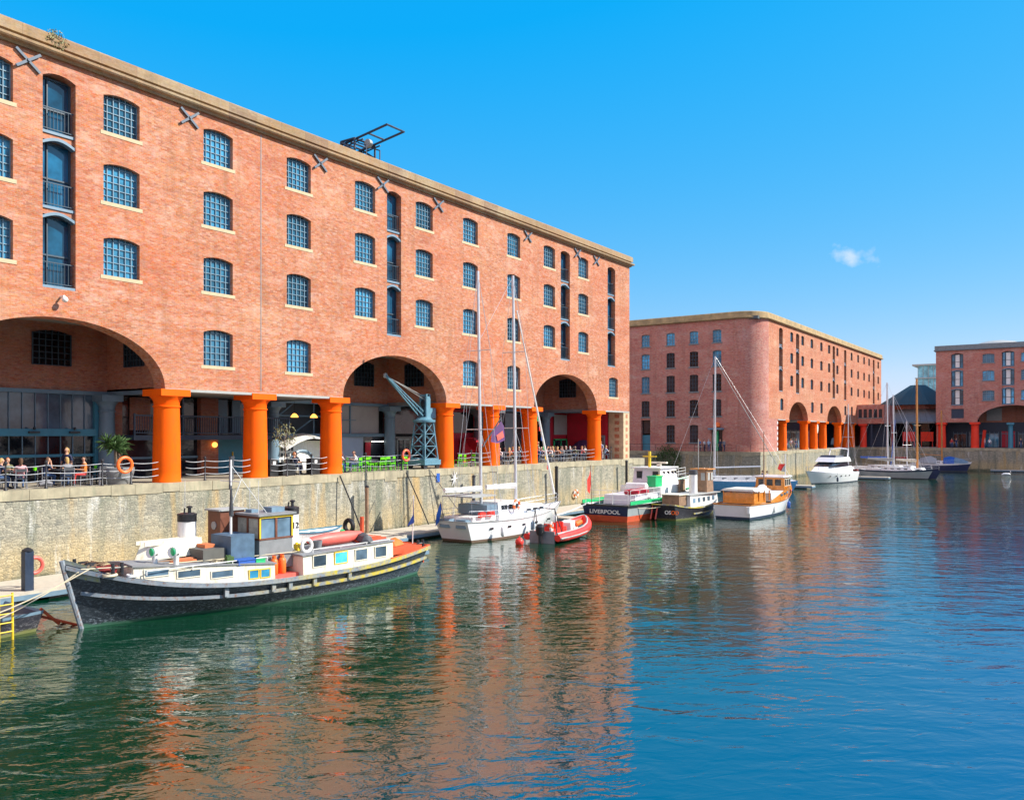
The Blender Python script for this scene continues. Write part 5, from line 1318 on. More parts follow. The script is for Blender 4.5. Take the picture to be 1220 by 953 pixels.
mb = MB()
for x in (-1.9, -1.1, -.3): mb.cbox((x, 0, .55), (.55, .5, .35)); mb.cbox((x - .25, 0, .85), (.1, .5, .4))
mb.build('seat', MT['red'], RI)
mb = MB(); mb.cbox((.75, 0, .6), (.7, .7, .7), 0, ry=-.15); mb.box(.75, 1.4, -.4, .4, .25, .62); mb.build('console', MT['white'], RI)
mb = MB(); mb.tube([(1.9, -.35, .82), (1.1, -.35, .72)], .17, 10); mb.build('bow_roll', MT['lifering'], RI)
mb = MB(); mb.tube([(-3.25, 0, .5), (-3.25, 0, .65), (-3.27, 0, 1.0), (-3.3, 0, 1.12)], [.16, .25, .27, .14], 12); mb.tube([(-3.25, 0, .6), (-3.3, 0, -.3)], [.12, .07], 8); mb.tube([(-2.95, 0, .9), (-2.3, 0, 1.0)], .04); mb.build('outboard_motor', MT['black'], RI)
mb = MB(); stays(mb, [((-2.6, y, .5), (-2.6, y*.8, 2.0)) for y in (-.8, .8)] + [((-2.6, -.64, 2.0), (-2.6, .64, 2.0)), ((-2.6, .64, 2.0), (-1.9, .8, .5)), ((-2.6, -.64, 2.0), (-1.9, -.8, .5))], .03, 6); mb.build('a_frame', MT['darkgrey'], RI)
g = MB(); g.torus((0, 0, 0), .26, .07, 20, 8, axis='X', mi2=1); tag(g.build('life_ring', [MT['white'], MT['lifering']], None, (-26.3, 42.1, WZ + .9), R(20)), 'white and orange life ring on the stern of the red inflatable', 'life ring')
g = MB(); g.ball((0, 0, .14), .25, n=16, m=10); g.tube([(0, 0, .37), (0, 0, .47)], .04); tag(g.build('mooring_buoy', MT['red'], None, (-27.3, 40.2, WZ), 0), 'round red buoy floating behind the inflatable', 'buoy')

# ---------------------------------------------------------------- D: green and white workboat
LB = empty('green_workboat', 'green and white workboat with navy stern lettered in white and red boot line', 'workboat', (-29.45, 63.7, WZ), R(90))
H = Hull(18.4, 4.4, 2.15, 1.18, 1.22, tr=.86, p=2.3, fl=.10, flb=.75, rake=.9, over=.25)
mb = MB(); H.shell(mb, [('a', -.4), ('a', .12), ('a', .42), ('f', .80), ('f', 1)], [1, 1, 0, 2], 30, [1, 1, 3, 3]); mb.build('hull', [MT['greyhull'], MT['rustred'], MT['darkgrey'], MT['navyhull']], LB)
mb = MB(); H.deck(mb, .15); mb.build('deck', MT['grey'], LB)
mb = MB(); H.belt(mb, .97, .08, .1); mb.build('rubbing_strake', MT['black'], LB)
mb = MB(); H.bulwark(mb, .1, th=.05); 
for sd in (1, -1):
    rr = [[H.at(s, 1, sd, -.04), H.at(s, 1, sd, -.04) + Vector((0, 0, .62))] for s in [.55 + .44*i/14 for i in range(15)]]
    mb.loft(rr, closed=False, caps=False, sm=False)
mb.build('bulwark', MT['white'], LB)
mb = MB()
for sd in (1, -1):
    mb.tube([H.at(s, 1, sd, -.04) + Vector((0, 0, .64)) for s in [.55 + .44*i/14 for i in range(15)]], .07, 6)
    mb.tube([H.at(s, 1, sd, .03) + Vector((0, 0, .12)) for s in [.30 + .69*i/14 for i in range(15)]], .06, 6)
mb.build('green_rail', MT['dkgreen'], LB)
qx = H.at(0, .62).x
text_mesh('stern_lettering', 'LIVERPOOL', .40, MT['white'], LB, (H.at(0, .55).x - .03, .05, .68), (R(90), 0, R(-90)), .008, 1.25)
mb = MB(); house(mb, -6.9, -3.3, 2.7, 3.2, 1.1, 1.8, .1, 0, .05); lo_ = mb.build('aft_cabin', MT['lilac'], LB)
mb = MB(); house(mb, -3.3, 4.6, 3.6, 2.9, 1.1, 2.3, 0, .3, .05); mc_ = mb.build('main_cabin', MT['white'], LB)
mb = MB(); mb.box(-3.25, 4.3, -1.83, 1.83, 1.12, 1.36); mb.box(-9.0, -3.3, -2.02, -1.96, 1.24, 1.5); mb.box(-9.0, -3.3, 1.96, 2.02, 1.24, 1.5); mb.build('green_band', MT['dkgreen'], mc_)
mb = MB(); house(mb, -2.2, 1.5, 2.5, 2.3, 2.3, 3.65, .15, .35, .12); wh = mb.build('wheelhouse', MT['lilac'], LB)
mb = MB(); house(mb, -2.35, 1.5, 2.6, 2.3, 3.65, 3.73, 0, 0, 0); mb.build('wheelhouse_roof', MT['white'], wh)
for y in (-.75, .65):
    side_win(wh, -2.125, abs(y)*0, 3.05, .40, .66, 'darkpane', 'iron', rz=R(90), sides=(1,)).location.y = y
for x in (-1.4, -.5, .4, 1.0): side_win(wh, x, 1.15 - .027*(x + 2.2), 3.08, .5, .62, 'darkpane', 'cream')
for x in (3.0, 3.9): side_win(mc_, x, 1.55, 1.75, .4, .4, 'darkpane')
for x in (5.4, 6.3, 7.2): side_win(LB, x, H.at((x + 9.2)/18.4, 1).y - .0, H.sheer((x+9.2)/18.4) + .32, .26, .22, 'darkpane', name='freeing_port', t=.14)
mb = MB(); mb.box(.2, 1.2, -1.86, -1.7, 1.15, 2.7); mb.build('doorway', MT['wood'], mc_)
mb = MB(); mb.tube([(-1.6, 0, 3.7), (-1.6, 0, 5.0)], .12, 8); mb.tube([(-1.6, -.6, 4.6), (-1.6, .6, 4.6)], .05); mb.build('stub_mast', MT['yellow'], LB)
mb = MB(); mb.cbox((.2, 0, 4.05), (.3, 1.4, .14)); mb.cbox((.2, 0, 3.88), (.3, .3, .3)); mb.build('radar_scanner', MT['cream'], LB)
mb = MB(); railing(mb, [(x, -1.95, 1.3) for x in (-8.9, -7.4, -6.2, -5, -3.9)] , 1.0, .02, (1, .66, .33)); railing(mb, [(-8.9, y, 1.25) for y in (-1.75, -.5, .6, 1.75)], 1.0, .02, (1, .66, .33)); railing(mb, [(x, -1.5 + .12*(x - 3), 2.35 + .05*(x-3)) for x in (3, 4.2, 5.4, 6.6, 7.8)], .8, .02, (1, .66, .33)); railing(mb, [(x, 1.5 - .12*(x - 3), 2.35 + .05*(x-3)) for x in (3, 4.2, 5.4, 6.6, 7.8)], .8, .02, (1, .66, .33)); mb.build('guard_rail', MT['white'], LB)
mb = MB(); mb.tube([(-9.0, 1.2, 1.2), (-9.2, 1.2, 4.1)], .03); o = mb.build('flagstaff', MT['wood'], LB)
mb = MB(); mb.add([(-9.18,1.2,3.9),(-9.1,1.2,2.9),(-9.2,1.25,1.95),(-9.45,1.3,2.2),(-9.5,1.3,3.0),(-9.3,1.2,3.4)], [(0,1,5),(1,4,5),(1,2,3,4)]); mb.build('ensign', MT['red'], o)
mb = MB(); mb.box(-2.9, -2.3, -2.27, -2.12, .12, 1.3); mb.build('yellow_fender', MT['yellow'], LB)
text_mesh('hull_code', 'RHC', .32, MT['iron'], lo_, (-5.0, -1.60, 1.52), (R(90), 0, 0), .008)
def wb(x, y, z): return (-29.45 - y, 63.7 + x, WZ + z)
g = MB(); g.box(-.6, .6, -.35, .35, 0, .75); g.box(-.65, .65, -.4, .4, .75, .83); tag(g.build('deck_box', MT['dkgreen'], None, wb(-3.2, -1.2, 2.3), R(90)), 'bright green locker on the cabin top of the lettered workboat', 'locker')
g = MB(); g.lathe([(.2, 0), (.26, .04), (.26, .8), (.2, .85)], 14); tag(g.build('drum', MT['yellow'], None, wb(-2.45, -1.2, 2.3), 0), 'yellow drum beside the green locker on the workboat', 'drum')
for i, (x, y, m_, lb) in enumerate(((-6.6, -.9, 'crimson', 'dark red bundle at the stern of the workboat'), (-5.2, -1.0, 'crimson', 'dark red bundle nearer the wheelhouse of the workboat'))):
    g = MB(); g.tube([(-.55, 0, .2), (0, 0, .24), (.55, 0, .2)], [.16, .24, .17], 9); tag(g.build('canvas_bundle', MT[m_], None, wb(x, y, 1.8), R(12)), lb, 'canvas bundle', 'canvas bundles on the workboat')
g = MB(); g.tube([(-.95, 0, .26), (-.8, 0, .3), (.8, 0, .3), (.95, 0, .26)], [.1, .27, .27, .1], 12); g.box(-.6, .6, -.2, .2, 0, .1); tag(g.build('life_raft', MT['white'], None, wb(-4.4, -.2, 2.05), R(4)), 'white life raft canister on the workboat stern cabin', 'life raft')

# ---------------------------------------------------------------- E: little black steam launch
TG = empty('small_tug', 'little black tug with white funnel and round portholes, beside the wooden cruiser', 'tug', (-26.0, 62.3, WZ), R(88))
H = Hull(9.6, 2.9, 1.35, .85, 1.2, tr=.62, p=2.3, fl=.12, flb=.7, rake=.5, over=.5)
mb = MB(); H.shell(mb, [('a', -.3), ('a', .1), ('f', .9), ('f', 1)], [0, 0, 0], 24); mb.build('hull', MT['hullblack2'], TG)
mb = MB(); H.deck(mb, .12); mb.build('deck', MT['grey'], TG)
mb = MB(); H.belt(mb, .97, .06, .09); H.belt(mb, .45, .06, .09, s0=.25); mb.build('rubbing_strake', MT['belt'], TG)
mb = MB(); house(mb, -2.2, 3.6, 2.0, 1.5, .8, 1.7, 0, .2, .05); cb_ = mb.build('cabin', MT['white'], TG)
for x in (-1.5, -.5, .5, 1.5, 2.5): side_win(cb_, x, .99 - .043*(x + 2.2), 1.3, .45, .34, 'tealpane')
mb = MB(); mb.box(-2.3, 3.5, -1.0, 1.0, 1.7, 1.76); mb.build('cabin_roof', MT['palegrey'], cb_)
mb = MB(); mb.box(-3.6, -2.25, -.7, .7, 1.0, 1.8); o = mb.build('aft_shelter', MT['wood'], TG)
mb = MB(); mb.box(-3.75, -2.15, -.8, .8, 1.8, 1.87); mb.build('shelter_roof', MT['cream'], o)
mb = MB(); mb.lathe([(.34, 0), (.32, 1.75)], 20, (.4, 0, 1.75)); o = mb.build('funnel', MT['white'], TG)
mb = MB(); mb.lathe([(.345, 0), (.345, .34), (.3, .36)], 20, (.4, 0, 3.2)); mb.build('funnel_cap', MT['darkgrey'], o)
mb = MB(); house(mb, 1.6, 3.0, 1.3, 1.2, 1.7, 3.55, 0, .1, .05); wh = mb.build('wheelhouse', MT['wood'], TG)
mb = MB(); mb.box(1.5, 3.05, -.75, .75, 3.55, 3.63); mb.build('wheelhouse_roof', MT['pine'], wh)
for x in (2.0, 2.6): side_win(wh, x, .62, 3.0, .34, .6, 'palegrey')
for y in (-.3, .3): side_win(wh, 1.6, 0, 3.0, .34, .6, 'palegrey', rz=R(90), sides=(1,)).location.y = y
mb = MB(); mb.tube([(1.4, 0, 3.6), (1.4, 0, 6.0)], .035); mb.tube([(1.4, -.3, 5.4), (1.4, .3, 5.4)], .02); mb.build('mast', MT['palegrey'], TG)
q = H.at(0, .6)
text_mesh('stern_number', 'OS', .40, MT['white'], TG, (q.x - .07, -.30, .58), (R(86), 0, R(-90)), .008)
text_mesh('stern_number', 'OD', .40, MT['lifering'], TG, (q.x - .07, -.88, .58), (R(86), 0, R(-90)), .008)
mb = MB()
for y in (.55, .95): mb.tube([(q.x - .02, y, 1.05), (q.x - .24, y + .08, .05)], .06, 6)
mb.build('boarding_ladder', MT['pinkred'], TG)

# ---------------------------------------------------------------- F: varnished motor cruiser
CR = empty('wooden_cruiser', 'classic white motor cruiser with varnished orange wood cabin sides', 'motor boat', (-22.05, 67.6, WZ), R(87.5))
H = Hull(12.6, 3.5, 1.95, 1.10, 1.12, tr=.84, p=2.2, fl=.10, flb=.72, rake=1.0, over=.15)
mb = MB(); H.shell(mb, [('a', -.4), ('a', .10), ('a', .18), ('f', .93), ('f', 1)], [1, 1, 0, 2], 30, [1, 1, 0, 2]); mb.build('hull', [MT['cleanwhite'], MT['navysteel'], MT['varnish']], CR)
mb = MB(); H.deck(mb, .1); mb.build('deck', MT['deck'], CR)
mb = MB(); H.belt(mb, .985, .05, .06); mb.build('toe_rail', MT['varnish'], CR)
# varnished topside panel that rises from aft to the wheelhouse
mb = MB()
for sd in (1, -1):
    rr = []
    for i in range(15):
        t = i/14; s = .30 + .55*t; q = H.at(s, 1, sd, -.09); hh = .12 + .62*math.sin(min(1, t*1.5)*PI/2) - .35*max(0, t - .75)*4*.6
        rr.append([q, q + Vector((0, -.04*sd, max(.05, hh)))])
    mb.loft(rr, closed=False, caps=False, sm=False)
vs_ = mb.build('cabin_side', MT['varnish'], CR)
for x in (-.2, .7, 1.6): side_win(CR, x, H.at((x + 6.3)/12.6, 1).y - .09, H.sheer((x + 6.3)/12.6) + .42, .36, .16, 'tealpane', name='portlight', t=.08)
mb = MB(); house(mb, -1.9, 2.0, 2.9, 2.7, 1.1, 1.78, 0, 0, .05); mb.build('centre_cabin_top', MT['white'], CR)
mb = MB(); house(mb, -5.0, -2.9, 2.5, 2.7, 1.1, 1.9, .0, 0, .05); ak = mb.build('aft_cockpit_wall', MT['varnish'], CR)
mb = MB(); house(mb, -5.2, -2.1, 2.8, 3.0, 2.05, 2.2, .1, .2, .25); mb.build('aft_canopy', MT['cream'], CR)
mb = MB()
for x, y in ((-5.0, 1.2), (-5.0, -1.2), (-4.2, -1.3), (-3.2, -1.35), (-2.3, -1.4), (-3.2, 1.35), (-2.3, 1.4)): mb.cbox((x, y, 1.7), (.09, .07, .85))
mb.build('canopy_post', MT['varnish'], CR)
mb = MB(); house(mb, 1.6, 4.2, 2.5, 2.0, 1.75, 2.85, .0, .45, .12); wh = mb.build('wheelhouse', MT['varnish'], CR)
mb = MB(); house(mb, 1.3, 4.1, 2.6, 2.1, 2.85, 2.95, 0, .2, .05); mb.build('wheelhouse_roof', MT['cleanwhite'], wh)
for x in (2.1, 2.75, 3.35): side_win(wh, x, 1.2 - .09*(x - 1.6), 2.42, .36, .52, 'darkpane', 'cream')
for y in (-.7, 0, .7): side_win(wh, 1.6, 0, 2.42, .5, .5, 'darkpane', rz=R(90), sides=(1,)).location.y = y
mb = MB(); house(mb, 4.1, 5.3, 1.9, 1.2, 1.6, 2.05, 0, .3, .1); mb.build('fore_cabin', MT['pinkred'], CR)
mb = MB(); mb.tube([(.3, 0, 1.75), (.3, 0, 6.6)], [.06, .035], 8); mb.tube([(.3, -.4, 5.2), (.3, .4, 5.2)], .018); mb.build('mast', MT['wood'], CR)
mb = MB(); mb.tube([(-.9, 0, 2.05), (-.4, 0, 2.12), (.1, 0, 2.12), (.6, 0, 2.05)], [.14, .2, .2, .14], 10); o = mb.build('tender_roll', MT['white'], CR)
mb = MB(); railing(mb, [H.at(s, 1, -1, -.1) for s in (.74, .82, .9, .97)], .55, .014, (1,)); railing(mb, [H.at(s, 1, 1, -.1) for s in (.74, .82, .9, .97)], .55, .014, (1,)); mb.build('pulpit', MT['steel'], CR)
mb = MB(); mb.lathe([(.17, 0), (.17, .5)], 10, (H.at(0,1).x - .18, -1.35, .5)); mb.build('fender', MT['white'], CR)
for i, (dx, dy) in enumerate(((1.5, -2.3), (1.9, -1.2))):
    pass

# ---------------------------------------------------------------- G: blue yacht with bare mast
def sloop(name, label, loc, rz, L, B, fb_, mast_x, mast_h, hullm, deckm, mastm='mast', boomcover=None, r=.10, rigm='wire', stripe=None):
    root = empty(name, label, 'sailing boat', loc, rz)
    H = Hull(L, B, fb_*1.35, fb_, fb_*1.1, tr=.7, p=2.1, fl=.1, flb=.72, rake=L*.08, over=L*.04)
    mb = MB(); H.shell(mb, [('a', -.3), ('a', .12), ('f', .8), ('f', 1)], [2, 0, 1], 22); mb.build('hull', [MT[hullm], MT[stripe or hullm], MT['darkgrey']], root)
    mb = MB(); H.deck(mb, .05, inset=.02); mb.build('deck', MT[deckm], root)
    mb = MB(); house(mb, -L*.18, L*.26, B*.62, B*.36, fb_, fb_ + .55, .1, .6, .1); cb = mb.build('coachroof', MT['white'], root)
    for i in range(4):
        x = -L*.12 + i*L*.09; side_win(cb, x, B*.31 - .06 - (x + L*.18)/(L*.44)*B*.13, fb_ + .3, .5, .16, 'darkpane')
    mb = MB(); mb.box(-L*.4, -L*.19, -B*.3, B*.3, fb_, fb_ + .28); mb.build('cockpit_coaming', MT['white'], root)
    mb = MB(); mb.tube([(mast_x, 0, fb_), (mast_x - .1, 0, mast_h)], [r, r*.8], 8); mm = mb.build('mast', MT[mastm], root)
    mb = MB(); z1 = fb_ + (mast_h - fb_)*.5; mb.tube([(mast_x, -.8, z1), (mast_x, .8, z1)], .022, 5); mb.build('spreaders', MT[mastm], mm)
    mb = MB(); segs = [((mast_x - .1, 0, mast_h), (L*.48, 0, fb_*1.35)), ((mast_x - .1, 0, mast_h), (-L*.48, 0, fb_*1.1))]
    for sd in (1, -1): segs += [((mast_x - .1, 0, mast_h), (mast_x, sd*.8, z1)), ((mast_x, sd*.8, z1), (mast_x - .2, sd*B*.46, fb_)), ((mast_x, 0, z1), (mast_x + .4, sd*B*.45, fb_))]
    stays(mb, segs, .014); mb.build('rigging', MT[rigm], mm)
    mb = MB(); bz = fb_ + 1.5; mb.tube([(mast_x - .1, 0, bz), (mast_x - L*.36, 0, bz + .15)], .07, 8); bo = mb.build('boom', MT[mastm], mm)
    if boomcover:
        mb = MB(); furled(mb, (mast_x, 0, bz + .1), (mast_x - L*.37, 0, bz + .2), .26, .12); mb.build('sail_cover', MT[boomcover], bo)
    mb = MB(); pts = [H.at(s, 1, 1, -.08) for s in (.03, .2, .4, .6, .8, .97)]
    railing(mb, pts, .6, .014, (1, .5)); railing(mb, [Vector((p.x, -p.y, p.z)) for p in pts], .6, .014, (1, .5)); mb.build('guard_rail', MT['steel'], root)
    return root, H
YB, H = sloop('blue_yacht', 'bright blue hulled sailing yacht with tall pale mast across the passage mouth', (-33.6, 91.9, WZ), R(-150), 14.2, 3.7, 1.15, 1.8, 15.2, 'yachtblue', 'white', r=.12)
mb = MB(); mb.tube([(-5.9, .5, 1.6), (-5.9, .5, 4.2)], .07, 8); mb.tube([(-5.9, .1, 3.6), (-5.9, .9, 3.6)], .04); mb.build('stern_pole', MT['white'], YB)
mb = MB(); furled(mb, (1.6, .1, 14.6), (-5.0, .4, 3.0), .03, .045, n=16); mb.build('furled_sail', MT['palegrey'], YB)
g = MB(); g.add([(0,0,.9),(.05,0,.0),(.5,.1,.1),(.9,.15,.35),(.7,.1,.9)], [(0,1,2,3,4)]); g.add([(0,.012,.9),(.05,.012,.0),(.5,.112,.1),(.3,.1,.5)], [(0,1,2,3)], 1); tag(g.build('ensign', [MT['red'], MT['palegrey']], YB, (-5.9, .6, 2.2), 0))

# ---------------------------------------------------------------- H: white flybridge motor yacht
MY = empty('flybridge_yacht', 'white flybridge motor yacht pointing its bow at the viewer, below the far columns', 'motor yacht', (-29.1, 115.6, WZ), R(-99))
H = Hull(12.4, 4.2, 1.75, 1.35, 1.3, tr=.9, p=2.2, fl=.14, flb=.8, rake=1.5, over=.0)
mb = MB(); H.shell(mb, [('a', -.4), ('a', .12), ('f', .9), ('f', 1)], [1, 0, 0], 26); mb.build('hull', [MT['cleanwhite'], MT['navysteel']], MY)
mb = MB(); H.deck(mb, .06); mb.build('deck', MT['cleanwhite'], MY)
mb = MB(); house(mb, -4.6, 3.2, 3.4, 2.0, 1.3, 2.15, .2, 1.6, .15); cb = mb.build('saloon', MT['cleanwhite'], MY)
mb = MB(); house(mb, -3.6, 1.5, 3.0, 2.4, 2.15, 2.75, .1, 1.3, .2); mb.build('windscreen', MT['darkpane'], cb)
mb = MB(); house(mb, -4.2, .7, 3.2, 2.6, 2.75, 3.35, .3, .8, .1); fb2 = mb.build('flybridge', MT['cleanwhite'], MY)
mb = MB(); house(mb, -2.6, -.2, 2.6, 2.2, 3.35, 3.6, .2, .3, .1); mb.build('fly_screen', MT['navysteel'], fb2)
mb = MB(); mb.tube([(-3.6, 1.3, 3.2), (-4.1, 1.2, 4.4), (-4.1, 0, 4.55), (-4.1, -1.2, 4.4), (-3.6, -1.3, 3.2)], .09, 8); mb.build('radar_arch', MT['cleanwhite'], MY)
for x in (-2.5, -1.3, 0, 1.2, 2.4): side_win(MY, x, H.at((x + 6.2)/12.4, .7).y, .95, .34, .13, 'darkpane', name='portlight')
mb = MB(); pts = [H.at(s, 1, 1, -.08) for s in (.5, .62, .74, .86, .97)]; railing(mb, pts, .6, .016, (1,)); railing(mb, [Vector((p.x, -p.y, p.z)) for p in pts], .6, .016, (1,)); mb.build('pulpit', MT['steel'], MY)
# small dark inflatable beside it
g = MB(); g.tube([(-1.4, .55, .25), (.6, .55, .27), (1.3, .25, .4), (1.45, 0, .45), (1.3, -.25, .4), (.6, -.55, .27), (-1.4, -.55, .25)], .2, 10); g.box(-1.3, .7, -.5, .5, .05, .15); g.box(-1.35, -1.25, -.4, .4, .1, .5)
tag(g.build('inflatable_tender', MT['navysteel'], None, (-30.6, 104.5, WZ), R(-80)), 'small dark inflatable tender just left of the flybridge yacht', 'dinghy')

# ---------------------------------------------------------------- far cluster
sloop('white_sloop', 'white sailing boat with maroon boom cover, next right of the flybridge yacht', (-30.8, 134.0, WZ), R(-60), 9.5, 3.0, 1.0, .8, 11.0, 'cleanwhite', 'white', boomcover='maroon', stripe='maroon')
sloop('white_sloop', 'white sailing boat with the tallest pale mast in the far cluster', (-25.9, 136.5, WZ), R(-20), 12.0, 3.4, 1.2, .5, 14.2, 'cleanwhite', 'white', boomcover='blue', r=.13)
sloop('white_sloop', 'white sailing boat whose shorter pale mast stands just right of the tallest one', (-23.6, 133.0, WZ), R(-15), 10.5, 3.2, 1.1, -.4, 12.2, 'greyhull', 'white', r=.12, boomcover='palegrey', stripe='navysteel')
sloop('classic_sloop', 'small dark boat with a thick varnished orange wooden mast', (-21.7, 133.6, WZ), R(-25), 9.0, 2.8, 1.0, .9, 14.4, 'navyhull', 'deck', mastm='pine', boomcover='cream', r=.16, rigm='darkwire')
sloop('white_sloop', 'small white sailing boat tucked behind the wooden masted boat', (-24.4, 144.5, WZ), R(-40), 8.5, 2.8, 1.0, .4, 8.5, 'cleanwhite', 'white', boomcover='maroon')
KB, H = sloop('covered_gaffer', 'navy hulled boat under pale and blue covers by the far shaded wall', (-21.9, 163.6, WZ), R(0), 9.6, 3.0, 1.25, .2, 10.6, 'navyhull', 'cream', mastm='pine', r=.15, rigm='darkwire', stripe='cleanwhite')
g = MB(); g.loft([[(x, -w, 1.35), (x, -w*.5, 1.35 + h*.7), (x, 0, 1.35 + h), (x, w*.5, 1.35 + h*.7), (x, w, 1.35)] for x, w, h in ((-3.8, .5, .3), (-3.0, 1.1, 1.0), (-1.6, 1.2, 1.3), (-.6, 1.2, .8))], closed=False, caps=False); g.build('tent_cover', MT['palegrey'], KB)
g = MB(); g.loft([[(x, -w, 1.35), (x, -w*.5, 1.35 + h*.7), (x, 0, 1.35 + h), (x, w*.5, 1.35 + h*.7), (x, w, 1.35)] for x, w, h in ((.5, 1.0, 1.0), (1.3, 1.2, 1.25), (2.2, 1.1, 1.1))], closed=False, caps=False); g.build('blue_cover', MT['blue'], KB)
g = MB(); g.loft([[(x, -w, 1.45), (x, -w*.5, 1.45 + h*.7), (x, 0, 1.45 + h), (x, w*.5, 1.45 + h*.7), (x, w, 1.45)] for x, w, h in ((2.2, 1.1, 1.0), (3.4, .8, .7), (4.3, .3, .3))], closed=False, caps=False); g.build('fore_cover', MT['bluegrey'], KB)
g = MB(); g.tube([(0, 0, 0), (.7, -.2, 7.4)], [.09, .07], 8); tag(g.build('blue_spar', MT['blue'], None, (-25.9, 141.0, WZ + 1.3), 0), 'slanting blue spar standing left of the pale masts', 'spar')
for i, (x, y, lb) in enumerate(((-11.2, 152, 'white float at the right edge, out on the water'),)):
    g = MB(); g.tube([(-.7, 0, .12), (-.3, 0, .22), (.4, 0, .24), (.8, 0, .14)], [.05, .22, .22, .05], 10); g.tube([(.5, 0, .3), (.75, 0, .55), (.7, 0, .8), (.85, 0, .85)], [.08, .06, .05, .04], 8); o = tag(g.build('white_float', MT['white'], None, (x, y, WZ), .4), lb, 'float'); o.scale = (.9, .9, .9)

# black workboat at the far left with a yellow ladder
WK = empty('black_workboat', 'low black workboat cut by the left edge, with a yellow ladder on its side', 'workboat', (-29.3, 9.0, WZ), R(-90))
H = Hull(9.5, 3.1, 1.1, .62, .66, tr=.85, p=2.3, fl=.08, flb=.6, rake=.4, over=.2)
mb = MB(); H.shell(mb, [('a', -.3), ('a', .1), ('f', .85), ('f', 1)], [0, 0, 1], 20); mb.build('hull', [MT['hullblack2'], MT['bluegrey']], WK)
mb = MB(); H.deck(mb, .1); mb.build('deck', MT['darkgrey'], WK)
mb = MB()
for x in (-3.2, -3.6): mb.tube([(x, 1.75, -.5), (x, 1.72, 1.45)], .035, 6)
for i in range(7): mb.tube([(-3.2, 1.75, -.3 + i*.28), (-3.6, 1.75, -.3 + i*.28)], .022, 5)
mb.build('ladder', MT['yellow'], WK)
mb = MB(); stays(mb, [((-4.6, .9, .5), (-5.9, 1.4, -.05)), ((-4.6, .3, .5), (-5.9, .8, -.05)), ((-5.9, 1.5, -.05), (-5.9, .6, -.05)), ((-4.7, 1.2, .7), (-5.3, 1.2, .1))], .05, 6); mb.build('stern_frame', MT['rustred'], WK)
# ================================================================ pontoons, piles, ropes
def pontoon(x0, x1, y0, y1, label, dx=3.0):
    r = empty('pontoon', label, 'pontoon', ((x0+x1)/2, (y0+y1)/2, WZ), 0, 'floating pontoons')
    cx, cy = (x0+x1)/2, (y0+y1)/2
    g = MB(); g.box(x0-cx, x1-cx, y0-cy, y1-cy, .30, .38); g.build('deck', MT['deck'], r)
    g = MB(); g.box(x0-cx+.04, x1-cx+.05, y0-cy-.05, y1-cy+.05, .12, .298); g.build('edge_beam', MT['bluegrey'], r)
    long_y = (y1 - y0) > (x1 - x0); n = max(1, int(max(y1-y0, x1-x0)/4))
    for i in range(n):
        g = MB()
        if long_y:
            a = y0-cy + (y1-y0)*(i+.12)/n; b_ = y0-cy + (y1-y0)*(i+.88)/n; g.box(x0-cx+.15, x1-cx-.1, a, b_, -.3, .118)
        else:
            a = x0-cx + (x1-x0)*(i+.12)/n; b_ = x0-cx + (x1-x0)*(i+.88)/n; g.box(a, b_, y0-cy+.1, y1-cy-.1, -.3, .118)
        g.build('float', MT['black'], r)
    return r
pontoon(-36.5, -33.1, -5, 37, 'long pontoon between the barge and the sunlit dock wall')
pontoon(-36.5, -33.6, 37.3, 75, 'long pontoon behind the two masted yacht and the workboat')
pontoon(-33.05, -28.6, 32.2, 33.6, 'short finger pontoon between the barge stern and the white yacht')
pontoon(-33.5, -30.2, 51.6, 53.0, 'short finger pontoon between the yacht bow and the workboat stern')
pontoon(-34.6, -27.0, 100.6, 102.0, 'finger pontoon left of the flybridge yacht')
pontoon(-28.8, -23.6, 127.0, 128.3, 'finger pontoon right of the flybridge yacht under the white sailing boats')
pontoon(-14.5, 29, 165.4, 166.8, 'dark pontoon along the far shaded wall')
def pile(x, y, top, r, mat, label, square=False):
    root = empty('mooring_pile', label, 'pile', (x, y, WZ), 0, 'mooring piles by the pontoons')
    g = MB()
    if square: g.box(-r, r, -r, r, -1, top - WZ)
    else: g.lathe([(r, -1), (r, top - WZ)], 14)
    g.build('post', MT[mat], root)
    g = MB(); g.lathe([(r*1.25, 0), (r*1.25, .06), (r*.3, .14)], 14, (0, 0, top - WZ)); g.build('cap', MT['iron'], root)
pile(-33.6, 15.9, -2.12, .16, 'navysteel', 'square dark blue pile at the left edge of the photo', True)
pile(-36.2, 15.3, -2.1, .10, 'palegrey', 'thin pale pile against the wall at the far left')
pile(-36.25, 36.9, -.85, .11, 'wood', 'rusty brown pile against the wall above the barge stern')
pile(-36.25, 47.6, -.65, .12, 'darkgrey', 'dark pile behind the mizzen mast of the white yacht')
pile(-36.25, 58.8, -.35, .13, 'black', 'black pile against the wall between the yacht bow and the workboat')
pile(-36.25, 71.4, -.2, .12, 'black', 'black pile behind the stern of the lettered workboat')
def slot(x, y, z0, z1, label, w=.3):  # dark box set proud of the wall, in place of a shaded recess
    g = MB(); g.box(0, .09, -w/2, w/2, z0, z1)
    for i in range(5): g.box(.09, .13, -w/2 - .04, w/2 + .04, z0 + (z1 - z0)*(i + .3)/5, z0 + (z1-z0)*(i + .3)/5 + .1)
    tag(g.build('slot_stand_in', MT['iron'], None, (x, y, 0), 0), label, 'fender', 'dark stand-ins for slots in the dock wall')
slot(-36.98, 15.6, -2.3, -.8, 'dark block standing in for the wall slot at the far left, above the pale pile', .45)
def rope(name, a, b_, d, mat, label, r=.02, group='mooring ropes'):
    a = Vector(a); g = MB(); g.tube([p - a for p in sag(a, b_, d, 14)], r, 5); tag(g.build(name, MT[mat], None, a), label, 'rope', group)
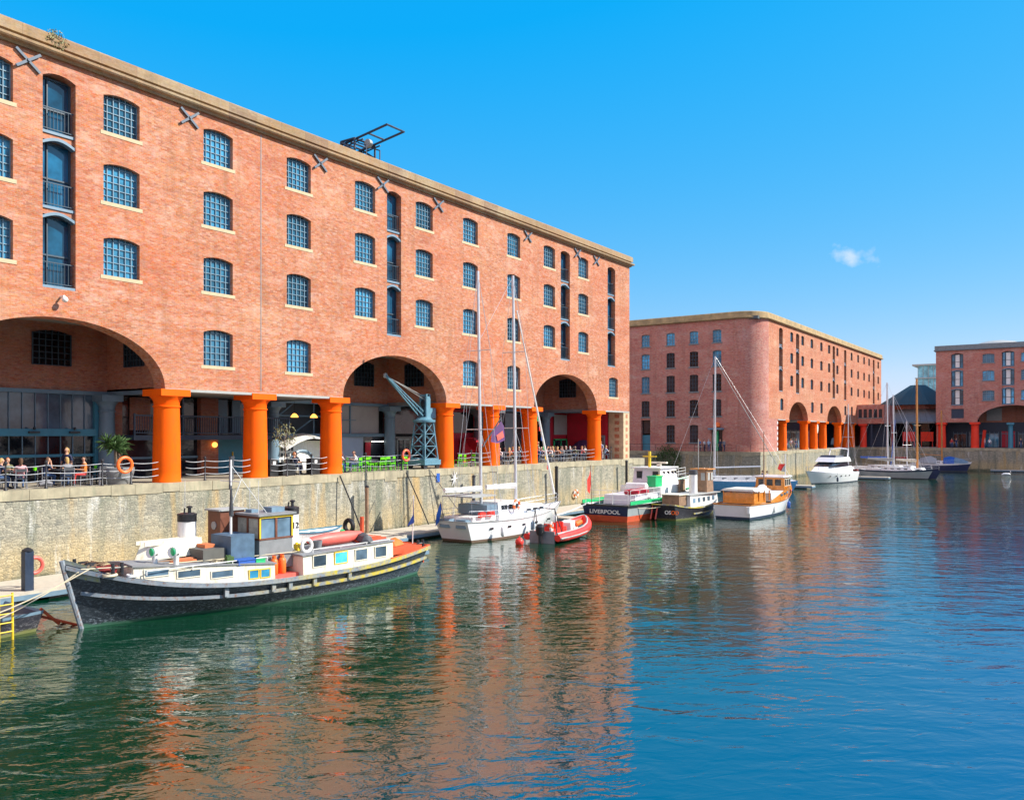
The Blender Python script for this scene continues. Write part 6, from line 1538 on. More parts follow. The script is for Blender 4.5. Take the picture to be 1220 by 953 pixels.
rope('mooring_rope', boat_point(7.7, .6, 2.0), (-27.6, 6.5, WZ + .4), .55, 'rope', 'slack mooring rope from the barge bow, upper of the pair')
rope('mooring_rope', boat_point(7.9, .3, 1.9), (-27.6, 8.5, WZ + .25), .5, 'rope', 'slack mooring rope from the barge bow, lower of the pair')
rope('mooring_rope', (-30.9, 54.7, WZ + 1.3), (-33.0, 49.0, WZ + .45), .35, 'wirewhite', 'thick white rope from the workboat stern to the pontoon', .05)
rope('mooring_rope', (-28.0, 55.2, WZ + 1.2), (-26.2, 58.0, WZ + 1.1), .25, 'rope', 'rope between the workboat stern and the little tug', .03)
rope('wall_rope', (-36.85, 35.25, -.1), (-35.6, 35.9, WZ + .5), -.05, 'black', 'dark slanting rope on the wall left of the brown pile', .045)
rope('wall_rope', (-36.85, 41.1, -.1), (-35.6, 41.9, WZ + .5), -.05, 'black', 'dark slanting rope on the wall above the blue flag', .04)
rope('wall_rope', (-36.85, 43.6, -.1), (-35.4, 45.4, WZ + .7), .1, 'darkwire', 'thin dark rope on the wall near the yacht stern', .025)
def ring(x, y, z, lab, mats=('lifering', 'white'), r=.30, axis='X', rz=0, stand=True):
    root = empty('life_ring', lab, 'life ring', (x, y, z), rz)
    g = MB(); g.torus((0, 0, 0), r, .075, 24, 8, axis=axis, mi2=1); g.build('ring', [MT[m] for m in mats], root)
    return root
ring(-34.0, 16.35, -2.75, 'faded pink life ring hanging beside the dark blue pile', ('pinkred', 'pinkred'), .30)
ring(-36.78, 62.9, -2.75, 'orange and white life ring on the wall left of the workboat')
ring(-36.83, 24.9 - 3.15, .95, 'big orange life ring on the quay railing left of the first full column', ('lifering', 'lifering'), .34)
ring(-36.83, 41.1, 1.0, 'orange life ring on the quay railing in front of the green chairs', ('lifering', 'pinkred'), .34)
g = MB()
for i in range(4):
    a = PI*i/4 + .1; g.tube([(0, .40*math.cos(a), .62*math.sin(a)), (0, 0, 0), (0, -.40*math.cos(a), -.62*math.sin(a))], [.015, .07, .015], 5)
tag(g.build('white_star', MT['white'], None, (-36.9, 45.3 + .9, -.75)), 'white star shaped ornament hanging on the dock wall below the crane', 'ornament')
g = MB(); g.box(0, .02, -.18, .16, -.3, .3); tag(g.build('wall_plaque', MT['blue'], None, (-36.96, 44.5, -.6)), 'small blue plaque on the dock wall beside the white star', 'plaque')
# ---------------------------------------------------------------- quay railing with chains
posts = []
def rail_post(y, label, x=-37.25):
    g = MB(); g.lathe([(.075, 0), (.075, .06), (.042, .1), (.036, 1.08), (.06, 1.1), (.075, 1.16), (.06, 1.22), (.01, 1.25)], 10)
    o = tag(g.build('railing_post', MT['iron'], None, (x, y, 0)), label, 'railing post', 'black posts of the quay chain railing'); posts.append((x, y)); return o
ys_ = [11.2, 13.1, 14.9, 16.75, 18.4, 20.9, 22.3]
lab_ = ['black railing post out of view at the left', 'black railing post out of view, second', 'black railing post just outside the left edge', 'black railing post nearest the left edge', 'black railing post in front of the seated diners', 'black railing post between the diners and the big planter', 'black railing post carrying the big orange life ring']
for y, l in zip(ys_[2:], lab_[2:]): rail_post(y, l)
more = [(26.3, 'black railing post just right of the first full column'), (28.0, 'black railing post left of the second full column'), (31.6, 'black railing post right of the second full column'), (33.4, 'black railing post left of the third full column'), (37.8, 'black railing post in front of the leftmost green chairs'), (41.1, 'black railing post carrying the smaller orange life ring'), (48.6, 'black railing post in front of the second group of green chairs'), (54.2, 'black railing post between the two close columns'), (59.2, 'black railing post under the left side of the furthest near arch'), (63.5, 'black railing post under the right side of the furthest near arch'), (70.2, 'black railing post before the quoined end pier')]
for y, l in more: rail_post(y, l)
def chain(y0, y1, z, lab, d=.06):
    g = MB(); g.tube([p - Vector((-37.25, y0, z)) for p in sag((-37.25, y0, z), (-37.25, y1, z), d, 10)], .018, 5); tag(g.build('railing_chain', MT['chain'], None, (-37.25, y0, z)), lab, 'chain', 'chains of the quay railing')
runs = [(14.9, 16.75), (16.75, 18.4), (18.4, 20.9), (20.9, 22.3), (22.3, 23.7), (25.2, 26.3), (26.3, 28.0), (28.0, 29.1), (30.5, 31.6), (31.6, 33.4), (33.4, 34.6), (36.1, 37.8), (37.8, 41.1), (41.1, 43.0), (47, 48.6), (48.6, 51), (52.5, 54.2), (54.2, 56.2), (57.8, 59.2), (59.2, 63.5), (63.5, 67)]
places = ['at the left edge', 'before the left diners', 'before the standing diner', 'before the big planter', 'between the ring post and the first column', 'right of the first column', 'before the dark doors', 'left of the second column', 'right of the second column', 'before the white hoarding', 'left of the third column', 'right of the third column', 'before the green chairs', 'left of the blue crane', 'right of the fourth column', 'before the crimson stair', 'right of the fifth column', 'left of the sixth column', 'right of the sixth column', 'before the wide crowd', 'left of the seventh column']
for (a, b_), pl in zip(runs, places):
    for z, nm in ((1.02, 'top'), (.70, 'middle'), (.38, 'bottom')):
        chain(a, b_, z, f'{nm} chain of the quay railing {pl}')
# ---------------------------------------------------------------- crane
CN = empty('quay_crane', 'blue grey lattice dockside crane with raised jib, under the second arch', 'crane', (-38.1, 44.35, 0), 0)
g = MB(); g.box(-.8, .8, -.85, .85, .28, .62); g.box(-.7, .7, -.75, .75, .62, .70); g.build('base_frame', MT['crane'], CN)
for x in (-.65, .65):
    for y in (-.65, .65):
        g = MB(); g.tube([(x - .06, y, .2), (x + .06, y, .2)], .2, 14); g.build('wheel', MT['iron'], CN)
g = MB()
def lerp(a, b_, t): return a + (b_ - a)*t
lv = [.7, 1.55, 2.4, 3.2]; hw = [.68, .60, .52, .45]
for sx in (1, -1):
    for sy in (1, -1): g.tube([(sx*hw[0], sy*hw[0], lv[0]), (sx*hw[3], sy*hw[3], lv[3])], .05, 5)
for i in range(3):
    for sd in (1, -1):
        for ax in (0, 1):
            A = (sd*hw[i], -hw[i], lv[i]) if ax == 0 else (-hw[i], sd*hw[i], lv[i]); B_ = (sd*hw[i+1], hw[i+1], lv[i+1]) if ax == 0 else (hw[i+1], sd*hw[i+1], lv[i+1])
            C_ = (sd*hw[i], hw[i], lv[i]) if ax == 0 else (hw[i], sd*hw[i], lv[i]); D_ = (sd*hw[i+1], -hw[i+1], lv[i+1]) if ax == 0 else (-hw[i+1], sd*hw[i+1], lv[i+1])
            g.tube([A, B_], .028, 4); g.tube([C_, D_], .028, 4); g.tube([A, C_], .03, 4)
g.build('lattice_tower', MT['crane'], CN)
g = MB(); g.lathe([(.75, 0), (.78, .06), (.78, .16), (.6, .2), (.45, .36)], 20, (0, 0, 3.2)); g.build('turntable', MT['crane'], CN)
g = MB(); g.box(-.32, -.18, -.12, .3, 3.5, 5.15); g.box(.18, .32, -.12, .3, 3.5, 5.15); g.box(-.32, .32, -.02, .18, 5.0, 5.12); g.box(-.3, .3, .3, .9, 3.5, 4.2); g.build('post_frame', MT['crane'], CN)
g = MB(); g.tube([(-.17, .1, 4.5), (.17, .1, 4.5)], .28, 14); g.build('winch_drum', MT['iron'], CN)
tip = Vector((-.35, -3.5, 6.25)); ft = Vector((0, -.35, 3.65)); g = MB()
for sx in (-.2, .2):
    g.tube([ft + Vector((sx, 0, 0)), tip + Vector((sx*.2, 0, 0))], .05, 5); g.tube([ft + Vector((sx, .0, .34)), tip + Vector((sx*.2, 0, .08))], .04, 5)
    for i in range(9):
        a = lerp(ft, tip, i/9) + Vector((sx*(1 - .8*i/9), 0, 0)); b_ = lerp(ft + Vector((0, 0, .34)), tip + Vector((0, 0, .08)), (i + 1)/9) + Vector((sx*(1 - .8*i/9), 0, 0)); g.tube([a, b_], .022, 4)
g.build('jib', MT['crane'], CN)
g = MB(); g.tube([tip + Vector((-.06, 0, 0)), tip + Vector((.06, 0, 0))], .16, 14); g.build('jib_pulley', MT['palegrey'], CN)
g = MB(); g.tube([tip, (0, .05, 4.95)], .03, 5); g.tube([tip + Vector((.05, 0, 0)), (0.1, .1, 4.7)], .02, 5); g.build('hoist_cable', MT['palegrey'], CN)
# window cleaning cradle on the roof
RC_ = empty('roof_hoist', 'dark blue steel maintenance hoist standing on the parapet of the near warehouse', 'hoist', (-37.8, 38.3, 19.9), 0)
g = MB()
for p, q in (((0,-.9,0),(0,-.9,.9)), ((0,.9,0),(0,.9,.9)), ((-1.2,-.9,0),(-1.2,-.9,.9)), ((-1.2,.9,0),(-1.2,.9,.9)), ((0,-.9,.9),(0,.9,.9)), ((-1.2,-.9,.9),(-1.2,.9,.9)), ((0,-.9,.9),(-1.2,-.9,.9)), ((0,.9,.9),(-1.2,.9,.9)), ((0,-.9,.1),(-1.2,-.9,.9)), ((0,.9,.1),(-1.2,.9,.9))): g.tube([p, q], .07, 6)
g.build('support_frame', MT['navysteel'], RC_)
g = MB()
for y in (-.75, .75):
    g.tube([(-2.4, y, .62), (2.6, y, 1.25)], .07, 6); g.tube([(-2.4, y, .42), (.6, y, .78)], .045, 6)
    for i in range(5): g.tube([(-2.2 + i*.55, y, .45 + i*.07), (-1.95 + i*.55, y, .68 + i*.07)], .03, 4)
for x, z in ((2.6, 1.25), (1.0, 1.05), (-.6, .85), (-2.4, .62)): g.tube([(x, -.8, z), (x, .8, z)], .06, 6)
g.box(-2.6, -1.9, -.5, .5, .5, .9); g.build('boom', MT['navysteel'], RC_)
g = MB(); g.tube([(.3, -.12, .75), (.3, .12, .75)], .27, 16); g.build('winch_wheel', MT['palegrey'], RC_)
g = MB(); stays(g, [((.72,-.6,-.35),(.72,.6,-.35)), ((.72,-.6,-.35),(.72,-.6,.4)), ((.72,.6,-.35),(.72,.6,.4)), ((.72,-.6,.4),(0,-.6,.7)), ((.72,.6,.4),(0,.6,.7))], .04, 5); g.build('cradle_bracket', MT['navysteel'], RC_)
# plants
def leaves(mb, c, rad, n, size, seed, sc=(1, 1, 1), up=0.0):
    rnd = random.Random(seed)
    for _ in range(n):
        d = Vector((rnd.gauss(0, 1), rnd.gauss(0, 1), rnd.gauss(0, 1))).normalized()*rad*rnd.uniform(.25, 1)**.6
        p = Vector(c) + Vector((d.x*sc[0], d.y*sc[1], d.z*sc[2])); M = Euler((rnd.uniform(0, 6), rnd.uniform(0, 6), rnd.uniform(0, 6))).to_matrix(); s = size*rnd.uniform(.6, 1.3)
        mb.add([p + M @ Vector(q)*s for q in ((-1, 0, 0), (0, -.35, .05), (1, 0, 0), (0, .35, -.05))], [(0, 1, 2, 3)])
PT = empty('planted_pot', 'big dark metal planter with a bushy dark green yucca, left of the first full column', 'potted plant', (-38.4, 22.25, 0))
g = MB(); g.lathe([(.55, 0), (.72, .3), (.80, .62), (.80, .78), (.72, .8), (.70, .7)], 22); g.build('pot', MT['grey'], PT)
g = MB(); g.tube([(0, 0, .6), (.05, .05, 1.2), (-.05, 0, 1.75)], [.14, .11, .10], 8); g.tube([(0, 0, .7), (.25, -.2, 1.6)], [.08, .06], 7); g.build('stem', MT['bark'], PT)
g = MB(); rnd = random.Random(5)
for c, n in (((-.05, 0, 1.85), 110), ((.28, -.22, 1.7), 80), ((-.2, .3, 1.9), 60), ((0, -.45, 1.95), 50)):
    for _ in range(n):
        a = rnd.uniform(0, 2*PI); e_ = rnd.uniform(-.5, 1.3); L_ = rnd.uniform(.4, .75); d = Vector((math.cos(a)*math.cos(e_), math.sin(a)*math.cos(e_), math.sin(e_))); w = d.cross(Vector((0,0,1))).normalized()*.03
        p = Vector(c); g.add([p - w, p + w, p + d*L_*.6 + w, p + d*L_ - Vector((0,0,.12)), p + d*L_*.6 - w], [(0, 1, 2, 3, 4)])
g.build('leaves', MT['leaf'], PT)
OT = empty('olive_tree', 'small sparse olive tree in a dark planter between the second and third full columns', 'tree', (-38.3, 32.3, 0))
g = MB(); g.box(-.4, .4, -.45, .45, 0, .75); g.build('planter', MT['black'], OT)
g = MB(); g.tube([(0, 0, .7), (.03, .05, 1.4), (0, 0, 2.0)], [.04, .03, .02], 7)
for a in range(8): g.tube([(0, 0, 1.5 + a*.06), (.45*math.cos(a*2.1), .45*math.sin(a*2.1), 2.0 + .12*a)], .012, 4)
g.build('trunk', MT['bark'], OT)
g = MB(); leaves(g, (0, 0, 2.25), .75, 330, .075, 4, (1, 1, 1.1)); g.build('crown', MT['olive_leaf'], OT)
PP = empty('parapet_weed', 'bushy weed growing out of the top left parapet', 'plant', (-36.85, 18.6, 18.98))
g = MB(); leaves(g, (.05, 0, .4), .5, 260, .07, 9, (.5, 1.1, .9)); g.build('leaves', MT['olive_leaf'], PP)
g = MB(); [g.tube([(0, i*.12 - .3, 0), (.1, i*.16 - .4, .6)], .012, 4) for i in range(6)]; g.build('stems', MT['bark'], PP)
IV = MB(); leaves(IV, (0, 0, 0), 1.0, 1500, .14, 12, (2.4, .3, 2.2)); tag(IV.build('ivy', MT['leaf'], None, (-50.5, 112.25, -1.2)), 'dark ivy spilling over the shaded wall across the passage', 'ivy')
# planters / menu stands by the second column
for y, lb in ((31.05, 'dark planter box just right of the second full column'), (34.1, 'dark menu stand with white card left of the third full column')):
    r = empty('planter_box', lb, 'planter box', (-37.9, y, 0)); g = MB(); g.box(-.25, .25, -.3, .3, 0, .95); g.build('box', MT['black'], r); g = MB(); g.box(.252, .26, -.1, .1, .68, .86); g.build('card', MT['white'], r)
g = MB(); g.tube([(0, 0, 0), (0, 0, .95)], .06, 8); g.box(-.1, .1, -.1, .1, 0, .05)
for y, lb in ((27.0, 'low dark bollard before the balcony, right hand one'), (26.6, 'low dark bollard before the balcony, left hand one')):
    pass
# yellow cross sign post behind the workboat is on the boat; small wall lamps
# ================================================================ people
SK = {}
def skin_body(name, joints, edges, regions, sub=1):
    """joints: name -> (x,y,z,r); one continuous skinned figure. regions: joint -> material slot"""
    names = list(joints); me = bpy.data.meshes.new(name)
    me.from_pydata([joints[n][:3] for n in names], [(names.index(a), names.index(b_)) for a, b_ in edges], [])
    o = bpy.data.objects.new(name, me); col.objects.link(o)
    bm = bmesh.new(); bm.from_mesh(me); lay = bm.verts.layers.skin.verify(); bm.verts.ensure_lookup_table()
    for i, n in enumerate(names):
        r = joints[n][3]; bm.verts[i][lay].radius = (r if not isinstance(r, tuple) else r[0], r if not isinstance(r, tuple) else r[1]); bm.verts[i][lay].use_root = (n == 'pelvis')
    bm.to_mesh(me); bm.free()
    o.modifiers.new('s', 'SKIN'); m2 = o.modifiers.new('u', 'SUBSURF'); m2.levels = sub
    dg = bpy.context.evaluated_depsgraph_get(); dg.update(); res = bpy.data.meshes.new_from_object(o.evaluated_get(dg)); bpy.data.objects.remove(o)
    pts = [(Vector(joints[n][:3]), regions.get(n, 0)) for n in names]
    segs = [(Vector(joints[a][:3]), Vector(joints[b_][:3]), regions.get(b_, 0)) for a, b_ in edges]
    res.materials.clear()
    for m in ('skin_mid', 'cloth_grey', 'cloth_navy', 'black'): res.materials.append(MT[m])
    for p in res.polygons:
        c = p.center; best = 9; bi = 0
        for a, b_, rg in segs:
            t = max(0, min(1, (c - a).dot(b_ - a)/max(1e-6, (b_ - a).length_squared))); d = (c - a.lerp(b_, t)).length
            if d < best: best = d; bi = rg
        p.material_index = bi; p.use_smooth = True
    return res
for nm, c in (('skin_mid', (.55,.30,.20)), ('skin_light', (.65,.40,.30)), ('cloth_grey', (.20,.20,.22)), ('cloth_navy', (.02,.03,.08)), ('cloth_white', (.70,.70,.72)), ('cloth_blue', (.06,.16,.40)), ('cloth_red', (.50,.04,.04)), ('cloth_pale_blue', (.35,.48,.62)), ('cloth_olive', (.15,.16,.08)), ('cloth_orange', (.75,.22,.04)), ('cloth_pink', (.60,.30,.32)), ('denim', (.05,.10,.22)), ('khaki', (.38,.30,.20)), ('hair_brown', (.10,.05,.025)), ('hair_dark', (.015,.012,.01)), ('hair_blond', (.50,.32,.12)), ('hair_grey', (.40,.40,.40)), ('hair_red', (.35,.12,.04))):
    MT[nm] = paint(nm, c, .8, var=.12)
def person_mesh(kind):
    if kind in SK: return SK[kind]
    J = {}
    sit = kind.startswith('sit')
    pz = .52 if sit else .93
    J['pelvis'] = (0, 0, pz, (.15, .12)); J['belly'] = (-.01, 0, pz + .17, (.135, .11)); lean = .10 if kind in ('sit_lean', 'sit_drink') else .0
    J['chest'] = (lean, 0, pz + .36, (.165, .12)); J['neckb'] = (lean*1.3, 0, pz + .50, (.10, .08)); J['neck'] = (lean*1.4 + .01, 0, pz + .565, .052)
    J['chin'] = (lean*1.6 + .035, 0, pz + .64, (.062, .066)); J['head'] = (lean*1.6 + .02, 0, pz + .715, (.076, .094)); J['crown'] = (lean*1.6 + .0, 0, pz + .79, (.062, .078))
    J['nose'] = (lean*1.6 + .125, 0, pz + .685, .014)
    E_ = [('pelvis', 'belly'), ('belly', 'chest'), ('chest', 'neckb'), ('neckb', 'neck'), ('neck', 'chin'), ('chin', 'head'), ('head', 'crown'), ('head', 'nose')]
    RG = {'pelvis': 2, 'belly': 1, 'chest': 1, 'neckb': 1}
    for sd, s in ((1, 'l'), (-1, 'r')):
        J['ear' + s] = (lean*1.6 + .01, sd*.088, pz + .705, .016); E_.append(('head', 'ear' + s))
        J['sh' + s] = (lean*1.1, sd*.185, pz + .455, .062); E_.append(('chest', 'sh' + s)); RG['sh' + s] = 1
        if kind == 'sit': el = (.08, sd*.24, pz + .20); wr = (.30, sd*.17, pz + .22)
        elif kind == 'sit_lean': el = (.24, sd*.24, pz + .22); wr = (.42, sd*.10, pz + .30)
        elif kind == 'sit_drink': el = (.26, sd*.24, pz + .22) if sd > 0 else (.24, -.22, pz + .26); wr = (.42, .12, pz + .28) if sd > 0 else (.26, -.08, pz + .56)
        elif kind == 'stand': el = (-.02, sd*.25, pz + .18); wr = (.06, sd*.25, pz - .06)
        else: el = (.03*sd, sd*.25, pz + .18); wr = (.16*sd, sd*.23, pz - .04)
        J['el' + s] = (*el, .042); J['wr' + s] = (*wr, .028); E_ += [('sh' + s, 'el' + s), ('el' + s, 'wr' + s)]; RG['el' + s] = 1
        w = Vector(wr); d = (w - Vector(el)).normalized(); J['pm' + s] = (*(w + d*.07), (.034, .02)); E_.append(('wr' + s, 'pm' + s))
        side = Vector((0, 1, 0)) if abs(d.y) < .8 else Vector((1, 0, 0))
        for k_, (o_, ln_) in enumerate(((-.026, .06), (-.009, .075), (.009, .07), (.026, .055))):
            fp = w + d*(.075 + ln_) + side*o_ - Vector((0, 0, .015)); J[f'f{k_}{s}'] = (*fp, .009); E_.append(('pm' + s, f'f{k_}{s}'))
        J['th' + s] = (*(w + d*.06 - side*.045*sd + Vector((0, 0, .01))), .010); E_.append(('wr' + s, 'th' + s))
        J['hp' + s] = (.0, sd*.095, pz - .03, .088); E_.append(('pelvis', 'hp' + s)); RG['hp' + s] = 2
        if sit: kn = (.43, sd*.12, .52); an = (.42 + .06*sd, sd*.11, .09); 
        elif kind == 'stand': kn = (.02, sd*.10, .50); an = (-.01, sd*.10, .09)
        else: kn = (.10 - .12*sd + .04, sd*.09, .50); an = (-.22*sd, sd*.09, .10 + (.05 if sd > 0 else 0))
        J['kn' + s] = (*kn, .062); J['an' + s] = (*an, .040); J['to' + s] = (an[0] + .17, an[1] + .015*sd, .035 + (an[2] - .09)*.5, .036)
        E_ += [('hp' + s, 'kn' + s), ('kn' + s, 'an' + s), ('an' + s, 'to' + s)]; RG.update({'kn' + s: 2, 'an' + s: 2, 'to' + s: 3})
    me = skin_body(kind, J, E_, RG)
    hx = lean*1.6; SK[kind] = (me, hx, pz)
    return SK[kind]
HAIRM = {}
def person(kind, loc, rz, label, top, trousers, hair, group='people at the quayside tables', skin='skin_mid', long_hair=False, cat='person'):
    me, hx, pz = person_mesh(kind)
    b_ = bpy.data.objects.new('person', me); col.objects.link(b_); b_.location = loc; b_.rotation_euler = (0, 0, rz)
    for i, m in enumerate((skin, top, trousers, 'black')):
        b_.material_slots[i].link = 'OBJECT'; b_.material_slots[i].material = MT[m]
    tag(b_, label, cat, group)
    key = (round(hx, 3), round(pz, 2), long_hair)
    if key not in HAIRM:
        g = MB(); rings = []
        for i in range(6):
            a = PI/2*i/5; z = pz + .70 + .125*math.sin(a); rr = math.cos(a)*.93 + .05
            rings.append([(hx - .005 + .105*rr*math.cos(t)*(1 if math.cos(t) < 0 else .82) - (.015 if i < 3 else 0), .088*rr*math.sin(t), z + (.045*math.cos(t) if i < 3 else 0) - (.06*(1 - i/3) if (math.cos(t) < -.1 and i < 3) else 0)) for t in [2*PI*j/14 for j in range(14)]])
        g.loft(rings)
        if long_hair: g.tube([(hx - .06, 0, pz + .76), (hx - .095, 0, pz + .64), (hx - .09, 0, pz + .50)], [.075, .075, .04], 8)
        o = g.build('hair', MT['hair_brown']); HAIRM[key] = o.data; bpy.data.objects.remove(o)
        EY = MB()
        for sd in (1, -1): EY.ball((hx + .088, sd*.030, pz + .705), .010, 0, 6, 4)
        EY.box(hx + .092, hx + .100, -.022, .022, pz + .646, pz + .653)
        o = EY.build('face_detail', MT['hair_dark']); HAIRM[(key, 'f')] = o.data; bpy.data.objects.remove(o)
    h = bpy.data.objects.new('hair', HAIRM[key]); col.objects.link(h); h.parent = b_
    h.material_slots[0].link = 'OBJECT'; h.material_slots[0].material = MT[hair]
    f = bpy.data.objects.new('eyes_and_mouth', HAIRM[(key, 'f')]); col.objects.link(f); f.parent = b_
    return b_
# ---- furniture
def chair_root(label, mat, group):
    r = empty('cafe_chair', label, 'chair', (0, 0, 0), 0, group)
    g = MB(); g.cbox((0, 0, .45), (.44, .44, .035)); g.build('seat', MT[mat], r)
    g = MB(); g.box(-.22, -.195, -.2, .2, .74, .88); g.box(-.21, -.19, -.2, .2, .56, .62); g.build('backrest', MT[mat], r)
    for x, y in ((-.2, -.2), (-.2, .2), (.2, -.2), (.2, .2)):
        g = MB(); g.tube([(x*1.1, y*1.1, 0), (x, y, .45)] + ([(x - .01, y, .88)] if x < 0 else []), .02, 6); g.build('leg', MT[mat if mat == 'green' else 'steel'], r)
    return r
def table_root(label, mat, group):
    r = empty('cafe_table', label, 'table', (0, 0, 0), 0, group)
    g = MB(); g.box(-.42, .42, -.42, .42, .71, .745); g.build('table_top', MT[mat], r)
    g = MB(); g.lathe([(.03, 0), (.03, .71)], 8); g.build('pedestal', MT['iron'], r)
    g = MB(); g.lathe([(.24, 0), (.24, .025), (.04, .05)], 14); g.build('foot', MT['iron'], r)
    return r
CHD = {}; TBD = {}
def chair(x, y, rz, label, mat='darkgrey', group='dark cafe chairs along the quay'):
    if mat not in CHD: CHD[mat] = chair_root(label, mat, group); CHD[mat].location = (x, y, 0); CHD[mat].rotation_euler = (0, 0, rz); return CHD[mat]
    return copy_tree(CHD[mat], (x, y, 0), rz, label, group=group)
def table(x, y, label, mat='darkgrey', group='cafe tables along the quay'):
    if mat not in TBD: TBD[mat] = table_root(label, mat, group); TBD[mat].location = (x, y, 0); return TBD[mat]
    return copy_tree(TBD[mat], (x, y, 0), 0, label, group=group)
def glass_tub(x, y, label):
    g = MB(); g.lathe([(.06, 0), (.08, .14), (.075, .14), (.05, .02)], 12); tag(g.build('flower_pot', MT['green'], None, (x, y, .746)), label, 'pot', 'lime pots on the cafe tables')
# diners on the left, under the first arch
def seat_person(x, y, rz, kind, lab, top, tr, hair, lab2, long_hair=False, skin='skin_mid', mat='darkgrey', cg='dark cafe chairs along the quay'):
    chair(x, y, rz, lab2, mat, cg); person(kind, (x - .02*math.cos(rz), y - .02*math.sin(rz), 0), rz, lab, top, tr, hair, long_hair=long_hair, skin=skin)
table(-38.9, 17.9, 'dark table where the left hand diners lean together')
table(-38.9, 20.0, 'dark table beside the standing diner')
table(-38.6, 16.2, 'dark table at the left edge with a lime pot'); glass_tub(-38.6, 16.3, 'lime pot on the table at the left edge')
table(-39.0, 21.6, 'dark table left of the big planter with a lime pot'); glass_tub(-38.9, 21.5, 'lime pot on the table left of the big planter')
glass_tub(-38.85, 18.7, 'lime pot among the seated diners')
seat_person(-38.7, 17.1, R(90), 'sit_lean', 'seated person with fair hair and dark jacket leaning over the left table', 'cloth_navy', 'denim', 'hair_blond', 'dark chair under the fair haired person at the left table')
seat_person(-38.1, 17.75, R(160), 'sit', 'seated person in pale top facing into the arcade at the left table', 'cloth_pink', 'denim', 'hair_brown', 'dark chair nearest the rail at the left table', True)
seat_person(-39.7, 17.9, R(-10), 'sit_drink', 'seated person in olive top on the inner side of the left table', 'cloth_olive', 'cloth_navy', 'hair_red', 'dark chair on the inner side of the left table')
seat_person(-38.9, 19.15, R(90), 'sit_drink', 'seated person in navy top drinking, right of the middle post', 'cloth_navy', 'denim', 'hair_brown', 'dark chair left of the table by the standing diner')
seat_person(-38.05, 19.75, R(170), 'sit_lean', 'seated person with blond hair and grey waistcoat, back to the water', 'cloth_grey', 'denim', 'hair_blond', 'dark chair with its back to the water by the standing diner', True)
seat_person(-38.55, 20.75, R(-100), 'sit', 'seated person in an orange and white top beside the standing diner', 'cloth_orange', 'cloth_red', 'hair_dark', 'dark chair right of the table by the standing diner')
person('stand', (-39.6, 20.5, 0), R(-60), 'standing person in black top with blond hair among the seated diners', 'cloth_navy', 'cloth_navy', 'hair_blond', long_hair=True)
for x, y, rz, lb in ((-38.7, 15.5, 90, 'empty dark chair at the left edge of the terrace'), (-38.2, 21.3, 200, 'empty dark chair before the big planter, water side'), (-39.7, 21.4, 10, 'empty dark chair before the big planter, inner side')): chair(x, y, R(rz), lb)
g = MB(); g.tube([(-.25, 0, .15), (0, .02, .24), (.25, 0, .14)], [.1, .18, .1], 8); g.tube([(-.1, 0, .35), (0, 0, .5), (.1, 0, .35)], .015, 4)
tag(g.build('bag', MT['cloth_grey'], None, (-37.9, 18.7, 0), R(80)), 'grey bag on the ground by the middle railing post', 'bag')
# pair between columns 2 and 3
table(-38.8, 34.0, 'dark table left of the third full column')
seat_person(-38.6, 33.3, R(80), 'sit', 'seated person in dark clothes just left of the third full column', 'cloth_navy', 'cloth_navy', 'hair_red', 'dark chair of the left person by the third column')
seat_person(-39.5, 34.1, R(-20), 'sit_lean', 'seated person in black with brown hair close to the third full column', 'cloth_grey', 'cloth_navy', 'hair_brown', 'dark chair of the right person by the third column')
# green chairs
gi = 0
GC = 'lime green chairs under the second arch'
spots = [(-38.2, 36.4, 20), (-38.3, 38.15, 200), (-39.2, 38.4, 60), (-38.2, 39.1, 10), (-39.1, 39.7, 190), (-38.2, 40.2, 170), (-39.3, 40.6, 30), (-38.3, 41.2, 5), (-38.9, 41.9, 200), (-38.3, 42.4, 180), (-40.4, 37.6, 90), (-40.5, 39.2, 70), (-40.3, 40.9, 100), (-40.2, 42.3, 250)]
gl = ['lime chair at the left end, beside the third full column', 'lime chair just right of the seated couple', 'lime chair behind the seated couple', 'lime chair in the front row, second from the couple', 'lime chair in the second row, left of the ring', 'lime chair in the front row, left of the ring', 'lime chair in the second row behind the ring', 'lime chair directly behind the life ring', 'lime chair in the second row right of the ring', 'lime chair in the front row beside the crane', 'lime chair at the back under the grey panels, leftmost', 'lime chair at the back under the grey panels, second', 'lime chair at the back under the grey panels, third', 'lime chair at the back beside the blue back column']
for (x, y, a), l in zip(spots, gl): chair(x, y, R(a), l, 'green', GC)
for x, y, l in ((-38.5, 37.3, 'small table between the couple and the lime chairs'), (-38.7, 39.6, 'small table in the middle of the lime chairs'), (-38.8, 41.6, 'small table behind the life ring')): table(x, y, l)
person('sit_drink', (-38.25, 36.5, 0), R(80), 'seated person in pale pink shirt drinking, under the left of the second arch', 'cloth_white', 'cloth_blue', 'hair_grey', skin='skin_light')
person('sit_lean', (-38.35, 38.1, 0), R(-110), 'seated person in white and navy facing left under the second arch', 'cloth_white', 'denim', 'hair_brown', skin='skin_light')
for x, y, a, l in ((-38.4, 47.5, 90, 'lime chair just right of the fourth full column'), (-39.0, 48.0, 20, 'lime chair in the bay right of the fourth column, inner left'), (-38.3, 48.9, 200, 'lime chair in the bay right of the fourth column, front middle'), (-39.1, 49.4, 180, 'lime chair in the bay right of the fourth column, inner right'), (-38.4, 50.1, 260, 'lime chair left of the fifth full column')): chair(x, y, R(a), l, 'green', GC)
